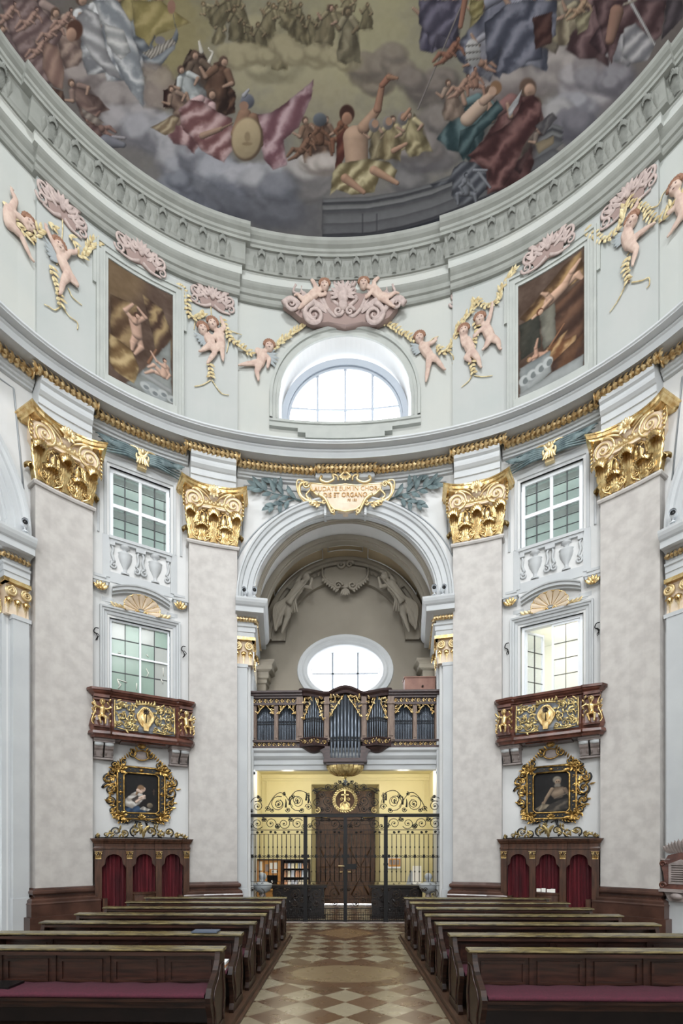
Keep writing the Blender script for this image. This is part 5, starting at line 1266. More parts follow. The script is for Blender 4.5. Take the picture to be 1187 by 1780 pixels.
PUT = [
 (dict(ch=(15, 371), pel=(14, 392), hd=(49, 394), eL=(25, 352), hL=(17, 336), eR=(36, 384), hR=(45, 402), kL=(34, 414), fL=(50, 450)), 'putto carrying a garland at the left edge of the attic', None),
 (dict(ch=(106, 456), pel=(118, 480), hd=(101, 433), eL=(84, 414), hL=(77, 399), eR=(119, 443), hR=(131, 443), kL=(131, 498), fL=(122, 492), kR=(108, 494), fR=(103, 514)), 'putto seen from behind left of the left fresco panel', (76, 432)),
 (dict(ch=(362, 592), pel=(369, 604), hd=(352, 577), eL=(375, 592), hL=(388, 588), kL=(358, 609), fL=(350, 614), kR=(373, 618), fR=(361, 634)), 'lower of two embracing putti right of the left fresco', (343, 596)),
 (dict(ch=(380, 583), pel=(384, 600), hd=(369, 568), eL=(390, 574), hL=(384, 560), eR=(370, 592), hR=(362, 586), kL=(386, 613), fL=(387, 629), kR=(376, 612), fR=(370, 620)), 'upper of two embracing putti right of the left fresco', None),
 (dict(ch=(456, 618), pel=(452, 635), hd=(468, 607), eR=(468, 628), hR=(465, 643), eL=(447, 612), hL=(445, 617), kL=(437, 636), fL=(420, 638), kR=(446, 650), fR=(449, 664)), 'putto with a sash left of the half-round window', (484, 626)),
 (dict(ch=(735, 606), pel=(747, 622), hd=(729, 592), eR=(750, 601), hR=(758, 596), kL=(760, 631), fL=(771, 645), kR=(744, 645), fR=(741, 665)), 'putto seen from behind right of the half-round window', (715, 613)),
 (dict(ch=(812, 597), pel=(820, 615), hd=(806, 580), eL=(806, 604), hL=(802, 592), kL=(810, 626), fL=(818, 632), kR=(831, 628), fR=(835, 641)), 'lower of two putti left of the right fresco', None),
 (dict(ch=(845, 574), pel=(853, 590), hd=(834, 560), eL=(853, 551), hL=(856, 534), eR=(833, 580), hR=(824, 590), kL=(866, 598), fL=(869, 610), kR=(846, 604), fR=(842, 609)), 'upper of two putti left of the right fresco, arm raised', None),
 (dict(ch=(1090, 410), pel=(1095, 428), hd=(1100, 389), eL=(1093, 382), hL=(1110, 360), kL=(1112, 412), fL=(1133, 396), kR=(1108, 438), fR=(1101, 464)), 'putto holding a garland right of the right fresco', (1066, 428)),
 (dict(ch=(1184, 352), pel=(1192, 372), hd=(1176, 330), eL=(1176, 364), hL=(1165, 376), kL=(1182, 388), fL=(1170, 406)), 'putto at the right edge of the attic', None)]
for px, lab, wg in PUT: putto(px, lab, wing=wg)
def leafgarland(pts, lab, r=.05, L=.145, ribbons=()):
    t = thing('painted_garland', lab, 'garland', Matrix.Translation(bend(*W(*pts[0]))), 'yellow garlands painted round the attic')
    b = B(); P = crv([W(x, y, .02) for x, y in pts], 24); b.tube(P, .014, 5); relief(b, 'stem', 'shade', t)
    b = B(); acc = 0; rn = random.Random(int(pts[0][0])); k = 0
    for i in range(1, len(P)):
        a, c = P[i-1], P[i]; d = (c-a).length; ang = atan2(c.z-a.z, c.x-a.x)
        while acc < d:
            p = a+(c-a)*(acc/d); k += 1
            for sgn in (-1, 1): b.leaf((p.x, p.y+.01, p.z), ang+sgn*rn.uniform(.35, .9), L*rn.uniform(.8, 1.2), L*.5, .22, .05, thick=.22, n=4)
            acc += .095
        acc -= d
    relief(b, 'leaves', 'yleaf', t)
    for rb in ribbons:
        b = B(); b.stroke([W(x, y, .02) for x, y in rb], .016, .012, 20, 5, .5); relief(b, 'ribbon', 'yleaf', t)
leafgarland([(4, 352), (20, 380), (40, 405), (58, 422), (64, 405), (70, 402)], 'yellow garland held by the putto at the left edge')
leafgarland([(84, 388), (90, 396), (98, 402)], 'short yellow leaf spray above the putto left of the left fresco')
leafgarland([(120, 411), (126, 420), (131, 428)], 'yellow leaf tail under the left mauve shell ornament')
leafgarland([(134, 446), (146, 446), (152, 434), (160, 424), (172, 424)], 'yellow garland reaching from the putto to the left fresco frame')
leafgarland([(88, 464), (92, 482), (97, 500), (103, 520), (106, 533)], 'hanging yellow festoon left of the left fresco', ribbons=([(106, 533), (95, 540), (84, 534), (76, 530)], [(108, 534), (120, 551), (134, 562), (134, 574)], [(118, 502), (126, 518), (142, 532)], [(108, 382), (108, 405), (104, 440), (98, 462)]))
leafgarland([(306, 496), (318, 508), (325, 525), (328, 548), (337, 555), (350, 552), (356, 548)], 'yellow garland beside the right frame of the left fresco', ribbons=([(340, 556), (338, 566), (337, 574)], [(366, 530), (367, 545), (368, 560)]))
leafgarland([(384, 558), (392, 572), (398, 588), (410, 600), (424, 610), (436, 618)], 'yellow garland from the embracing putti towards the window', ribbons=([(398, 588), (396, 604), (394, 614)], [(400, 576), (410, 580), (420, 583)]))
leafgarland([(364, 634), (365, 646), (366, 660)], 'yellow festoon hanging under the embracing putti', ribbons=([(366, 662), (352, 670), (338, 673)], [(368, 662), (384, 684), (398, 688)]))
leafgarland([(474, 612), (484, 600), (500, 588), (514, 578), (526, 570), (534, 562)], 'yellow garland left of the half-round window')
leafgarland([(662, 560), (672, 566), (686, 574), (700, 582), (714, 590), (722, 594)], 'yellow garland right of the half-round window', ribbons=([(742, 600), (752, 590), (762, 586)],))
leafgarland([(760, 602), (768, 616), (780, 608), (786, 600), (792, 584), (800, 566), (812, 552), (822, 540), (826, 524)], 'yellow garland looping left of the right fresco', ribbons=([(780, 612), (788, 622), (786, 634)],))
leafgarland([(828, 524), (842, 535), (856, 532), (866, 526)], 'yellow garland over the raised arm left of the right fresco')
leafgarland([(868, 524), (870, 508), (878, 494), (888, 480), (896, 470)], 'yellow garland beside the left frame of the right fresco')
leafgarland([(826, 562), (828, 580), (822, 606), (820, 628), (822, 650)], 'yellow festoon hanging left of the right fresco', ribbons=([(824, 654), (840, 656), (856, 654)], [(820, 654), (814, 664), (802, 674)]))
leafgarland([(1018, 402), (1032, 412), (1048, 420), (1062, 414), (1074, 402), (1082, 384), (1088, 360)], 'yellow garland over the corner of the right fresco frame')
leafgarland([(1090, 352), (1104, 358), (1120, 364), (1134, 384), (1148, 388), (1160, 374), (1172, 352), (1184, 340)], 'yellow garland looping to the right edge of the attic', ribbons=([(1128, 364), (1144, 358), (1152, 340), (1160, 330)],))
leafgarland([(1094, 448), (1090, 462), (1090, 480), (1094, 492)], 'hanging yellow festoon right of the right fresco', ribbons=([(1086, 500), (1074, 524), (1060, 544)], [(1098, 492), (1116, 489), (1128, 484), (1129, 496), (1124, 502)], [(1100, 430), (1094, 440), (1090, 446)]))
# mauve shell-work ornaments
def shellwork(pL, pR, h, lab, n=3, up=0):
    A, D = W(*pL, up), W(*pR, up); c = ((A[0]+D[0])/2, A[1], (A[2]+D[2])/2); w = abs(D[0]-A[0])/2; sl = (D[2]-A[2])/(D[0]-A[0])*.35
    t = thing('shell_ornament', lab, 'ornament', Matrix.Translation(bend(*c)), 'mauve shell ornaments of the attic')
    Z = lambda x: c[2]+sl*x
    b = B(); pts = []
    for i in range(24):
        a = 2*pi*i/24; r = 1+.13*cos(6*a); x = w*.80*r*cos(a); pts.append((c[0]+x, Z(x)+h*.42*r*sin(a)*(1+.35*abs(cos(a)))))
    b.prism(pts, c[1], c[1]+.03); relief(b, 'backing', 'shade', t)
    b = B(); o = c[1]+.03
    for s2 in (-1, 1):
        x0 = c[0]+s2*w*.76; b.spiral((x0, 0, Z(s2*w*.76)+h*.10), h*.34, 1.6, pi/2, s2, .05, .018, y=o, flat=.6); b.spiral((c[0]+s2*w*.86, 0, Z(s2*w*.86)-h*.26), h*.2, 1.4, pi, -s2, .035, .014, y=o, flat=.6)
        b.stroke([(c[0]+s2*.04, o, Z(0)+h*.25), (c[0]+s2*w*.3, o+.02, Z(s2*w*.3)+h*.05), (x0, o, Z(s2*w*.76)+h*.46)], .05, .03, 14, 6, .6); b.stroke([(c[0]+s2*.04, o, Z(0)-h*.3), (c[0]+s2*w*.4, o, Z(s2*w*.4)-h*.45), (c[0]+s2*w*.84, o, Z(s2*w*.84)-h*.46)], .045, .025, 14, 6, .6)
        for k in range(4): b.leaf((c[0]+s2*w*(.22+.15*k), o, Z(s2*w*(.22+.15*k))-h*.1), pi/2-s2*(1.0-.5*(k % 2)*2.2), h*.42, h*.16, .1, .0)
    for k in range(-2, 3): b.leaf((c[0], o, Z(0)+h*.02), pi/2+k*.42, h*.46, h*.16, .15, .0)
    b.ball((c[0], o+.02, Z(0)), .06, .04, .06); relief(b, 'scrollwork', 'pinkst', t)
shellwork((66, 322), (148, 402), .62, 'mauve painted shell ornament at the upper left, left of the left fresco')
shellwork((200, 416), (286, 480), .62, 'mauve painted cartouche crowning the left fresco', up=.09)
shellwork((332, 504), (406, 534), .58, 'mauve painted shell ornament right of the left fresco')
shellwork((784, 518), (862, 488), .58, 'mauve painted shell ornament left of the right fresco')
shellwork((910, 470), (1000, 404), .62, 'mauve painted cartouche crowning the right fresco', up=.09)
shellwork((1046, 382), (1140, 298), .62, 'mauve painted shell ornament at the upper right, right of the right fresco')
# big cartouche over the lunette
t = thing('attic_cartouche', 'large rose and cream stucco cartouche over the half-round window', 'cartouche', Matrix.Translation(bend(0, 0, 16)))
def AW(px, py, o=.0): s, z = onw(px, py, .15); return (s, .15+o, z)
b = B(); pts = [AW(*p) for p in [(492, 528), (500, 516), (516, 520), (520, 496), (545, 490), (565, 494), (598, 488), (630, 494), (650, 486), (672, 498), (678, 518), (694, 520), (690, 534), (676, 552), (655, 562), (630, 560), (600, 565), (570, 560), (545, 562), (522, 552), (506, 538)]]
b.prism([(p[0], p[2]) for p in pts], .0, .16); relief(b, 'shield', 'shade', t)
b = B()
for s2 in (-1, 1):
    g = lambda x, y, o=.03: AW(598+s2*x, y, o)
    b.stroke([g(106, 530), g(92, 522), g(76, 534), g(62, 552), g(50, 560)], .09, .06, 20, 7, .6); b.stroke([g(84, 498), g(88, 510), g(76, 512), g(74, 500)], .04, .02, 16, 6)
    b.spiral(g(92, 530, 0), .18, 1.5, 0, s2, .06, .02, y=.04, flat=.6) ; b.spiral(g(52, 550, 0), .28, 1.9, pi/2, -s2, .075, .025, y=.05, flat=.6)
    b.stroke([g(38, 520), g(28, 540), g(14, 552), g(4, 540), g(10, 532)], .06, .04, 20, 6, .6); b.spiral(g(10, 545, 0), .12, 1.4, 0, s2, .05, .02, y=.06, flat=.7)
    b.stroke([g(36, 496), g(44, 512), g(36, 532), g(20, 548)], .05, .04, 16, 6, .6)
    for k in range(5): b.leaf(g(30+8*k, 546-3*k), pi/2-s2*(.9-.1*k), .42, .13, .12, 0)
    b.spiral(g(12, 496, 0), .11, 1.3, 0, -s2, .045, .02, y=.06)
    b.stroke([g(20, 506), g(14, 514), g(22, 522), g(8, 536)], .05, .05)
relief(b, 'scrollwork', 'pinkst', t)
b = B(); h = AW(596, 518, .05); b.ball(h, .16, .09, .22, 10, 8); b.ball((h[0], h[1], h[2]-.25), .14, .08, .14)
for k in range(11): a = radians(-20+22*k); b.leaf((h[0]+.12*cos(a), h[1]+.03, h[2]+.12*sin(a)), a, .24, .09, .1, .0)
relief(b, 'crowned_mask', 'pinkst', t)
def W2(px, py, up=0): return AW(px, py, .02+up)
_W = W; W = W2
putto(dict(ch=(551, 512), pel=(538, 523), hd=(564, 503), eL=(546, 499), hL=(540, 491), eR=(556, 520), hR=(566, 518), kL=(527, 528), fL=(517, 518), kR=(528, 534), fR=(522, 541)), 'putto lounging on the left of the big attic cartouche')
putto(dict(ch=(650, 508), pel=(661, 521), hd=(632, 500), eL=(650, 496), hL=(661, 486), eR=(644, 516), hR=(636, 524), kL=(675, 522), fL=(688, 515), kR=(673, 531), fR=(682, 538)), 'putto lounging on the right of the big attic cartouche, arm raised')
W = _W
# ---------------------------------------------------------------- fresco panels of the attic
def paint_panel(k):
    def f(P):
        x, y = P.x, P.y
        P.c[:] = (88, 68, 56); P.c += P.n[:, None]*40
        if k < 0:
            P.ell(20, 20, 40, 60, (120, 96, 66), .4, .8, .8); P.poly([(4, 70), (50, 60), (46, 130), (30, 200), (4, 190)], (84, 60, 40), (156, 128, 88), .7, .12)
            P.poly([(60, 30), (96, 40), (112, 90), (112, 150), (90, 170), (78, 110)], (72, 50, 38), (170, 142, 98), .5, .14)
            P.poly([(110, 100), (113, 240), (60, 240), (30, 236), (60, 190)], (128, 130, 126), (146, 150, 146), 0, .05)
            P.poly([(2, 150), (40, 160), (54, 190), (44, 228), (10, 222), (2, 210)], (112, 84, 50), (196, 168, 118), .8, .12); P.cap(70, 170, 84, 134, 3, 2, (130, 90, 66))
            P.poly([(60, 190), (112, 205), (112, 216), (56, 202)], (168, 170, 168), None, soft=1, wob=1); P.ell(80, 226, 24, 16, (150, 156, 156), .3, .3)
            for q in range(4): P.ell(64+16*q, 222+5*(q % 2), 9, 8, (176, 180, 178), 0, .3); P.ell(66+16*q, 224+5*(q % 2), 5, 4, (118, 124, 126), 0, .3)
            P.man(50, 122, 74, dict(hip=(0, 0), ch=(-.05, -.32), hd=(.0, -.55), eL=(-.28, -.5), hL=(-.1, -.8), eR=(.2, -.62), hR=(.02, -.78), kL=(.1, .3), fL=(-.05, .58), kR=(-.1, .3), fR=(-.12, .5)), (190, 152, 130), (74, 46, 34))
            P.man(98, 182, 52, dict(hip=(0, 0), ch=(.05, -.36), hd=(.02, -.64), eL=(-.25, -.45), hL=(-.45, -.75), eR=(.2, -.1), hR=(.1, .1), kL=(-.4, .02), fL=(-.65, .25), kR=(-.35, -.25), fR=(-.55, -.05)), (196, 158, 136), (84, 52, 40))
        else:
            P.poly([(2, 70), (40, 40), (80, 10), (110, 4), (112, 60), (70, 60), (20, 90)], (84, 58, 36), (178, 140, 90), .8, .12)
            P.poly([(60, 80), (112, 60), (112, 210), (80, 230), (60, 190)], (68, 46, 36), (112, 78, 58), 1.3, .1); P.poly([(38, 84), (64, 70), (66, 150), (44, 160)], (110, 108, 96), (132, 128, 114), 0, .1)
            P.poly([(2, 84), (38, 80), (40, 150), (4, 160)], (56, 56, 48), (70, 68, 58), .4, .1)
            P.man(66, 60, 80, dict(hip=(.15, -.08), ch=(-.12, .05), hd=(-.35, .2), eL=(-.3, .18), hL=(-.5, .28), eR=(-.2, -.15), hR=(-.3, -.25), kL=(.45, -.18), fL=(.55, .0), kR=(.35, -.35), fR=(.5, -.5)), (194, 154, 128), (112, 68, 44))
            P.man(44, 172, 58, dict(hip=(0, 0), ch=(-.2, -.08), hd=(-.42, -.1), eL=(-.22, -.42), hL=(-.16, -.7), eR=(-.32, .1), hR=(-.48, .12), kL=(.2, -.1), fL=(.3, .2), kR=(.25, .1), fR=(.45, .0)), (188, 144, 120), (160, 122, 76))
            P.poly([(50, 160), (86, 146), (80, 164), (100, 166), (98, 190), (60, 204), (56, 180)], (120, 76, 46), (196, 156, 106), .5, .16); P.cap(56, 160, 80, 130, 2, 1.5, (148, 100, 70))
            P.poly([(2, 176), (56, 168), (58, 214), (4, 240)], (132, 138, 138), (160, 164, 162), .8, .08)
            for q in range(4): P.ell(10+14*q, 206-5*q, 9, 11, (184, 188, 186), 0, .3); P.ell(13+14*q, 208-5*q, 5, 7, (116, 122, 122), 0, .3)
            P.poly([(60, 196), (112, 170), (112, 240), (60, 240)], (104, 70, 48), (76, 52, 42), .4, .1); P.poly([(2, 232), (60, 216), (112, 214), (112, 244), (2, 244)], (160, 164, 162), None)
    return f
for sg, side in ((-1, 'left'), (1, 'right')):
    a0, a1, z0, z1 = 4.40, 5.88, 12.80, 15.52; nx, nz = 90, 150; o_ = .075
    U, Vv = np.meshgrid(np.linspace(0, 1, nx), np.linspace(0, 1, nz), indexing='ij')
    ss = (a0+(a1-a0)*U) if sg > 0 else (-a1+(a1-a0)*U); zz2 = z1+(z0-z1)*Vv
    t = thing('fresco_panel', ('fresco panel of a nude figure above a reclining child, %s of the half-round window' if sg < 0 else 'fresco panel of a tumbling figure over a child, %s of the half-round window') % side, 'painting', Matrix.Translation(bend(sg*5.14, .0, 12.8)))
    pts = np.array([bend(a, o_, z) for a, z in zip(ss.ravel(), zz2.ravel())]).reshape(nx, nz, 3); inv = WM[t.name].translation
    me = gridmesh('picture', pts[:, :, 0]-inv.x, pts[:, :, 1]-inv.y, pts[:, :, 2]-inv.z); P = Paint((U*114).ravel(), (Vv*242).ravel(), (90, 70, 60)); paint_panel(sg)(P); P.apply(me, 8, .85, .84); me.materials.append(M['fresco'])
    o = bpy.data.objects.new('picture', me); C.objects.link(o); o.parent = t
    x0, x1 = (a0, a1) if sg > 0 else (-a1, -a0)
    def vb(b, xa, xb, za, zb, d): b.box(xa, xb, .05, .05+d, za, zb, max(1, int(abs(xb-xa)/.25)))
    b = B(); e = .0
    for e0, e1, d in ((.0, .07, .05), (.07, .12, .08), (.12, .21, .06), (.21, .26, .09)):
        vb(b, x0-e1, x0-e0, z0-.3, z1+e1, d); vb(b, x1+e0, x1+e1, z0-.3, z1+e1, d); vb(b, x0-e0, x1+e0, z1+e0, z1+e1, d)
    vb(b, x0-.33, x0-.2, 14.75, z1+.3, .06); vb(b, x1+.2, x1+.33, 14.75, z1+.3, .06); vb(b, x0-.1, x1+.1, z0-.3, z0-.02, .10)
    b.build('frame', 'attf', t, tf=BT)
# ================================================================ BALCONIES, PICTURES, CONFESSIONALS
def scrollband(b, x0, x1, z, h, y, r=.012, n=None, leaf=True):
    """running gilded scroll"""
    n = n or max(2, int((x1-x0)/(h*1.3))); w = (x1-x0)/n
    for i in range(n):
        cx = x0+w*(i+.5); s = 1 if i % 2 else -1
        b.spiral((cx, 0, z), h*.42, 1.3, s*pi/2, s, r, r*.6, 12, y=y, seg=4)
        b.stroke([(cx-w*.5, y, z-s*h*.1), (cx-w*.2, y, z+s*h*.38), (cx, y, z+s*h*.42)], r*.8, r, 6, 4)
        if leaf:
            b.leaf((cx-w*.35, y, z-s*h*.05), -s*.9, h*.5, h*.28, .15, 0, n=3); b.leaf((cx+w*.3, y, z+s*h*.2), s*1.2, h*.4, h*.22, .15, 0, n=3)
def child_figure(b, J, q=1.0, up=.0):
    """small plump figure, joints in metres"""
    V_ = {k: Vector(v) for k, v in J.items()}
    def limb(a, d, r0, r1):
        A, D = V_[a], V_[d]; b.tube([A.lerp(D, i/4) for i in range(5)], [(r0+(r1-r0)*i/4)*q for i in range(5)], 8); b.ball(D, r1*q); b.ball(A, r0*q)
    limb('pel', 'ch', .055, .06)
    for s_ in 'LR': limb('ch', 'e'+s_, .03, .025); limb('e'+s_, 'h'+s_, .025, .018); limb('pel', 'k'+s_, .043, .034); limb('k'+s_, 'f'+s_, .03, .018); b.ball(V_['f'+s_]+Vector((0, .02, -.01)), .02*q, .035*q, .015*q)
    limb('ch', 'hd', .025, .03); b.ball(V_['hd'], .05*q, .05*q, .06*q, 10, 8); b.ball(V_['hd']+Vector((0, .05*q, -.005)), .012*q)
    for k in range(7): a = k*pi/6; b.ball(V_['hd']+Vector((.042*cos(a)*q, .0, (.02+.04*sin(a))*q)), .02*q)
def pathsweep(b, plan, prof, cap=True):
    """profile (outset, z) along a plan polyline of (x, y, nx, ny)"""
    P = [[(x+nx*o, y+ny*o, z) for o, z in prof] for x, y, nx, ny in plan]
    b.grid(P)
M['olds'] = mat('old_gilding', S(206, 170, 100), .3, .85, col2=S(120, 88, 44), scale=16)
BPLAN = [(-1.12, .265, -1, 0), (-1.12, .44, -.9, .1), (-1.06, .53, -.7, .7), (-.76, .56, 0, 1), (-.72, .52, 0, 1), (0, .52, 0, 1), (.72, .52, 0, 1), (.76, .56, 0, 1), (1.06, .53, .7, .7), (1.12, .44, .9, .1), (1.12, .265, 1, 0)]
for sg, side in ((-1, 'left'), (1, 'right')):
    m = wallframe(sg*BAYC, WO)
    t = thing('balcony', 'red marble balcony with gilded putti and a palm-tree shield, %s of the organ' % side, 'balcony', rh(shift(m, 0, 0, 4.45)), 'red marble balconies')
    b = B(); pathsweep(b, BPLAN, [(-.03, 5.40), (.0, 5.40), (.01, 5.43), (.06, 5.46), (.08, 5.49), (.11, 5.50), (.12, 5.55), (-.06, 5.56), (-.06, 5.40)]); b.build('handrail', 'balm', t, M4=m)
    b = B(); pathsweep(b, BPLAN, [(-.06, 5.40), (-.01, 5.38), (-.03, 5.25), (-.02, 5.05), (.04, 4.85), (.07, 4.72), (.03, 4.62), (-.06, 4.60)]); b.build('parapet', 'balm', t, M4=m)
    b = B(); pathsweep(b, BPLAN, [(-.06, 4.62), (.04, 4.62), (.08, 4.59), (.09, 4.53), (.04, 4.50), (.02, 4.45), (-.06, 4.45)]); b.box(-1.07, 1.07, .0, .50, 4.45, 4.52); b.box(-.5, .5, .0, .4, 4.43, 4.46); b.build('floor_slab', 'balm', t, M4=m)
    # centre panel with scrollwork
    b = B(); P = [[(x, y, z) for y, z in ((.50, 5.36), (.53, 5.2), (.55, 4.95), (.60, 4.72), (.58, 4.65))] for x in (-.68, -.3, 0, .3, .68)]; b.grid(P); pn = b.build('grey_panel', 'grey2', t, M4=m) if 'grey2' in M else b.build('grey_panel', M.setdefault('grey2', mat('blue_grey_marble', S(118, 124, 130), .4, col2=S(96, 98, 104), scale=8)), t, M4=m)
    yz = lambda z: .535+(5.36-z)*.09
    b = B(); rn = random.Random(4)
    for s2 in (-1, 1):
        for x, z, r, d in ((.34, 5.20, .11, 1), (.52, 5.24, .07, -1), (.30, 4.95, .09, -1), (.52, 4.98, .10, 1), (.40, 4.78, .09, 1), (.58, 4.80, .07, -1), (.22, 4.76, .06, 1)):
            b.spiral((s2*x, 0, z), r, 1.6, rn.uniform(0, 6), s2*d, .018, .008, 18, y=yz(z)+.02, lift=.02, seg=5)
        for k in range(60): x = rn.uniform(.2, .66); z = rn.uniform(4.68, 5.33); b.leaf((s2*x, yz(z)+.01, z), rn.uniform(0, 6.28), rn.uniform(.07, .12), .045, .25, .1, n=3)
        b.stroke([(s2*.16, .60, 4.68), (s2*.4, .62, 4.66), (s2*.62, .60, 4.70)], .015, .015); b.stroke([(s2*.66, .56, 5.34), (s2*.67, .58, 5.0), (s2*.66, .63, 4.68)], .02, .02)
    b.build('panel_scrollwork', 'silverg', t, M4=m)
    t2 = B(); pts = [(-.17, 5.18), (-.13, 5.24), (0, 5.26), (.13, 5.24), (.17, 5.18), (.13, 5.08), (.17, 4.98), (.15, 4.86), (.07, 4.80), (0, 4.76), (-.07, 4.80), (-.15, 4.86), (-.17, 4.98), (-.13, 5.08)]
    pts = [(.175*cos(pi*i/14)*(1+.10*cos(4*pi*i/14)), (5.02+.22*sin(pi*i/14)) if i <= 14 else (5.02+.26*sin(pi*i/14))) for i in range(28)]; t2.smooth = True; t2.grid([[(x*k, .57+y, 5.0+(z-5.0)*k) for x, z in pts] for k, y in ((1.06, -.02), (1.06, .05), (1.0, .08), (.9, .065), (.5, .095), (.02, .10))], closed_v=True); sh = t2.build('shield', 'gold', t, M4=m)
    b = B(); b.tube([(0, .67, 4.86), (.005, .68, 5.0), (0, .68, 5.12)], [.012, .010, .008], 6)
    for k in range(9): b.leaf((0, .68, 5.12), pi/2+(k-4)*.62, .085, .035, .05, .25, n=3)
    b.build('palm_tree', 'iront', sh, M4=m)
    b = B(); b.prism([(-.07, 4.84), (.07, 4.84), (.05, 4.68), (-.05, 4.68)], .6, .69); 
    for k in range(5): b.ball((-.05+.025*k, .68, 4.85), .018)
    b.build('basket', 'gold', sh, M4=m)
    b = B()
    for k in range(-3, 4): b.leaf((k*.055, .60, 5.27), pi/2-k*.12, .12, .05, .3, -.1, n=3)
    b.stroke([(-.22, .60, 5.28), (0, .66, 5.30), (.22, .60, 5.28)], .022, .022); b.build('crown', 'silverg', sh, M4=m)
    # end piers with putti
    for s2, w2 in ((-1, 'left'), (1, 'right')):
        b = B()
        for z, pr, h in ((5.33, .07, .06), (5.27, .05, .04), (4.66, .09, .05)): b.box(s2*.94-.16, s2*.94+.16, .50, .575+pr, z, z+h)
        P = [[(s2*.94+x, y, z) for y, z in ((.57, 5.27), (.60, 5.12), (.60, 4.95), (.66, 4.80), (.67, 4.70))] for x in (-.13, .13)]; b.grid(P); b.build('pier', 'balm', t, M4=m)
        b = B(); X = s2*.94; f = s2
        child_figure(b, dict(pel=(X, .66, 4.93), ch=(X-.02*f, .66, 5.07), hd=(X-.01*f, .69, 5.20), eL=(X-.12, .70, 5.10), hL=(X-.18, .72, 5.18 if f < 0 else 5.06), eR=(X+.11, .70, 5.06), hR=(X+.19, .73, 5.10), kL=(X-.07, .76, 4.86), fL=(X-.03, .76, 4.73), kR=(X+.07, .77, 4.86), fR=(X+.06, .76, 4.72)), 1.05)
        o = b.build('putto', 'gold', t, M4=m); rm = o.modifiers.new('skin', 'REMESH'); rm.mode = 'VOXEL'; rm.voxel_size = .010; rm.use_smooth_shade = True
        b = B()
        for k in range(7): b.leaf((s2*1.10, .60, 4.76+.06*k), pi/2+s2*.5*(1 if k % 2 else -1), .09, .05, .3, .1, n=3); b.leaf((s2*.79, .60, 4.76+.08*k), pi/2+.5*(1 if k % 2 else -1), .09, .045, .3, .1, n=3)
        b.stroke([(s2*1.10, .56, 5.3), (s2*1.05, .6, 5.1), (s2*1.14, .62, 4.8), (s2*1.08, .62, 4.7)], .014, .014); b.build('husk_drop', 'gold', t, M4=m)
        # stone console below
        c = thing('balcony_console', 'pinkish stone scroll console under the %s end of the %s balcony' % (w2, side), 'console', rh(shift(m, s2*.86, 0, 4.05)), 'balcony consoles')
        X = s2*.86; b = B(); P = []
        for y, z in ((0, 4.45), (.46, 4.45), (.46, 4.41), (.42, 4.40), (.42, 4.37), (.0, 4.37)): P.append([(X-.22, y, z), (X+.22, y, z)])
        b.grid(P, closed_u=True); b.add([p[0] for p in P], [tuple(range(6))]); b.add([p[1] for p in P], [tuple(range(6))]); b.build('slab', 'stone', c, M4=m)
        b = B()
        for k in (-1, 1):
            P = [(.38, 4.37), (.40, 4.30), (.36, 4.24), (.30, 4.20), (.26, 4.12), (.24, 4.06), (.0, 4.04), (0, 4.37)]
            x0, x1 = (X-.20, X-.02) if k < 0 else (X+.02, X+.20)
            b.add([(x0, y, z) for y, z in P]+[(x1, y, z) for y, z in P], [tuple(range(8)), tuple(range(8, 16))]+[(i, (i+1) % 8, 8+(i+1) % 8, 8+i) for i in range(8)])
            b.tube([(x0+.02, .29, 4.30), (x0+.02, .27, 4.1)], .02, 6); b.tube([(x1-.02, .29, 4.30), (x1-.02, .27, 4.1)], .02, 6)
        b.box(X-.22, X+.22, 0, .22, 4.01, 4.05); b.build('fluted_scroll', 'stone', c, M4=m)
        b = B()
        for k in (-1, 1): b.tube([(X+k*.11-.09, .38, 4.33), (X+k*.11, .39, 4.33), (X+k*.11+.09, .38, 4.33)], [.04, .05, .04], 10)
        b.build('roll', 'cool', c, M4=m)
    # ------------------------------------------------ carved frame with its canvas
    px = -.0 if sg < 0 else .02; zc = 3.28; pw, ph = .39, .47
    lab = 'dark painting of a woman in white drapery with hands clasped, scrolled black and gold frame' if sg < 0 else 'dark painting of a bare-chested old man bending over a book, scrolled black and gold frame'
    t = thing('framed_painting', lab, 'painting', rh(shift(m, px, 0, 2.5)), None)
    X = lambda x: px+x
    nx, nz = 90, 110; U, Vv = np.meshgrid(np.linspace(0, 1, nx), np.linspace(0, 1, nz), indexing='ij')
    me = gridmesh('canvas', (U-.5)*2*pw, -np.full(U.shape, .06), zc-2.5+ph-2*ph*Vv, True)
    P = Paint((U*100).ravel(), (Vv*120).ravel(), (26, 24, 24)); P.c += P.n[:, None]*14
    if sg < 0:
        P.poly([(0, 106), (40, 98), (70, 118), (0, 120)], (30, 52, 84), (54, 82, 116), .3, .2); P.poly([(2, 100), (4, 80), (22, 60), (40, 52), (54, 62), (60, 74), (44, 92), (24, 108)], (150, 142, 132), (206, 202, 196), 1.9, .22, 2, 2)
        P.poly([(20, 80), (40, 66), (48, 78), (34, 92)], (64, 56, 52), (110, 98, 90), .8, .3, 2, 2); P.ell(48, 44, 10, 11, (134, 100, 70), .3, .5); P.cap(44, 48, 36, 62, 5, 3, (124, 92, 64), .3, 3); P.ell(56, 48, 6, 9, (196, 162, 140), .5, .5, lit=.4); P.ell(52, 41, 8, 6, (128, 96, 66), .4, .6); P.ell(59, 47, 1.4, 1, (90, 60, 50), 0, .6); P.cap(40, 50, 50, 56, 5, 5, (200, 172, 152))
        P.cap(36, 86, 58, 70, 4, 3, (200, 170, 150)); P.cap(44, 74, 60, 66, 3, 3, (204, 176, 156)); 
        for q in range(4): P.cap(54, 70+q*2, 63, 66+q*3, 1.2, .8, (206, 178, 160))
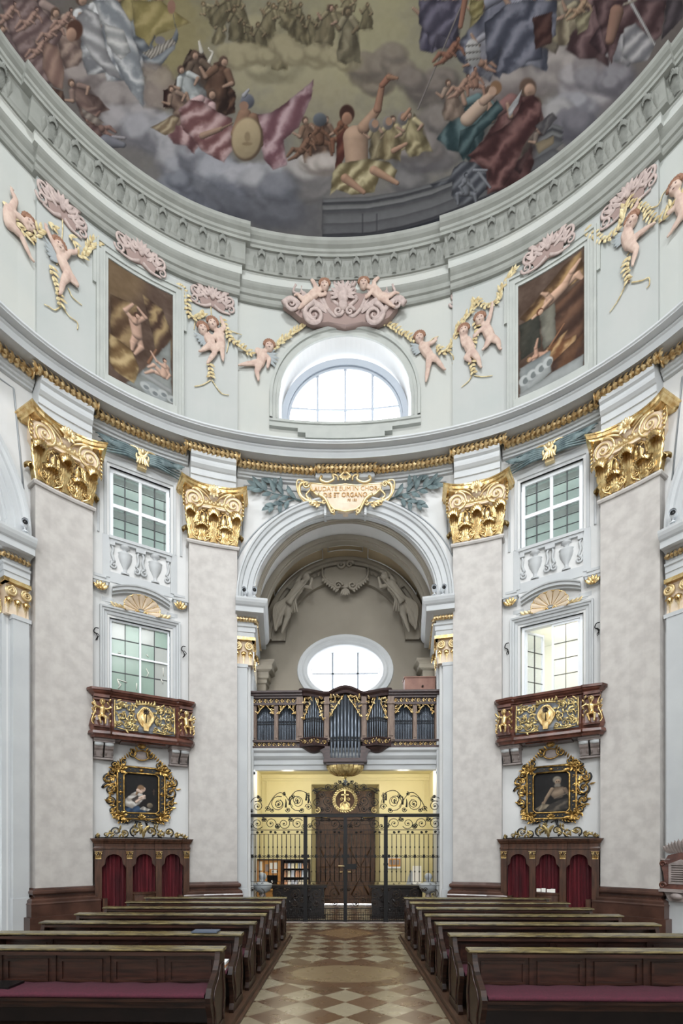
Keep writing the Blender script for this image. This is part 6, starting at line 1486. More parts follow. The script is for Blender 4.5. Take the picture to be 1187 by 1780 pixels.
        P.poly([(44, 108), (56, 98), (66, 104), (80, 108), (70, 114), (58, 112)], (150, 146, 138), (208, 204, 194), .3, .3, 1, 1); P.ell(76, 96, 9, 8, (104, 92, 74), 0, .3, lit=.4); P.cap(88, 46, 88, 62, 2, 2, (70, 54, 44)); P.cap(84, 52, 92, 50, 1.4, 1.4, (70, 54, 44))
    else:
        P.ell(66, 22, 12, 11, (120, 112, 98), 0, .5, lit=.3); P.ell(68, 30, 8, 10, (134, 110, 88), .2, .4, lit=.4); P.ell(67, 40, 9, 7, (116, 108, 96), 0, .7); P.ell(65, 28, 2, 1.6, (60, 48, 40), 0, .6); P.ell(71, 28, 2, 1.6, (60, 48, 40), 0, .6); P.poly([(50, 50), (64, 42), (82, 44), (90, 58), (80, 76), (58, 80), (48, 68)], (104, 86, 68), (142, 120, 98), 1.4, .14, 3, 2)
        P.cap(52, 50, 36, 76, 6, 5, (132, 110, 88)); P.cap(36, 76, 28, 94, 5, 3, (124, 102, 80)); P.cap(88, 52, 98, 68, 6, 4, (108, 88, 70)); P.ell(27, 92, 5, 6, (128, 106, 84)); P.cap(60, 78, 96, 64, 2, 2, (96, 84, 70))
        P.poly([(2, 108), (24, 94), (46, 96), (40, 106), (16, 118)], (116, 102, 82), (150, 136, 112), .4, .3, 2, 2); P.poly([(44, 96), (70, 84), (96, 78), (98, 110), (60, 119), (30, 114)], (52, 48, 44), (96, 86, 74), .9, .14)
    P.apply(me, 3); me.materials.append(M['canvas']); o = bpy.data.objects.new('canvas', me); C.objects.link(o); o.parent = t
    b = B(); rectring(b, X(-pw-.17), X(pw+.17), zc-ph-.17, zc+ph+.17, .18, .01, .11); b.build('frame_band', 'black', t, M4=m)
    b = B()
    for e, r, y in ((.012, .022, .12), (.155, .024, .12)):
        x, z = pw+e, ph+e; c = .07
        pp = [(-x+c, z), (x-c, z), (x, z-c), (x, -z+c), (x-c, -z), (-x+c, -z), (-x, -z+c), (-x, z-c), (-x+c, z)]; b.tube([(X(a), y, zc+d) for a, d in pp], r, 6)
    for k in range(8):
        for s2 in (-1, 1): b.ball((X(s2*(pw+.085)), .12, zc-.33+.094*k), .014, .012, .018, 6, 4)
    for k in range(6):
        for s2 in (-1, 1): b.ball((X(-.25+.1*k), .12, zc+s2*(ph+.085)), .014, .012, .014, 6, 4)
    for s2 in (-1, 1): b.ball((X(s2*(pw+.08)), .13, zc), .05, .03, .03); b.ball((X(0), .13, zc+s2*(ph+.08)), .05, .03, .04)
    b.build('gilt_beading', 'olds', t, M4=m)
    for s2 in (-1, 1):
        for s3 in (-1, 1):
            b = B(); cx, cz_ = X(s2*(pw+.09)), zc+s3*(ph+.09)
            for k in range(9): b.leaf((cx+.05*cos(k*2.1), .12, cz_+.05*sin(k*2.1)), k*.7+.3*(-1)**k, .12+.03*(k % 3), .07, .3, .15, n=4)
            b.spiral((cx+s2*.06, 0, cz_+s3*.04), .08, 1.4, 0, s2*s3, .02, .01, y=.16); b.spiral((cx-s2*.04, 0, cz_+s3*.05), .06, 1.4, pi, -s2*s3, .018, .01, y=.16); b.build('corner_leaf', 'olds', t, M4=m)
        # open side scrolls: dark scrolls lined with gold
        b = B(); g = B(); rn = random.Random(9)
        for (x, z, r, d, a0) in ((.66, 3.76, .10, 1, 2.), (.74, 3.58, .12, -1, 1.), (.70, 3.34, .17, 1, 3.), (.70, 3.06, .13, -1, 5.), (.63, 2.86, .11, 1, 1.), (.60, 3.92, .08, -1, 0.)):
            b.spiral((X(s2*x), 0, z), r, 1.4, a0, s2*d, .030, .014, 20, y=.07, seg=6); g.spiral((X(s2*x), 0, z), r*.8, 1.3, a0, s2*d, .016, .008, 18, y=.11, seg=5)
        for k in range(44): z = rn.uniform(2.75, 4.0); x = .57+rn.uniform(.0, .28)*(1-abs(z-3.35)/.85); g.leaf((X(s2*x), .08, z), rn.uniform(0, 6.28), rn.uniform(.09, .14), .05, .25, .1, n=3)
        b.build('side_scroll', 'black', t, M4=m); g.build('side_leaves', 'olds', t, M4=m)
    b = B(); g = B()
    for s2 in (-1, 1):
        for (x, z, r, d, a0, rr) in ((.22, 4.22, .10, 1, 2., .035), (.40, 4.00, .08, -1, 1., .03), (.52, 3.94, .07, 1, 0., .025)):
            b.spiral((X(s2*x), 0, z), r, 1.3, a0, s2*d, rr, .015, y=.10); g.spiral((X(s2*x), 0, z), r*1.12, 1.1, a0, s2*d, .014, .010, y=.14)
        for k in range(9): g.leaf((X(s2*(.10+.05*k)), .10, 4.30-.045*k), pi/2-s2*.5, .11, .05, .3, .1, n=3)
        # foot scrolls
        b.stroke([(X(0), .06, 2.70), (X(s2*.18), .07, 2.66), (X(s2*.34), .06, 2.56), (X(s2*.50), .05, 2.62)], .035, .02); b.stroke([(X(s2*.10), .06, 2.66), (X(s2*.13), .06, 2.52), (X(s2*.2), .06, 2.46)], .03, .02)
        for k in range(7): g.leaf((X(s2*(.06+.07*k)), .08, 2.70-.015*k), -pi/2+s2*.6, .10, .05, .3, .1, n=3)
    for k in range(-2, 3): g.leaf((X(0), .12, 4.36), pi/2+k*.5, .12, .06, .3, 0, n=3); g.leaf((X(0), .12, 2.66), pi/2+k*.5, .12, .06, .3, 0, n=3)
    g.tube([(X(.17*cos(a*pi/12)), .12, 4.20+.12*sin(a*pi/12)) for a in range(25)], .018, 5)
    b.build('crest_scroll', 'black', t, M4=m); g.build('crest_leaves', 'olds', t, M4=m)
    b = B(); b.grid([[(X(.16*k*cos(2*pi*i/20)), .10+.02*(1-k), 4.20+.11*k*sin(2*pi*i/20)) for i in range(20)] for k in (1, .6, .02)], closed_v=True); b.build('oval_plaque', 'stone', t, M4=m)
    # ------------------------------------------------ confessional
    t = thing('confessional', 'walnut confessional with three wine-red curtains in the %s bay' % side, 'confessional', rh(m), 'walnut confessionals')
    HW, FY = 1.06, .46; cxs = (-.66, .0, .66)
    b = B()
    for (x0, x1, low) in ((-HW, -.92, 1), (-.40, -.26, 0), (.26, .40, 0), (.92, HW, 1)):
        b.box(x0, x1, .40, FY, .8, 1.88); s3 = 1 if x0 > 0 else -1
        if low: b.box(min(s3*.80, s3*.90), max(s3*.80, s3*.90), .0, FY, 0, .8)
        else: b.box(x0, x1, .40, FY, 0, .8)
    def archboard(x0, x1):
        c = (x0+x1)/2; hw = (x1-x0)/2; pts = [(x0, 1.50), (x0+.04, 1.55), (x0+.07, 1.58), (x0+.08, 1.64)]+[(c-(hw-.08)*cos(pi*i/10), 1.66+.15*sin(pi*i/10)) for i in range(11)]+[(x1-.08, 1.64), (x1-.07, 1.58), (x1-.04, 1.55), (x1, 1.50)]
        P = [[(x, y, z), (x, y, 1.90)] for y in (.41,) for x, z in pts]; b.grid(P); P = [[(x, .43, z), (x, .43, 1.90)] for x, z in pts]; b.grid(P); b.grid([[(x, .41, z) for x, z in pts], [(x, .43, z) for x, z in pts]])
    for x0, x1 in ((-.92, -.40), (-.26, .26), (.40, .92)): archboard(x0, x1)
    b.box(-HW, -HW+.03, 0, .44, 1.13, 1.9); b.box(HW-.03, HW, 0, .44, 1.13, 1.9); b.box(-.34, -.32, 0, .42, 0, 1.9); b.box(.32, .34, 0, .42, 0, 1.9); b.box(-HW, HW, .0, .02, 1.13, 1.9); b.box(-.86, .86, .0, .02, .1, 1.13); b.box(-.85, .85, 0, .42, 0, .10)
    b.build('carcass', 'conf', t, M4=m)
    b = B()
    plan = [(-HW, .27, -1, 0), (-HW, FY-.02, -1, .6), (-.88, FY-.02, 0, 1), (-.88, FY-.06, 0, 1), (-.42, FY-.06, 0, 1), (-.42, FY-.02, 0, 1), (-.24, FY-.02, 0, 1), (-.24, FY-.06, 0, 1), (.24, FY-.06, 0, 1), (.24, FY-.02, 0, 1), (.42, FY-.02, 0, 1), (.42, FY-.06, 0, 1), (.88, FY-.06, 0, 1), (.88, FY-.02, 0, 1), (HW, FY-.02, 1, .6), (HW, .27, 1, 0)]
    pathsweep(b, plan, [(0, 1.87), (.01, 1.87), (.01, 1.92), (.03, 1.93), (.03, 1.96), (.01, 1.98), (.015, 2.05), (.04, 2.07), (.05, 2.10), (.07, 2.12), (.075, 2.15), (.09, 2.155), (.09, 2.17), (0, 2.175)]); b.box(-HW, HW, 0, FY-.05, 2.15, 2.175); b.build('cornice', 'conf', t, M4=m)
    for x, lb in ((-.99, 0), (-.33, 1), (.33, 2), (.99, 3)):
        b = B()
        for k in (-1, 1): b.spiral((x+k*.05, 0, 1.83), .035, 1.3, pi/2, k, .012, .006, 12, y=FY+.02, seg=4)
        for k in (-.045, 0, .045): b.leaf((x+k, FY, 1.71), pi/2, .10, .05, .2, .3, n=4)
        b.box(x-.08, x+.08, FY-.02, FY+.035, 1.86, 1.875); b.box(x-.06, x+.06, FY-.01, FY+.015, 1.70, 1.72); b.build('capital', 'gold', t, M4=m)
    for j, cx in enumerate(cxs):
        b = B(); P = []; n = 60; z0 = .12 if j != 1 else .12
        for i in range(n+1):
            x = cx-.27+.54*i/n; row = []
            for k in range(7):
                z = z0+(1.86-z0)*k/6; row.append((x, .30+.030*sin(i*.62+j*1.7+.5*sin(k*.8))+.015*sin(i*1.5+k*.3), z))
            P.append(row)
        b.smooth = True; b.grid(P); b.build('curtain', 'velvet', t, M4=m)
    b = B(); P = []
    for i in range(13): x = -.27+.54*i/12; y = .42+.16*(1-(x/.27)**2)**.5; P.append([(x, y, .10), (x, y, .86), (x, y+.02, .87), (x, y+.025, .92), (x, y-.01, .925)])
    b.grid(P); b.box(-.26, .26, .40, .5, .88, .90); hd = b.build('half_door', 'conf', t, M4=m)
    # gilded openwork crest standing on the cornice
    t = thing('scroll_cresting', 'black and gold scroll cresting on top of the %s confessional' % side, 'cresting', rh(shift(m, 0, .3, 2.175)), 'scroll crestings')
    b = B(); g = B(); rn = random.Random(12)
    for s2 in (-1, 1):
        for (x, z, r, d, a0) in ((.18, 2.36, .13, 1, -1.4), (.42, 2.30, .10, -1, -1.4), (.60, 2.34, .12, 1, -1.2), (.82, 2.26, .06, -1, -1.4), (.98, 2.23, .05, 1, -1.4)):
            b.spiral((s2*x, 0, z), r, 1.4, a0 if s2 > 0 else pi-a0, s2*d, .020, .010, 20, y=.30, seg=5); g.spiral((s2*x, 0, z), r*.75, 1.3, a0, s2*d, .012, .007, 14, y=.33, seg=4)
        for k in range(26): x = rn.uniform(.04, 1.04); g.leaf((s2*x, .31, 2.19+rn.uniform(0, 1)*(.30*(1-x)+.04)), rn.uniform(.3, 2.8), rn.uniform(.08, .13), .05, .25, .1, n=3)
        b.stroke([(0, .30, 2.19), (s2*.25, .30, 2.20), (s2*.6, .30, 2.20), (s2*1.05, .30, 2.19)], .018, .018, 10, 5); b.stroke([(s2*.05, .30, 2.55), (s2*.22, .30, 2.62), (s2*.36, .30, 2.52)], .02, .012, 12, 5)
    for k in range(-2, 3): g.leaf((0, .32, 2.2+.08*abs(k)), pi/2+k*.4, .2, .08, .2, .1, n=4)
    b.build('scrolls', 'black', t, M4=m); g.build('leaves', 'silverg', t, M4=m)
# leaflets on the half door of the right confessional
m = wallframe(BAYC, WO)
for i, x in enumerate((-.19, -.08, .04, .13)):
    b = B(); b.box(x-.045, x+.045, .42+.015*i, .46+.015*i, .925, 1.0+.01*(i % 2)); o = b.build('leaflet_stack', 'paper', M4=m)
    tag(o, 'white leaflet stack on the ledge of the right confessional, %s' % ['leftmost of four', 'second of four from the left', 'third of four from the left', 'rightmost of four'][i], 'leaflets', 'white leaflets on the right confessional')
# epitaph at the right edge
m = wallframe(7.74, -.1)
t = thing('epitaph', 'red marble framed wall epitaph with carved shell top at the right edge', 'epitaph', rh(shift(m, 0, 0, .95)))
b = B(); pts = [(-.33, 1.12), (-.30, 1.22), (-.33, 1.45), (-.38, 1.62), (-.30, 1.68), (-.24, 1.80), (0, 1.86), (.24, 1.80), (.30, 1.68), (.38, 1.62), (.33, 1.45), (.30, 1.22), (.33, 1.12)]; b.prism(pts, -.02, .10); b.spiral((-.34, 0, 1.62), .06, 1.2, 0, 1, .03, .015, y=.1); b.spiral((-.34, 0, 1.18), .07, 1.2, 0, 1, .035, .015, y=.1); b.build('frame', 'balm', t, M4=m)
b = B(); b.prism([(-.22, 1.22), (-.22, 1.62), (0, 1.72), (.22, 1.62), (.22, 1.22)], .08, .12); tb = b.build('tablet', 'stone', t, M4=m)
b = B()
for k in range(8): b.box(-.17, .17, .12, .123, 1.27+.045*k, 1.285+.045*k)
b.build('engraved_lines', 'iront', tb, M4=m)
b = B()
for k in range(12): b.leaf((-.2+.04*k, .06, 1.84), pi/2+(5.5-k)*.12, .30-.02*abs(k-5.5), .10, .3, .1)
b.build('shell_top', 'stone', t, M4=m)
b = B(); b.box(-.36, .36, -.05, .22, 1.06, 1.12); b.prism([(-.30, 1.06), (.30, 1.06), (.2, .88), (-.2, .88)], -.02, .14); b.ball((-.05, .18, .98), .12, .08, .07); b.build('console', 'stone', t, M4=m)
b = B(); b.box(-.40, -.2, 0, .1, 1.70, 1.73); b.build('side_cornice', 'stone', t, M4=m)
# security cameras on the imposts
def cctv(x, y, z, tx, ty, lab):
    d = Vector((tx-x, ty-y, -1.5)).normalized(); p = Vector((x, y, z)); t = thing('security_camera', lab, 'camera', Matrix.Translation(p), 'white security cameras')
    b = B(); b.tube([p+d*-.12, p+d*.09], .062, 12); b.tube([p+d*-.10+Vector((0, 0, .01)), p+d*.13+Vector((0, 0, .01))], .066, 12, cap=False); b.build('housing', 'winw', t)
    b = B(); b.tube([p+d*.091, p+d*.10], .048, 12); b.build('lens', 'black', t)
    b = B(); b.tube([p+d*-.02, p+Vector((0, .02, -.14))], .014, 6); b.lathe([(.05, 0), (.05, .02), (0, .02)], (p.x, p.y+.02, p.z-.155), 10); b.build('bracket', 'winw', t)
for px_, py_, Y, lab, tx in ((426, 1034, 12.66, 'outer white security camera on the left impost of the organ arch', -3), (442, 1034, 12.66, 'inner white security camera on the left impost of the organ arch', 0), (755, 1034, 12.66, 'inner white security camera on the right impost of the organ arch', 0), (770, 1034, 12.66, 'outer white security camera on the right impost of the organ arch', 3)):
    p = at(px_, py_, Y); cctv(p.x, Y, 8.56, tx, 3, lab)
p = bend(-7.62, .14, 8.57); cctv(p[0], p[1], 8.57, 0, 2, 'white security camera at the left edge, beside the outer left pilaster')
p = bend(7.66, .14, 8.57); cctv(p[0], p[1], 8.57, 0, 2, 'white security camera at the right edge, beside the outer right pilaster')
# ================================================================ ORGAN, CHAMBER STUCCO
OY = 13.40
FM = Matrix(((1, 0, 0, 0), (0, -1, 0, 0), (0, 0, 1, 0), (0, 0, 0, 1)))   # builder y (towards the viewer) -> world -y
def FX(Y): q = FM.copy(); q.translation = Vector((0, Y, 0)); return q
def ox(px): return (px-599.5)*.01558
def oz(py): return HC+(1478-py)*.01558
m = FX(OY)
t = thing('organ', 'dark wood organ with grey tin pipes and gilded fretwork in the arch gallery', 'organ', (0, OY, 4.64))
b = B()
# wings
for sg in (-1, 1):
    for xa, xb in ((439, 446), (476.5, 483.5), (514.5, 526)): 
        a, c = sorted((sg*abs(ox(xa)), sg*abs(ox(xb)))); b.box(a, c, .0, .12, 4.84, 5.84); b.box(a+.02, c-.02, .12, .14, 4.92, 5.76)
b.build('wing_posts', 'woodp', t, M4=m) if 'woodp' in M else b.build('wing_posts', M.setdefault('woodp', mat('greyish_oak', S(132, 112, 98), .5, col2=S(104, 84, 72), scale=4, stretch=(6, 6, 1))), t, M4=m)
b = B()
for sg in (-1, 1):
    x0, x1 = (-2.56, -1.15) if sg < 0 else (1.15, 2.56)
    for z0, z1, y in ((5.98, 6.04, .17), (6.04, 6.10, .22), (6.10, 6.15, .28), (5.80, 5.86, .16), (4.80, 4.86, .18), (4.64, 4.70, .18)): b.box(x0, x1, -.5, y, z0, z1)
    b.box(x0, x1, -.6, .10, 5.86, 5.98); b.box(x0, x1, -.6, .10, 4.70, 4.80); b.box(x0, x1, -.62, -.3, 4.64, 6.0)
b.box(-1.2, 1.2, -.62, -.3, 4.64, 6.0); b.build('case', 'woodd2', t, M4=m) if 'woodd2' in M else b.build('case', M.setdefault('woodd2', mat('brown_violet_oak', S(74, 54, 52), .4, col2=S(50, 36, 36), scale=4, stretch=(1, 6, 6))), t, M4=m)
# undulating middle cornice
b = B(); P = []
for i in range(49):
    x = -1.28+2.56*i/48; k = x/1.28
    z = 6.10+.10*cos(k*2*pi)*(1 if abs(k) < 1 else 0)*.5+.06*(abs(k) < .97); y = .22+.16*max(0, cos((abs(x)-.84)/.40*pi/2) if abs(abs(x)-.84) < .40 else 0)+.26*max(0, cos(x/.46*pi/2) if abs(x) < .46 else 0)
    P.append([(x, -.3, z-.16), (x, y-.10, z-.16), (x, y-.08, z-.10), (x, y-.02, z-.06), (x, y, z-.05), (x, y+.02, z), (x, -.3, z+.02)])
b.grid(P, closed_v=True); b.add(P[0], [tuple(range(7))]); b.add(P[-1], [tuple(range(7))]); b.build('crown_cornice', 'woodd2', t, M4=m)
# posts between the towers
b = B()
for sg in (-1, 1):
    for x0, x1, zb in ((1.13, 1.30, 4.80), (.43, .57, 4.80)):
        a, c = sorted((sg*x0, sg*x1)); b.box(a, c, .0, .20, zb, 6.0); b.box(a-.02, c+.02, .0, .23, 5.80, 5.86); b.box(a-.02, c+.02, .0, .23, 4.84, 4.90); b.box(a+.03, c-.03, .2, .22, 4.95, 5.74)
b.build('tower_posts', 'woodp', t, M4=m)
b = B()
for sg in (-1, 1):
    P = []
    for i in range(13):
        x = sg*(.46+.76*i/12); y = .20+.22*(1-abs(i-6)/6); P.append([(x, -.2, 4.64), (x, y, 4.66), (x, y+.02, 4.70), (x, y, 4.72), (x, y, 4.84), (x, y+.03, 4.86), (x, y+.03, 4.89), (x, -.2, 4.89)])
    b.grid(P, closed_v=True); b.add(P[0], [tuple(range(8))]); b.add(P[-1], [tuple(range(8))])
    # corbel under the side tower and bracket beside the middle tower
    P = []
    for i in range(9):
        a = i/8; P.append([(sg*(.84+.34*(1-a)*cos(u)), .12+.22*(1-a)*sin(u), 4.64-.14*sin(a*pi/2)-.0) for u in np.linspace(0, pi, 9)])
    b.grid(P)
    a, c = sorted((sg*.41, sg*.54)); b.box(a, c, .0, .30, 4.34, 4.66); b.box(a-.02, c+.02, 0, .36, 4.28, 4.40)
    b.prism([(sg*.54, 4.64), (sg*.80, 4.64), (sg*.62, 4.52), (sg*.56, 4.36), (sg*.54, 4.34)], .05, .22)
b.box(-.58, .58, -.05, .42, 4.22, 4.28); b.box(-.54, .54, -.05, .40, 4.28, 4.33); b.box(-.5, .5, -.05, .36, 4.16, 4.22); b.box(-.42, .42, -.08, -.02, 4.3, 6.0); b.build('tower_bases', 'woodd2', t, M4=m)
# pipes
def pipe(x, y, z0, zm, z1, r):
    b = B(); b.lathe([(.012, z0), (r, zm), (r, z1), (r*.94, z1), (r*.94, z1-.03)], (x, y, 0), 10)
    o = b.build('pipe', 'pipe', t, M4=m)
    b = B(); b.add([(x-r*.5, y+r*.93, zm+.01), (x+r*.5, y+r*.93, zm+.01), (x+r*.42, y+r*1.02, zm+.10), (x-r*.42, y+r*1.02, zm+.10)], [(0, 1, 2, 3)]); b.box(x-r*.55, x+r*.55, y+r*.85, y+r*1.12, zm-.015, zm+.015)
    b.build('mouth', 'dark', o, M4=m)
for sg in (-1, 1):
    for pa, pb in ((446.5, 476.5), (483.5, 514.5)):
        a, c = abs(ox(pb)), abs(ox(pa)); n = 11; w_ = (c-a)/n
        for i in range(n): k = abs((i+.5)/n*2-1); pipe(sg*(a+w_*(i+.5)), .04, 4.86, 5.30, 5.84-.30*k**1.3, w_*.46)
    n = 9; a, c = .575, 1.125; w_ = (c-a)/n
    for i in range(n): k = abs((i+.5)/n*2-1); pipe(sg*(a+w_*(i+.5)), .10+.16*(1-k), 4.89, 5.34, 6.00-.45*k, w_*.47)
n = 9; w_ = .82/n
for i in range(n): k = abs((i+.5)/n*2-1); pipe(-.41+w_*(i+.5), .12+.20*sqrt(1-k*k*.8), 4.34, 4.80, 6.0-.42*k, w_*.48)
# fretwork
def fret(b, x0, x1, zt, drop, y, flip=1, seed=0):
    """gilded lace filling the upper corner: deep at x0, thinning towards x1"""
    rn = random.Random(seed); w_ = abs(x1-x0); d = 1 if x1 > x0 else -1; n = max(3, int(drop/.10))
    for i in range(n):
        k = i/n; xe = w_*(1-k)**1.1; z = zt-drop*(k+.5/n); cnt = max(1, int(xe/.085))
        for j in range(cnt):
            x = x0+d*(xe*(j+.5)/cnt); b.spiral((x, 0, z), .042, 1.2, rn.uniform(0, 6), rn.choice((-1, 1)), .011, .006, 9, y=y, seg=4); b.leaf((x, y, z), rn.uniform(0, 6.28), .085, .04, .2, .1, n=3)
    P = [(x0+d*w_*(1-i/8)**1.1, y, zt-drop*i/8) for i in range(9)]; b.tube(P, .014, 4)
b = B(); sd = 0
for sg in (-1, 1):
    for pa, pb in ((446.5, 476.5), (483.5, 514.5)):
        a, c = abs(ox(pb)), abs(ox(pa)); mid = (a+c)/2
        fret(b, sg*a, sg*(mid-.0), 5.83, .28, .13, seed=sd); fret(b, sg*c, sg*(mid+.0), 5.83, .28, .13, seed=sd+1); sd += 2
    fret(b, sg*1.12, sg*.86, 6.0, .62, .22, seed=sd); fret(b, sg*.58, sg*.82, 6.0, .66, .24, seed=sd+3); fret(b, sg*.42, sg*.04, 6.0, .60, .36, seed=sd+5); sd += 7
b.build('gilded_fretwork', 'gold', t, M4=m)
b = B()
for x0, x1 in ((-2.5, -1.3), (1.3, 2.5)): scrollband(b, x0, x1, 5.92, .11, .115); scrollband(b, x0, x1, 4.75, .10, .115)
for sg in (-1, 1):
    q = B(); scrollband(q, .48, 1.2, 4.78, .12, 0)
    b.smooth = True; b.add([(sg*x, .215+.22*(1-abs(x-.84)/.38)+y, z) for x, y, z in q.v], q.f); b.smooth = False
b.build('gilded_friezes', 'gold', t, M4=m)
# gadrooned pendant
b = B(); P = []; n = 44
for i in range(9):
    a = i/8*pi/2; R = .44*cos(a)**.8+.03; z = 4.16-.28*sin(a); P.append([((R*(1+.07*(-1)**j*(cos(a)))*cos(2*pi*j/n)), .12+R*(1+.07*(-1)**j*cos(a))*sin(2*pi*j/n)*.6, z) for j in range(n)])
b.grid(P, closed_v=True); b.ball((0, .12, 3.86), .05, .05, .04); b.build('gadrooned_pendant', 'silverg', t, M4=m)
b = B(); g = B()
for j in range(0, n, 2):
    u = 2*pi*j/n
    if sin(u) > -.2: g.tube([((.44*cos(i/8*pi/2)**.8+.04)*cos(u), .12+(.44*cos(i/8*pi/2)**.8+.04)*sin(u)*.6, 4.16-.28*sin(i/8*pi/2)) for i in range(8)], .010, 4)
g.build('pendant_ribs', 'gold', t, M4=m)
b.tube([(0, .12, 3.86), (0, .12, 3.62)], .012, 6); b.build('pendant_rod', 'iron', t, M4=m)
b = B()
for k in range(5): a = 2*pi*k/5; b.leaf((0, .14, 3.74), a, .08, .04, .1, .0, n=3)
b.ball((0, .12, 3.66), .04); b.build('pendant_star', 'pipe', t, M4=m)
# crate on the organ case
t = thing('wooden_crate', 'plain pinkish-brown wooden box on top of the organ, right side', 'crate', (2.1, OY+.2, 6.15))
b = B(); b.box(1.62, 2.45, -.50, -.12, 6.15, 6.62); b.box(1.60, 2.47, -.52, -.10, 6.60, 6.63); b.build('box', M.setdefault('crate', mat('pinkish_deal', S(150, 112, 98), .6, col2=S(128, 92, 80), scale=4)), t, M4=m)
b = B(); b.tube([(2.1, -.10, 6.36), (2.1, -.09, 6.36)], .03, 8); b.build('knob', 'iront', t, M4=m)
b = B(); b.box(2.47, 2.56, -.3, -.14, 6.22, 6.42); tag(b.build('loudspeaker', 'black', M4=m), 'small black speaker beside the wooden box on the organ', 'loudspeaker')

# ---------------------------------------------------------------- stucco of the chamber
YR = 15.16
for sg, sd in ((-1, 'left'), (1, 'right')):
    t = thing('stucco_angel', 'grey stucco angel with trumpet on the %s haunch of the chamber vault' % sd, 'statue', (sg*1.6, 15.1, 9.4), 'stucco angels of the organ chamber')
    def L(x, z, y=0): return (sg*x, YR-.12-y, z)
    b = B()
    def li(a, d, r0, r1): A, D = Vector(a), Vector(d); b.tube([A.lerp(D, i/5) for i in range(6)], [r0+(r1-r0)*i/5 for i in range(6)], 8); b.ball(D, r1); b.ball(A, r0)
    hp, chs, hd = L(1.72, 9.42, .05), L(1.40, 9.86, .1), L(1.18, 10.12, .15)
    li(hp, chs, .17, .16); li(chs, hd, .07, .07); b.ball(hd, .12, .12, .14, 12, 8); b.ball((hd[0]-sg*.03, hd[1]-.12, hd[2]-.02), .025)
    li(L(1.38, 9.9, .12), L(1.06, 9.78, .2), .07, .06); li(L(1.06, 9.78, .2), L(1.0, 10.06, .2), .05, .04); li(L(1.5, 9.95, .1), L(1.3, 10.25, .1), .07, .05); li(L(1.3, 10.25, .1), L(1.06, 10.30, .12), .05, .04)
    li(hp, L(1.98, 9.0, .1), .15, .10); li(L(1.98, 9.0, .1), L(2.12, 8.6, .06), .09, .05); li(hp, L(1.74, 8.98, .14), .14, .10); li(L(1.74, 8.98, .14), L(1.92, 8.5, .1), .09, .04)
    o = b.build('body', 'taupe', t); rm = o.modifiers.new('skin', 'REMESH'); rm.mode = 'VOXEL'; rm.voxel_size = .022; rm.use_smooth_shade = True
    b = B()
    for k in range(7): b.stroke([L(1.55+.06*k, 9.66-.04*k, .12), L(1.85+.05*k, 9.2, .16), L(1.95+.03*k, 8.75-.03*k, .08)], .07, .03, 14, 6, .7)
    for k in range(5): b.stroke([L(1.3+.05*k, 9.75-.03*k, .14), L(1.5+.04*k, 9.5, .16), L(1.45+.08*k, 9.1, .1)], .05, .03, 12, 6, .7)
    b.build('drapery', 'taupe', t)
    b = B()
    for k in range(7): b.leaf(L(1.62, 9.86, -.02), (radians(50+k*16) if sg > 0 else radians(130-k*16)), .75-.06*k, .20, .06, .0)
    b.build('wing', 'taupe', t)
    b = B(); b.tube([L(1.05, 10.10, .2), L(1.45, 9.60, .26), L(1.62, 9.4, .26), L(1.70, 9.28, .26)], [.018, .03, .06, .11], 10); b.build('trumpet', 'taupe', t)
t = thing('stucco_cartouche', 'grey stucco shield with scrolls at the crown of the chamber lunette', 'cartouche', (0, 15.3, 10.2))
m2 = FX(15.30)
b = B(); b.prism([(-.62, 10.56), (-.66, 10.34), (-.52, 10.16), (-.30, 10.02), (0, 9.96), (.30, 10.02), (.52, 10.16), (.66, 10.34), (.62, 10.56), (.3, 10.62), (-.3, 10.62)], .0, .10); b.build('shield', 'taupe', t, M4=m2)
b = B()
for sg in (-1, 1):
    b.spiral((sg*.22, 0, 10.02), .14, 1.5, 0, -sg, .045, .018, y=.14); b.spiral((sg*.14, 0, 10.66), .12, 1.3, 0, sg, .05, .02, y=.14); b.stroke([(sg*.3, .12, 10.04), (sg*.5, .12, 10.1), (sg*.68, .12, 10.3), (sg*.7, .12, 10.56)], .05, .03)
    for k in range(7): b.leaf((sg*(.2+.07*k), .1, 9.98+.055*k), -pi/2+sg*.5, .22, .09, .2, .1)
    for k in range(8): b.leaf((sg*(.8+.13*k), .02, 10.50-.035*k-.016*k*k), -pi/2+sg*.3, .16, .12, .2, .1)
for k in range(-2, 3): b.leaf((0, .12, 9.94), -pi/2+k*.3, .26, .10, .15, .05)
b.build('scrollwork', 'taupe', t, M4=m2)
# ================================================================ GATE AND VESTIBULE
GYY = 13.07; K = GYY/FPX
def gx(c): return (420+c/3.297-600)*K       # positions read off the gate, in metres
def gz(c): return HC+(1478-(1330+c/3.297))*K
m = FX(GYY)
t = thing('wrought_iron_gate', 'black wrought-iron double gate with scroll cresting across the entrance arch', 'gate', (0, GYY, 0))
b = B(); b.box(gx(38), gx(1155), -.03, .03, gz(298), gz(283)); b.box(gx(38), gx(1155), -.04, .04, gz(283), gz(279)); b.build('main_rail', 'iron', t, M4=m)
for c, w_, nm in ((365, .05, 'post'), (825, .05, 'post'), (42, .022, 'side_stile'), (1152, .022, 'side_stile')):
    b = B(); b.box(gx(c)-w_, gx(c)+w_, -.03, .03, 0, gz(290)); 
    if w_ > .03: b.box(gx(c)-w_-.015, gx(c)+w_+.015, -.04, .04, 0, .10); b.box(gx(c)-w_-.01, gx(c)+w_+.01, -.035, .035, 1.5, 1.56)
    b.build(nm, 'iron', t, M4=m)
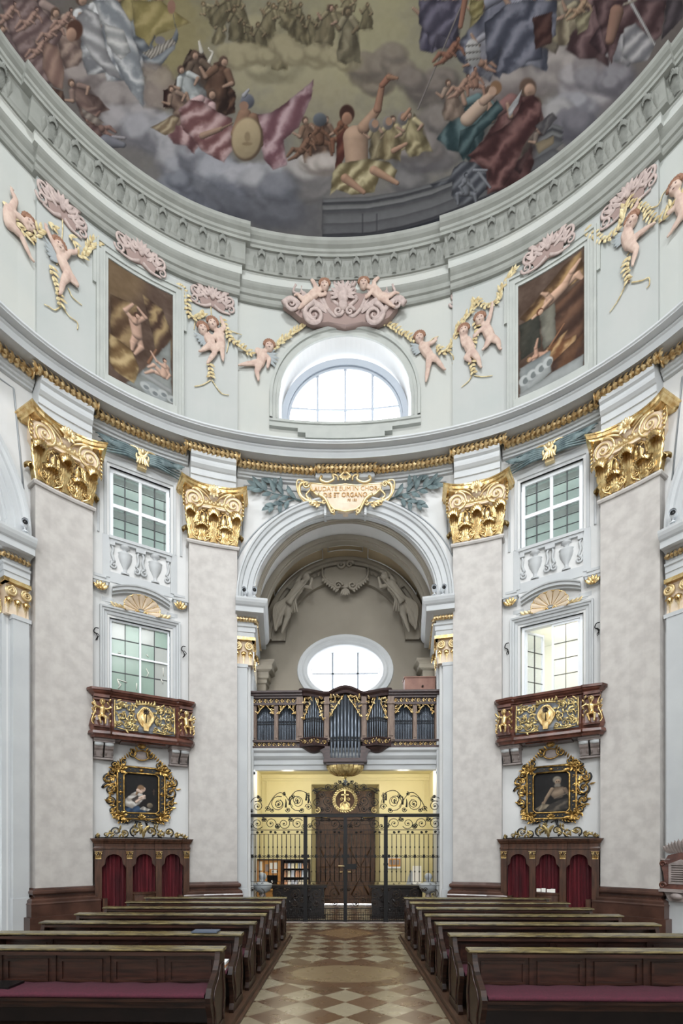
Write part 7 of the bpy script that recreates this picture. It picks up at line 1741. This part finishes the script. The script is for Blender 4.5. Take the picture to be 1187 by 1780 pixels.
b = B(); b.box(gx(594)-.045, gx(594)+.045, -.035, .035, .02, gz(290)); b.box(gx(594)-.055, gx(594)+.055, -.045, .045, 2.2, 2.26); b.build('meeting_stile', 'iron', t, M4=m)
SEC = ((50, 357), (374, 585), (603, 817), (834, 1146))
b = B()
for a, c in SEC:
    for zc_, h in ((gz(372), .016), (gz(396), .012), (gz(668), .012), (gz(690), .012), (gz(822), .022), (gz(857), .014), (.04, .03)): b.box(gx(a), gx(c), -.012, .012, zc_-h/2, zc_+h/2)
b.build('cross_rails', 'iron', t, M4=m)
nb = 0
for a, c in SEC:
    n = round((c-a)/26.0)
    for i in range(n+1):
        x = gx(a+(c-a)*i/n)
        if i in (0, n) and a != 50: pass
        b = B(); b.tube([(x, 0, gz(668)), (x, 0, gz(396))], .010, 6)
        for zz_ in (gz(470), gz(610)): b.lathe([(.010, -.03), (.020, 0), (.010, .03)], (x, 0, zz_), 6)
        b.build('bar', 'iron', t, M4=m); nb += 1
b = B()
for a, c in SEC:
    n = round((c-a)/13.0)
    for i in range(n+1):
        x = gx(a+(c-a)*i/n); b.tube([(x, 0, .04), (x, 0, gz(822) if i % 2 == 0 else gz(842))], .007, 5)
    n = round((c-a)/52.0)
    for i in range(n+1):        # pairs of C scrolls at mid height
        x = gx(a+(c-a)*min(.97, max(.03, i/n)))
        for s in (-1, 1): b.spiral((x+s*.075, 0, gz(522)), .042, 1.3, pi if s > 0 else 0, s, .008, .006, 12, seg=4, y=.012)
        b.box(x-.03, x+.03, -.012, .016, gz(522)-.045, gz(522)+.045)
b.build('small_scrolls', 'iron', t, M4=m)
# scroll panels
def whorl(b, cx, cz, r, d=1, a0=0, turns=1.7, th=.011): b.spiral((cx, 0, cz), r, turns, a0, d, th, th*.6, 22, seg=5, k=.10); b.ball((cx, 0, cz), th*2.2)
b = B(); rn = random.Random(2)
for a, c in SEC:
    w_ = gx(c)-gx(a); n = max(2, round(w_/.40))
    for i in range(n):
        x = gx(a)+w_*(i+.5)/n; d = 1 if i % 2 else -1
        whorl(b, x, (gz(298)+gz(372))/2, .155, d, rn.uniform(0, 6)); whorl(b, x+.17*d, gz(350), .07, -d, 0); whorl(b, x-.15*d, gz(312), .06, d, 2)
        whorl(b, x, gz(384), .035, d); whorl(b, x+.12, gz(384), .035, -d)
b.build('upper_scroll_panel', 'iron', t, M4=m)
b = B()
for a, c in SEC:
    w_ = gx(c)-gx(a); n = max(2, round(w_/.44))
    for i in range(n):
        x = gx(a)+w_*(i+.5)/n; d = 1 if i % 2 else -1
        whorl(b, x, gz(738), .15, d, 1.2); whorl(b, x, gz(792), .09, -d, 3); whorl(b, x+.2*d, gz(714), .06, -d, 0); whorl(b, x-.18*d, gz(776), .07, d, 2)
        for s in (-1, 1): b.spiral((x+s*.07, 0, gz(679)), .03, 1.2, 0, s, .006, .005, 10, seg=4)
b.build('lower_scroll_panel', 'iront', t, M4=m)
# cresting
b = B()
for s in (-1, 1):
    f = lambda c: gx(597+s*(c-597)) if True else 0
    for (c, y, r, d, a0) in ((1105, 235, .14, 1, 1), (1090, 200, .05, -1, 0), (985, 222, .215, -1, 2), (985, 222, .12, 1, 2), (875, 213, .235, 1, 4), (875, 200, .12, -1, 1), (1045, 250, .07, 1, 0), (930, 255, .07, -1, 0), (812, 240, .09, 1, 0), (812, 175, .07, -1, 2), (770, 150, .08, 1, 0), (700, 128, .09, -1, 3), (655, 120, .085, 1, 1), (760, 215, .12, -1, 2), (700, 205, .13, 1, 5), (700, 250, .08, -1, 0), (1020, 258, .06, -1, 1), (905, 180, .06, 1, 2), (950, 165, .05, -1, 2), (850, 258, .07, -1, 0), (1140, 262, .05, 1, 0), (735, 170, .08, 1, 2), (660, 160, .08, -1, 4), (735, 255, .06, 1, 1), (680, 225, .07, -1, 2), (1100, 180, .05, 1, 3), (610, 112, .04, 1, 0), (630, 96, .05, -1, 1)):
        whorl(b, f(c), gz(y), r, s*d, a0 if s > 0 else pi-a0, 1.8)
    for pts in ([(1150, 270), (1148, 220), (1120, 185), (1080, 190)], [(1060, 265), (1010, 180), (960, 160), (900, 240)], [(930, 200), (880, 148), (820, 165), (790, 250)], [(790, 150), (740, 130), (690, 145), (640, 110), (600, 100)], [(780, 165), (720, 135), (650, 140), (600, 120)], [(680, 270), (660, 200), (690, 160)]):
        b.stroke([(f(p[0]), 0, gz(p[1])) for p in pts], .011, .008, 20, 5)
    for c, y in ((942, 215), (920, 200), (812, 190), (825, 175)): b.stroke([(f(c), .02, gz(y+28)), (f(c)+.01, .03, gz(y)), (f(c), .02, gz(y-20))], .028, .008, 8, 6)
    b.stroke([(f(543), 0, gz(140)), (f(543), 0, gz(96))], .012, .006)
b.build('cresting', 'iron', t, M4=m)
b = B()
for s in (-1, 1):
    f = lambda c: gx(597+s*(c-597)); b.spiral((f(760), 0, gz(262)), .085, 1.5, pi/2, s, .022, .012, 18, y=.03)
b.build('brass_volutes', 'silverg', t, M4=m)
# wreath with cross
wr = B(); cx_, cz_ = gx(592), gz(203)
for k in range(30):
    a = 2*pi*k/30; p = (cx_+.285*cos(a), .04, cz_+.285*sin(a))
    for q in (-.5, .5): wr.leaf(p, a+pi/2+q, .085, .045, .15, .05, n=3)
wr.tube([(cx_+.285*cos(2*pi*k/30), .035, cz_+.285*sin(2*pi*k/30)) for k in range(31)], .012, 5); wro = wr.build('laurel_wreath', 'silverg', t, M4=m)
b = B(); b.box(cx_-.02, cx_+.02, .03, .06, cz_-.05, cz_+.29); b.box(cx_-.10, cx_+.10, .03, .06, cz_+.13, cz_+.16); b.prism([(cx_-.13, cz_-.24), (cx_-.13, cz_-.09), (cx_-.07, cz_-.05), (cx_-.01, cz_-.09), (cx_+.01, cz_-.09), (cx_+.07, cz_-.05), (cx_+.13, cz_-.09), (cx_+.13, cz_-.24)], .03, .06)
b.spiral((cx_-.09, 0, cz_+.02), .05, 1.2, 0, 1, .012, .008, y=.05); b.spiral((cx_+.09, 0, cz_+.02), .05, 1.2, pi, -1, .012, .008, y=.05); b.stroke([(cx_-.12, .05, cz_-.18), (cx_, .06, cz_-.02), (cx_+.12, .05, cz_-.18)], .014, .014); b.build('cross_emblem', 'silverg', wro, M4=m)
b = B(); b.box(gx(594), gx(655), .02, .07, gz(597), gz(566)); b.prism([(gx(590), gz(588)), (gx(566), gz(582)), (gx(590), gz(574))], .03, .05); b.prism([(gx(655), gz(590)), (gx(664), gz(580)), (gx(655), gz(572))], .03, .05); b.build('lock', 'iron', t, M4=m)
b = B(); b.tube([(gx(588), .07, gz(578)), (gx(560), .10, gz(577))], .014, 6); b.ball((gx(558), .10, gz(577)), .02); b.build('handle', 'goldp', t, M4=m)
# sill of the gate
b = B(); b.box(-2.5, 2.5, GYY-.12, GYY+.14, 0, .015); struct(b.build('trim_gate_sill', 'stone'))

# carved kneeler desks behind the gate
for sg, x0, x1, lab in ((-1, -2.06, -.55, 'dark carved desk front behind the gate, left of the passage'), (1, .70, 2.16, 'dark carved desk front behind the gate, right of the passage')):
    t = thing('carved_desk', lab, 'desk', ((x0+x1)/2, 13.75, 0)); m3 = FX(13.75)
    b = B(); b.box(x0+.04, x1-.04, -.35, 0, .02, .86); b.box(x0, x1, -.42, .05, .0, .06); b.build('body', 'woodd', t, M4=m3)
    b = B(); b.box(x0-.04, x1+.04, -.45, .08, .86, .92); b.build('top', 'woodd', t, M4=m3)
    b = B(); rectring(b, x0+.10, x1-.10, .14, .80, .04, 0, .02); q = B(); scrollband(b, x0+.2, x1-.2, .56, .26, .02, .010); scrollband(b, x0+.2, x1-.2, .28, .18, .02, .009); b.build('carving', 'woodd', t, M4=m3)
# stoups
for sg, lab in ((-1, 'grey stone holy-water stoup with lid behind the left end of the gate'), (1, 'grey stone holy-water stoup with lid behind the right end of the gate')):
    X = sg*2.25; t = thing('holy_water_stoup', lab, 'stoup', (X, 13.45, 0), 'stone stoups')
    b = B(); b.lathe([(.16, 0), (.16, .05), (.07, .12), (.06, .5), (.09, .66), (.07, .72)], (X, 13.45, 0), 14); b.build('pedestal', 'stone', t)
    b = B(); b.lathe([(.06, .72), (.20, .80), (.25, .90), (.26, .98), (.23, 1.0), (.02, 1.0)], (X, 13.45, 0), 18); b.build('basin', 'grey', t)
    b = B(); b.lathe([(.2, 1.0), (.12, 1.04), (.05, 1.08), (.10, 1.14), (.11, 1.2), (.07, 1.27), (.0, 1.29)], (X, 13.45, 0), 14); b.build('lid', 'grey', t)
# portal and door
m4_ = FX(17.42)
M['doorw'] = mat('old_brown_door', S(96, 66, 42), .4, col2=S(60, 40, 27), scale=3, stretch=(8, 8, 1))
t = thing('entrance_door', 'tall dark brown panelled double door at the back of the vestibule', 'door', (0, 17.45, 0))
for s, nm in ((-1, 'leaf'), (1, 'leaf')):
    a, c = sorted((s*.01, s*1.04)); b = B(); b.box(a, c, -.06, 0, .02, 2.96)
    cx = s*.52
    rectring(b, a+.08, c-.08, .2, 1.15, .05, 0, .035); rectring(b, a+.16, c-.16, .3, 1.05, .03, 0, .03)
    rectring(b, a+.08, c-.08, 1.25, 2.05, .05, 0, .035); rectring(b, a+.08, c-.08, 2.15, 2.85, .05, 0, .035)
    for k in range(4): b.box(a+.2+.18*k, a+.24+.18*k, 0, .03, 2.22, 2.78)
    o = b.build(nm, 'doorw', t, M4=m4_)
    b = B(); b.tube([(cx-.38, .03, 1.98), (cx, .03, 1.32), (cx+.38, .03, 1.98)], .03, 4); b.tube([(cx-.38, .03, 1.30), (cx, .03, .90+.42), (cx+.38, .03, 1.30)], .02, 4); b.tube([(cx-.3, .03, .34), (cx, .03, .98), (cx+.3, .03, .34)], .03, 4); b.build('chevron_moulding', 'doorw', o, M4=m4_)
    b = B(); b.tube([(s*.10, .02, 1.14), (s*.10, .09, 1.14), (s*.22, .09, 1.14)], .018, 6); b.build('handle', 'goldp', o, M4=m4_)
b = B(); b.box(-.035, .035, -.05, .04, .02, 2.96); b.box(-1.10, -1.0, -.07, -.02, 0, 3); b.box(1.0, 1.10, -.07, -.02, 0, 3); b.box(-1.06, 1.06, -.08, 0, 2.96, 4.0); rectring(b, -.98, -.06, 3.2, 3.92, .05, 0, .03); rectring(b, .06, .98, 3.2, 3.92, .05, 0, .03); b.box(-1.06, 1.06, -.0, .10, 2.96, 3.06); b.box(-1.06, 1.06, 0, .14, 3.06, 3.12); b.build('transom', 'doorw', t, M4=m4_)
b = B()
for s in (-1, 1): b.tube([(s*1.0, .16, 3.10), (s*.78, .20, 3.08), (s*.6, .16, 3.04)], [.06, .05, .03], 8)
b.build('gold_ledge_ends', 'goldp', t, M4=m4_)  # gilded pieces at the sides of the transom ledge, not a light source
# left: notice board, brochure rack, counter
YV = 15.2; KV = YV/FPX
def vx(c): return (420+c/3.297-600)*KV
def vz(c): return HC+(1478-(1330+c/3.297))*KV
mv = FX(YV); ob = M.setdefault('orange', mat('honey_coloured_board', S(206, 150, 78), .6, col2=S(190, 132, 66), scale=5))
t = thing('notice_board', 'honey-coloured notice board with pinned sheets behind the left part of the gate', 'notice board', ((vx(80)+vx(228))/2, YV, vz(690)))
b = B(); b.box(vx(84), vx(226), -.04, 0, vz(692), vz(545)); b.build('board', 'orange', t, M4=mv)
b = B(); rectring(b, vx(78), vx(230), vz(696), vz(538), .04, -.05, .03); b.build('frame', 'woodr', t, M4=mv)
for (a, c, u, v, mm) in ((97, 116, 552, 605, 'paper'), (97, 120, 612, 680, 'paper'), (134, 156, 568, 610, 'stone'), (160, 180, 560, 596, 'paper'), (184, 206, 558, 596, 'paper'), (170, 200, 600, 620, 'paper')):
    b = B(); b.box(vx(a), vx(c), .0, .008, vz(v), vz(u)); b.build('pinned_sheet', mm, t, M4=mv)
t = thing('brochure_rack', 'brown three-shelf rack of brochures behind the left part of the gate', 'rack', ((vx(230)+vx(390))/2, YV, 0))
b = B(); rectring(b, vx(232), vx(392), vz(712), vz(540), .04, -.25, .05); b.box(vx(232), vx(392), -.27, -.25, vz(712), vz(540)); b.box(vx(236), vx(240), -.2, 0, 0, vz(712)); b.box(vx(384), vx(388), -.2, 0, 0, vz(712)); b.build('case', 'wood', t, M4=mv)
for z in (592, 642, 690): b = B(); b.box(vx(240), vx(386), -.25, .06, vz(z)-.02, vz(z)); b.build('shelf', 'wood', t, M4=mv)
rn = random.Random(8); cols_ = [S(238, 234, 224), S(228, 220, 196), S(240, 240, 238), S(214, 160, 120), S(226, 206, 140), S(200, 206, 214)]
for i, c_ in enumerate(cols_): M['br%d' % i] = mat('brochure_paper_%s' % 'abcdef'[i], c_, .6)
for r_, (z, wh) in enumerate(((592, 'top'), (642, 'middle'), (690, 'bottom'))):
    for k in range(7):
        x = vx(244+20*k); b = B(); h = rn.uniform(.15, .19) if r_ != 1 else rn.uniform(.19, .22); b.add([(x, .04, vz(z)), (x+.088, .04, vz(z)), (x+.088, -.02, vz(z)+h), (x, -.02, vz(z)+h), (x, .02, vz(z)), (x+.088, .02, vz(z)), (x+.088, -.04, vz(z)+h), (x, -.04, vz(z)+h)], [(0, 1, 2, 3), (4, 5, 6, 7), (0, 1, 5, 4), (1, 2, 6, 5), (2, 3, 7, 6), (3, 0, 4, 7)])
        b.box(x+.02, x+.06, -.005, .022, vz(z)+h*.45, vz(z)+h*.6)
        tag(b.build('brochure', 'br%d' % rn.randrange(6), M4=mv), 'small brochure on the %s shelf of the brochure rack, %s from the left' % (wh, ['first', 'second', 'third', 'fourth', 'fifth', 'sixth', 'seventh'][k]), 'brochure', 'brochures on the rack')
t = thing('counter', 'honey-coloured counter below the notice board and brochure rack', 'counter', (vx(240), YV-.3, 0)); b = B(); b.box(vx(88), vx(236), -.0, .45, 0, vz(712)); b.build('front', 'orange', t, M4=mv); b = B(); b.box(vx(84), vx(400), .06, .50, vz(712), vz(705)); b.box(vx(238), vx(398), .10, .46, 0, vz(712)); b.build('top', 'orange', t, M4=mv)
t = thing('laptop', 'open black laptop with a white emblem on its lid, on the counter', 'laptop', (vx(183), YV-.3, vz(700)))
b = B(); b.add([(vx(156), .30, vz(703)), (vx(210), .30, vz(703)), (vx(212), .36, vz(628)), (vx(154), .36, vz(628)), (vx(156), .28, vz(703)), (vx(210), .28, vz(703)), (vx(212), .34, vz(628)), (vx(154), .34, vz(628))], [(0, 1, 2, 3), (4, 5, 6, 7), (0, 1, 5, 4), (1, 2, 6, 5), (2, 3, 7, 6), (3, 0, 4, 7)]); b.build('lid', 'black', t, M4=mv)
b = B(); b.box(vx(156), vx(210), .10, .30, vz(705), vz(702)); b.build('base', 'black', t, M4=mv)
b = B(); b.ball((vx(181), .355, vz(662)), .022, .008, .022); b.ball((vx(186), .355, vz(662)), .022, .008, .022); b.ball((vx(183.5), .354, vz(666)), .02, .008, .028); b.build('lid_emblem', 'paper', t, M4=mv)
# right: framed notice, poster easel, table
t = thing('framed_notice', 'framed tan notice on the yellow wall, seen through the right part of the gate', 'notice', (1.6, 16.45, 1.4)); mw = FX(16.49)
b = B(); b.box(1.40, 1.86, 0, .03, 1.30, 1.66); b.build('frame', 'winw', t, M4=mw); b = B(); b.box(1.43, 1.83, .03, .035, 1.36, 1.63); b.build('sheet', 'orange', t, M4=mw)
for k in range(3): b = B(); b.box(1.46+.12*k, 1.55+.12*k, .035, .04, 1.42, 1.58); b.build('picture', 'stone', t, M4=mw)
t = thing('poster_easel', 'grey folding easel with a bright white poster behind the right part of the gate', 'easel', (2.2, 15.4, 0)); me_ = FX(15.3)
b = B(); b.tube([(1.98, 0, 0), (2.12, 0, 1.4)], .02, 6); b.tube([(2.40, 0, 0), (2.18, 0, 1.4)], .02, 6); b.tube([(2.16, -.4, 0), (2.15, 0, 1.4)], .02, 6); b.box(2.0, 2.36, -.0, .05, .82, .86); b.build('legs', 'grey', t, M4=me_)
b = B(); b.box(2.07, 2.34, .02, .03, .86, 1.42); b.build('poster', 'paper', t, M4=me_); b = B(); b.prism([(1.84, .70), (2.02, 1.30), (2.10, 1.22), (2.10, .70)], -.1, .0); b.build('grey_shadow_wedge', 'grey', t, M4=me_)  # the grey wedge stands for a triangular shadow beside the poster
t = thing('side_table', 'low dark table with papers behind the right desk', 'table', (1.7, 15.0, 0)); mt = FX(14.7)
b = B(); b.box(.95, 2.3, -.35, .1, .72, .76); b.build('table_top', 'cream', t, M4=mt)
for x in (1.0, 2.25):
    for y in (-.3, .05): b = B(); b.box(x-.02, x+.02, y-.02, y+.02, 0, .72); b.build('leg', 'woodd', t, M4=mt)
b = B(); b.box(1.9, 2.1, -.1, .05, .76, .80); tag(b.build('red_booklet', 'balm', M4=mt), 'small red booklet lying on the side table', 'booklet')
for sg, sd in ((-1, 'left'), (1, 'right')):
    X = sg*2.48; t = thing('ceiling_camera', 'small white camera under the gallery beam, %s corner' % sd, 'camera', (X, 13.35, 4.08), 'gallery beam cameras'); b = B(); b.tube([(X, 13.45, 4.02), (X-sg*.02, 13.25, 3.98)], .05, 10); b.box(X-.03, X+.03, 13.38, 13.44, 4.0, 4.09); b.build('housing', 'winw', t); b = B(); b.tube([(X-sg*.02, 13.25, 3.98), (X-sg*.021, 13.24, 3.978)], .038, 10); b.build('lens', 'black', t)
# ================================================================ PEWS
PZ = .10
for sg, side in ((-1, 'left'), (1, 'right')):
    b = B(); a, c = sorted((sg*1.184, sg*4.35)); b.box(a, c, 3.2, 10.72, 0, PZ); a, c = sorted((sg*1.15, sg*1.20)); b.box(a, c, 3.18, 10.76, 0, .035)
    struct(b.build('floor_pew_platform', M.setdefault('plat', mat('worn_platform_boards', S(82, 58, 42), .5, col2=S(60, 42, 31), scale=3, stretch=(8, 1, 8)))))
ENDP = [(-.11, .0), (.36, .0), (.38, .04), (.34, .10), (.36, .24), (.42, .36), (.43, .44), (.38, .52), (.27, .58), (.17, .64), (.10, .72), (.075, .80), (-.13, .80), (-.13, .74), (-.10, .66), (-.13, .50), (-.16, .34), (-.12, .14), (-.11, .06)]
def pew(sg, i, lab):
    L_ = 2.88; Y = 4.93+.875*i
    fr = Matrix(((sg, 0, 0, sg*1.235), (0, -1, 0, Y), (0, 0, 1, PZ), (0, 0, 0, 1))); rf = Matrix.Translation((sg*1.235, Y, PZ))
    t = thing('pew', lab, 'pew', rf, '%s block of pews' % ('left' if sg < 0 else 'right'))
    for x in (0, L_-.05):
        b = B(); P = [[(x+.0, y, z) for y, z in ENDP], [(x+.05, y, z) for y, z in ENDP]]; b.grid(P, closed_v=True); b.add(P[0], [tuple(range(len(ENDP)))]); b.add(P[1], [tuple(range(len(ENDP)))])
        o = b.build('end_panel', 'wood', t, M4=fr)
        if x == 0:
            b = B(); pts = [(-.005, y*.66+.04, z*.72+.1) for y, z in ENDP]; b.tube(pts+[pts[0]], .008, 4); b.build('end_moulding', 'woodr', o, M4=fr)
    b = B(); b.box(.05, L_-.05, -.06, -.03, .06, .40, 3); b.box(.05, L_-.05, -.02, .0, .08, .40, 3); b.build('lower_board', 'woodd', t, M4=fr)  # darker wood here paints the shade under the seat
    b = B(); b.box(.05, L_-.05, -.06, -.03, .40, .79, 3)
    n = 5; w_ = (L_-.1)/n
    for k in range(n):
        x = .05+w_*k; rectring(b, x+.06, x+w_-.06, .47, .70, .025, -.03, -.012); b.box(x-.02, x+.02, -.03, -.014, .40, .78)
        rectring(b, x+.06, x+w_-.06, .44, .70, .025, -.072, -.06)
    b.build('back_board', 'woodr', t, M4=fr)
    b = B(); P = []
    for x in (-.03, L_+.03): P.append([(x, -.06, .80), (x, .085, .80), (x, .095, .81), (x, .09, .825), (x, -.06, .832), (x, -.07, .815)])
    P = [[(P[0][j][0]+(P[1][j][0]-P[0][j][0])*i_/8, P[0][j][1], P[0][j][2]) for j in range(6)] for i_ in range(9)]
    b.grid(P, closed_v=True); b.add(P[0], [tuple(range(6))]); b.add(P[-1], [tuple(range(6))]); b.build('top_rail', 'pewtop', t, M4=fr)
    b = B(); b.box(.0, L_, .05, .08, .755, .79, 3); b.box(.05, L_-.05, -.02, .06, .76, .79, 3); b.build('rail_moulding', 'woodr', t, M4=fr)
    b = B(); b.box(.05, L_-.05, -.03, .41, .40, .43, 3); b.box(.05, L_-.05, .34, .36, .33, .40); b.build('seat', 'wood', t, M4=fr)
    b = B(); P = []
    for i_ in range(25):
        x = .06+(L_-.12)*i_/24; d = .006*sin(i_*1.9); P.append([(x, .0, .43), (x, .40, .43), (x, .425, .445), (x, .42, .468+d*.4), (x, .38, .478+d), (x, .02, .474+d), (x, .0, .46)])
    b.smooth = True; b.grid(P, closed_v=True); b.build('cushion', 'cush', t, M4=fr)
    b = B(); b.box(.05, L_-.05, -.30, -.06, .10, .125); b.build('kneeler', 'woodd', t, M4=fr); b = B(); b.box(.05, L_-.05, -.22, -.06, .58, .60); b.build('book_shelf', 'wood', t, M4=fr)
    return t
ORD = ['nearest the camera', 'second from the front', 'third from the front', 'fourth from the front', 'fifth from the front', 'second from the back', 'at the back, nearest the gate']
for sg, side in ((-1, 'left'), (1, 'right')):
    p0 = pew(sg, 0, 'dark wood pew with burgundy cushion in the %s block, %s' % (side, ORD[0]))
    for i in range(1, 7):
        m_ = Matrix.Translation((sg*1.235, 4.93+.875*i, PZ)); copy_thing(p0, m_, 'dark wood pew with burgundy cushion in the %s block, %s' % (side, ORD[i]))
# things left on the pews
b = B(); b.box(-3.55, -3.20, 4.62, 4.86, .58, .60); tag(b.build('folder', 'black'), 'black folder lying on the nearest left pew at the left edge', 'folder')
b = B(); b.box(-1.80, -1.50, 5.74, 5.92, .932, .95); tag(b.build('booklet', M.setdefault('bluebook', mat('slate_blue_cover', S(74, 84, 100), .6))), 'slate-blue booklet on the rail of the second left pew', 'booklet')
for k in range(3):
    b = B(); b.box(-1.46-.0*k, -1.32, 5.42, 5.60, .576+.03*k, .603+.03*k); tag(b.build('hymn_book', 'br%d' % (k % 3 if k != 1 else 3)), 'hymn book on the aisle end of the second left pew seat, %s of the pile' % ['bottom', 'middle', 'top'][k], 'book', 'hymn books on the second left pew')
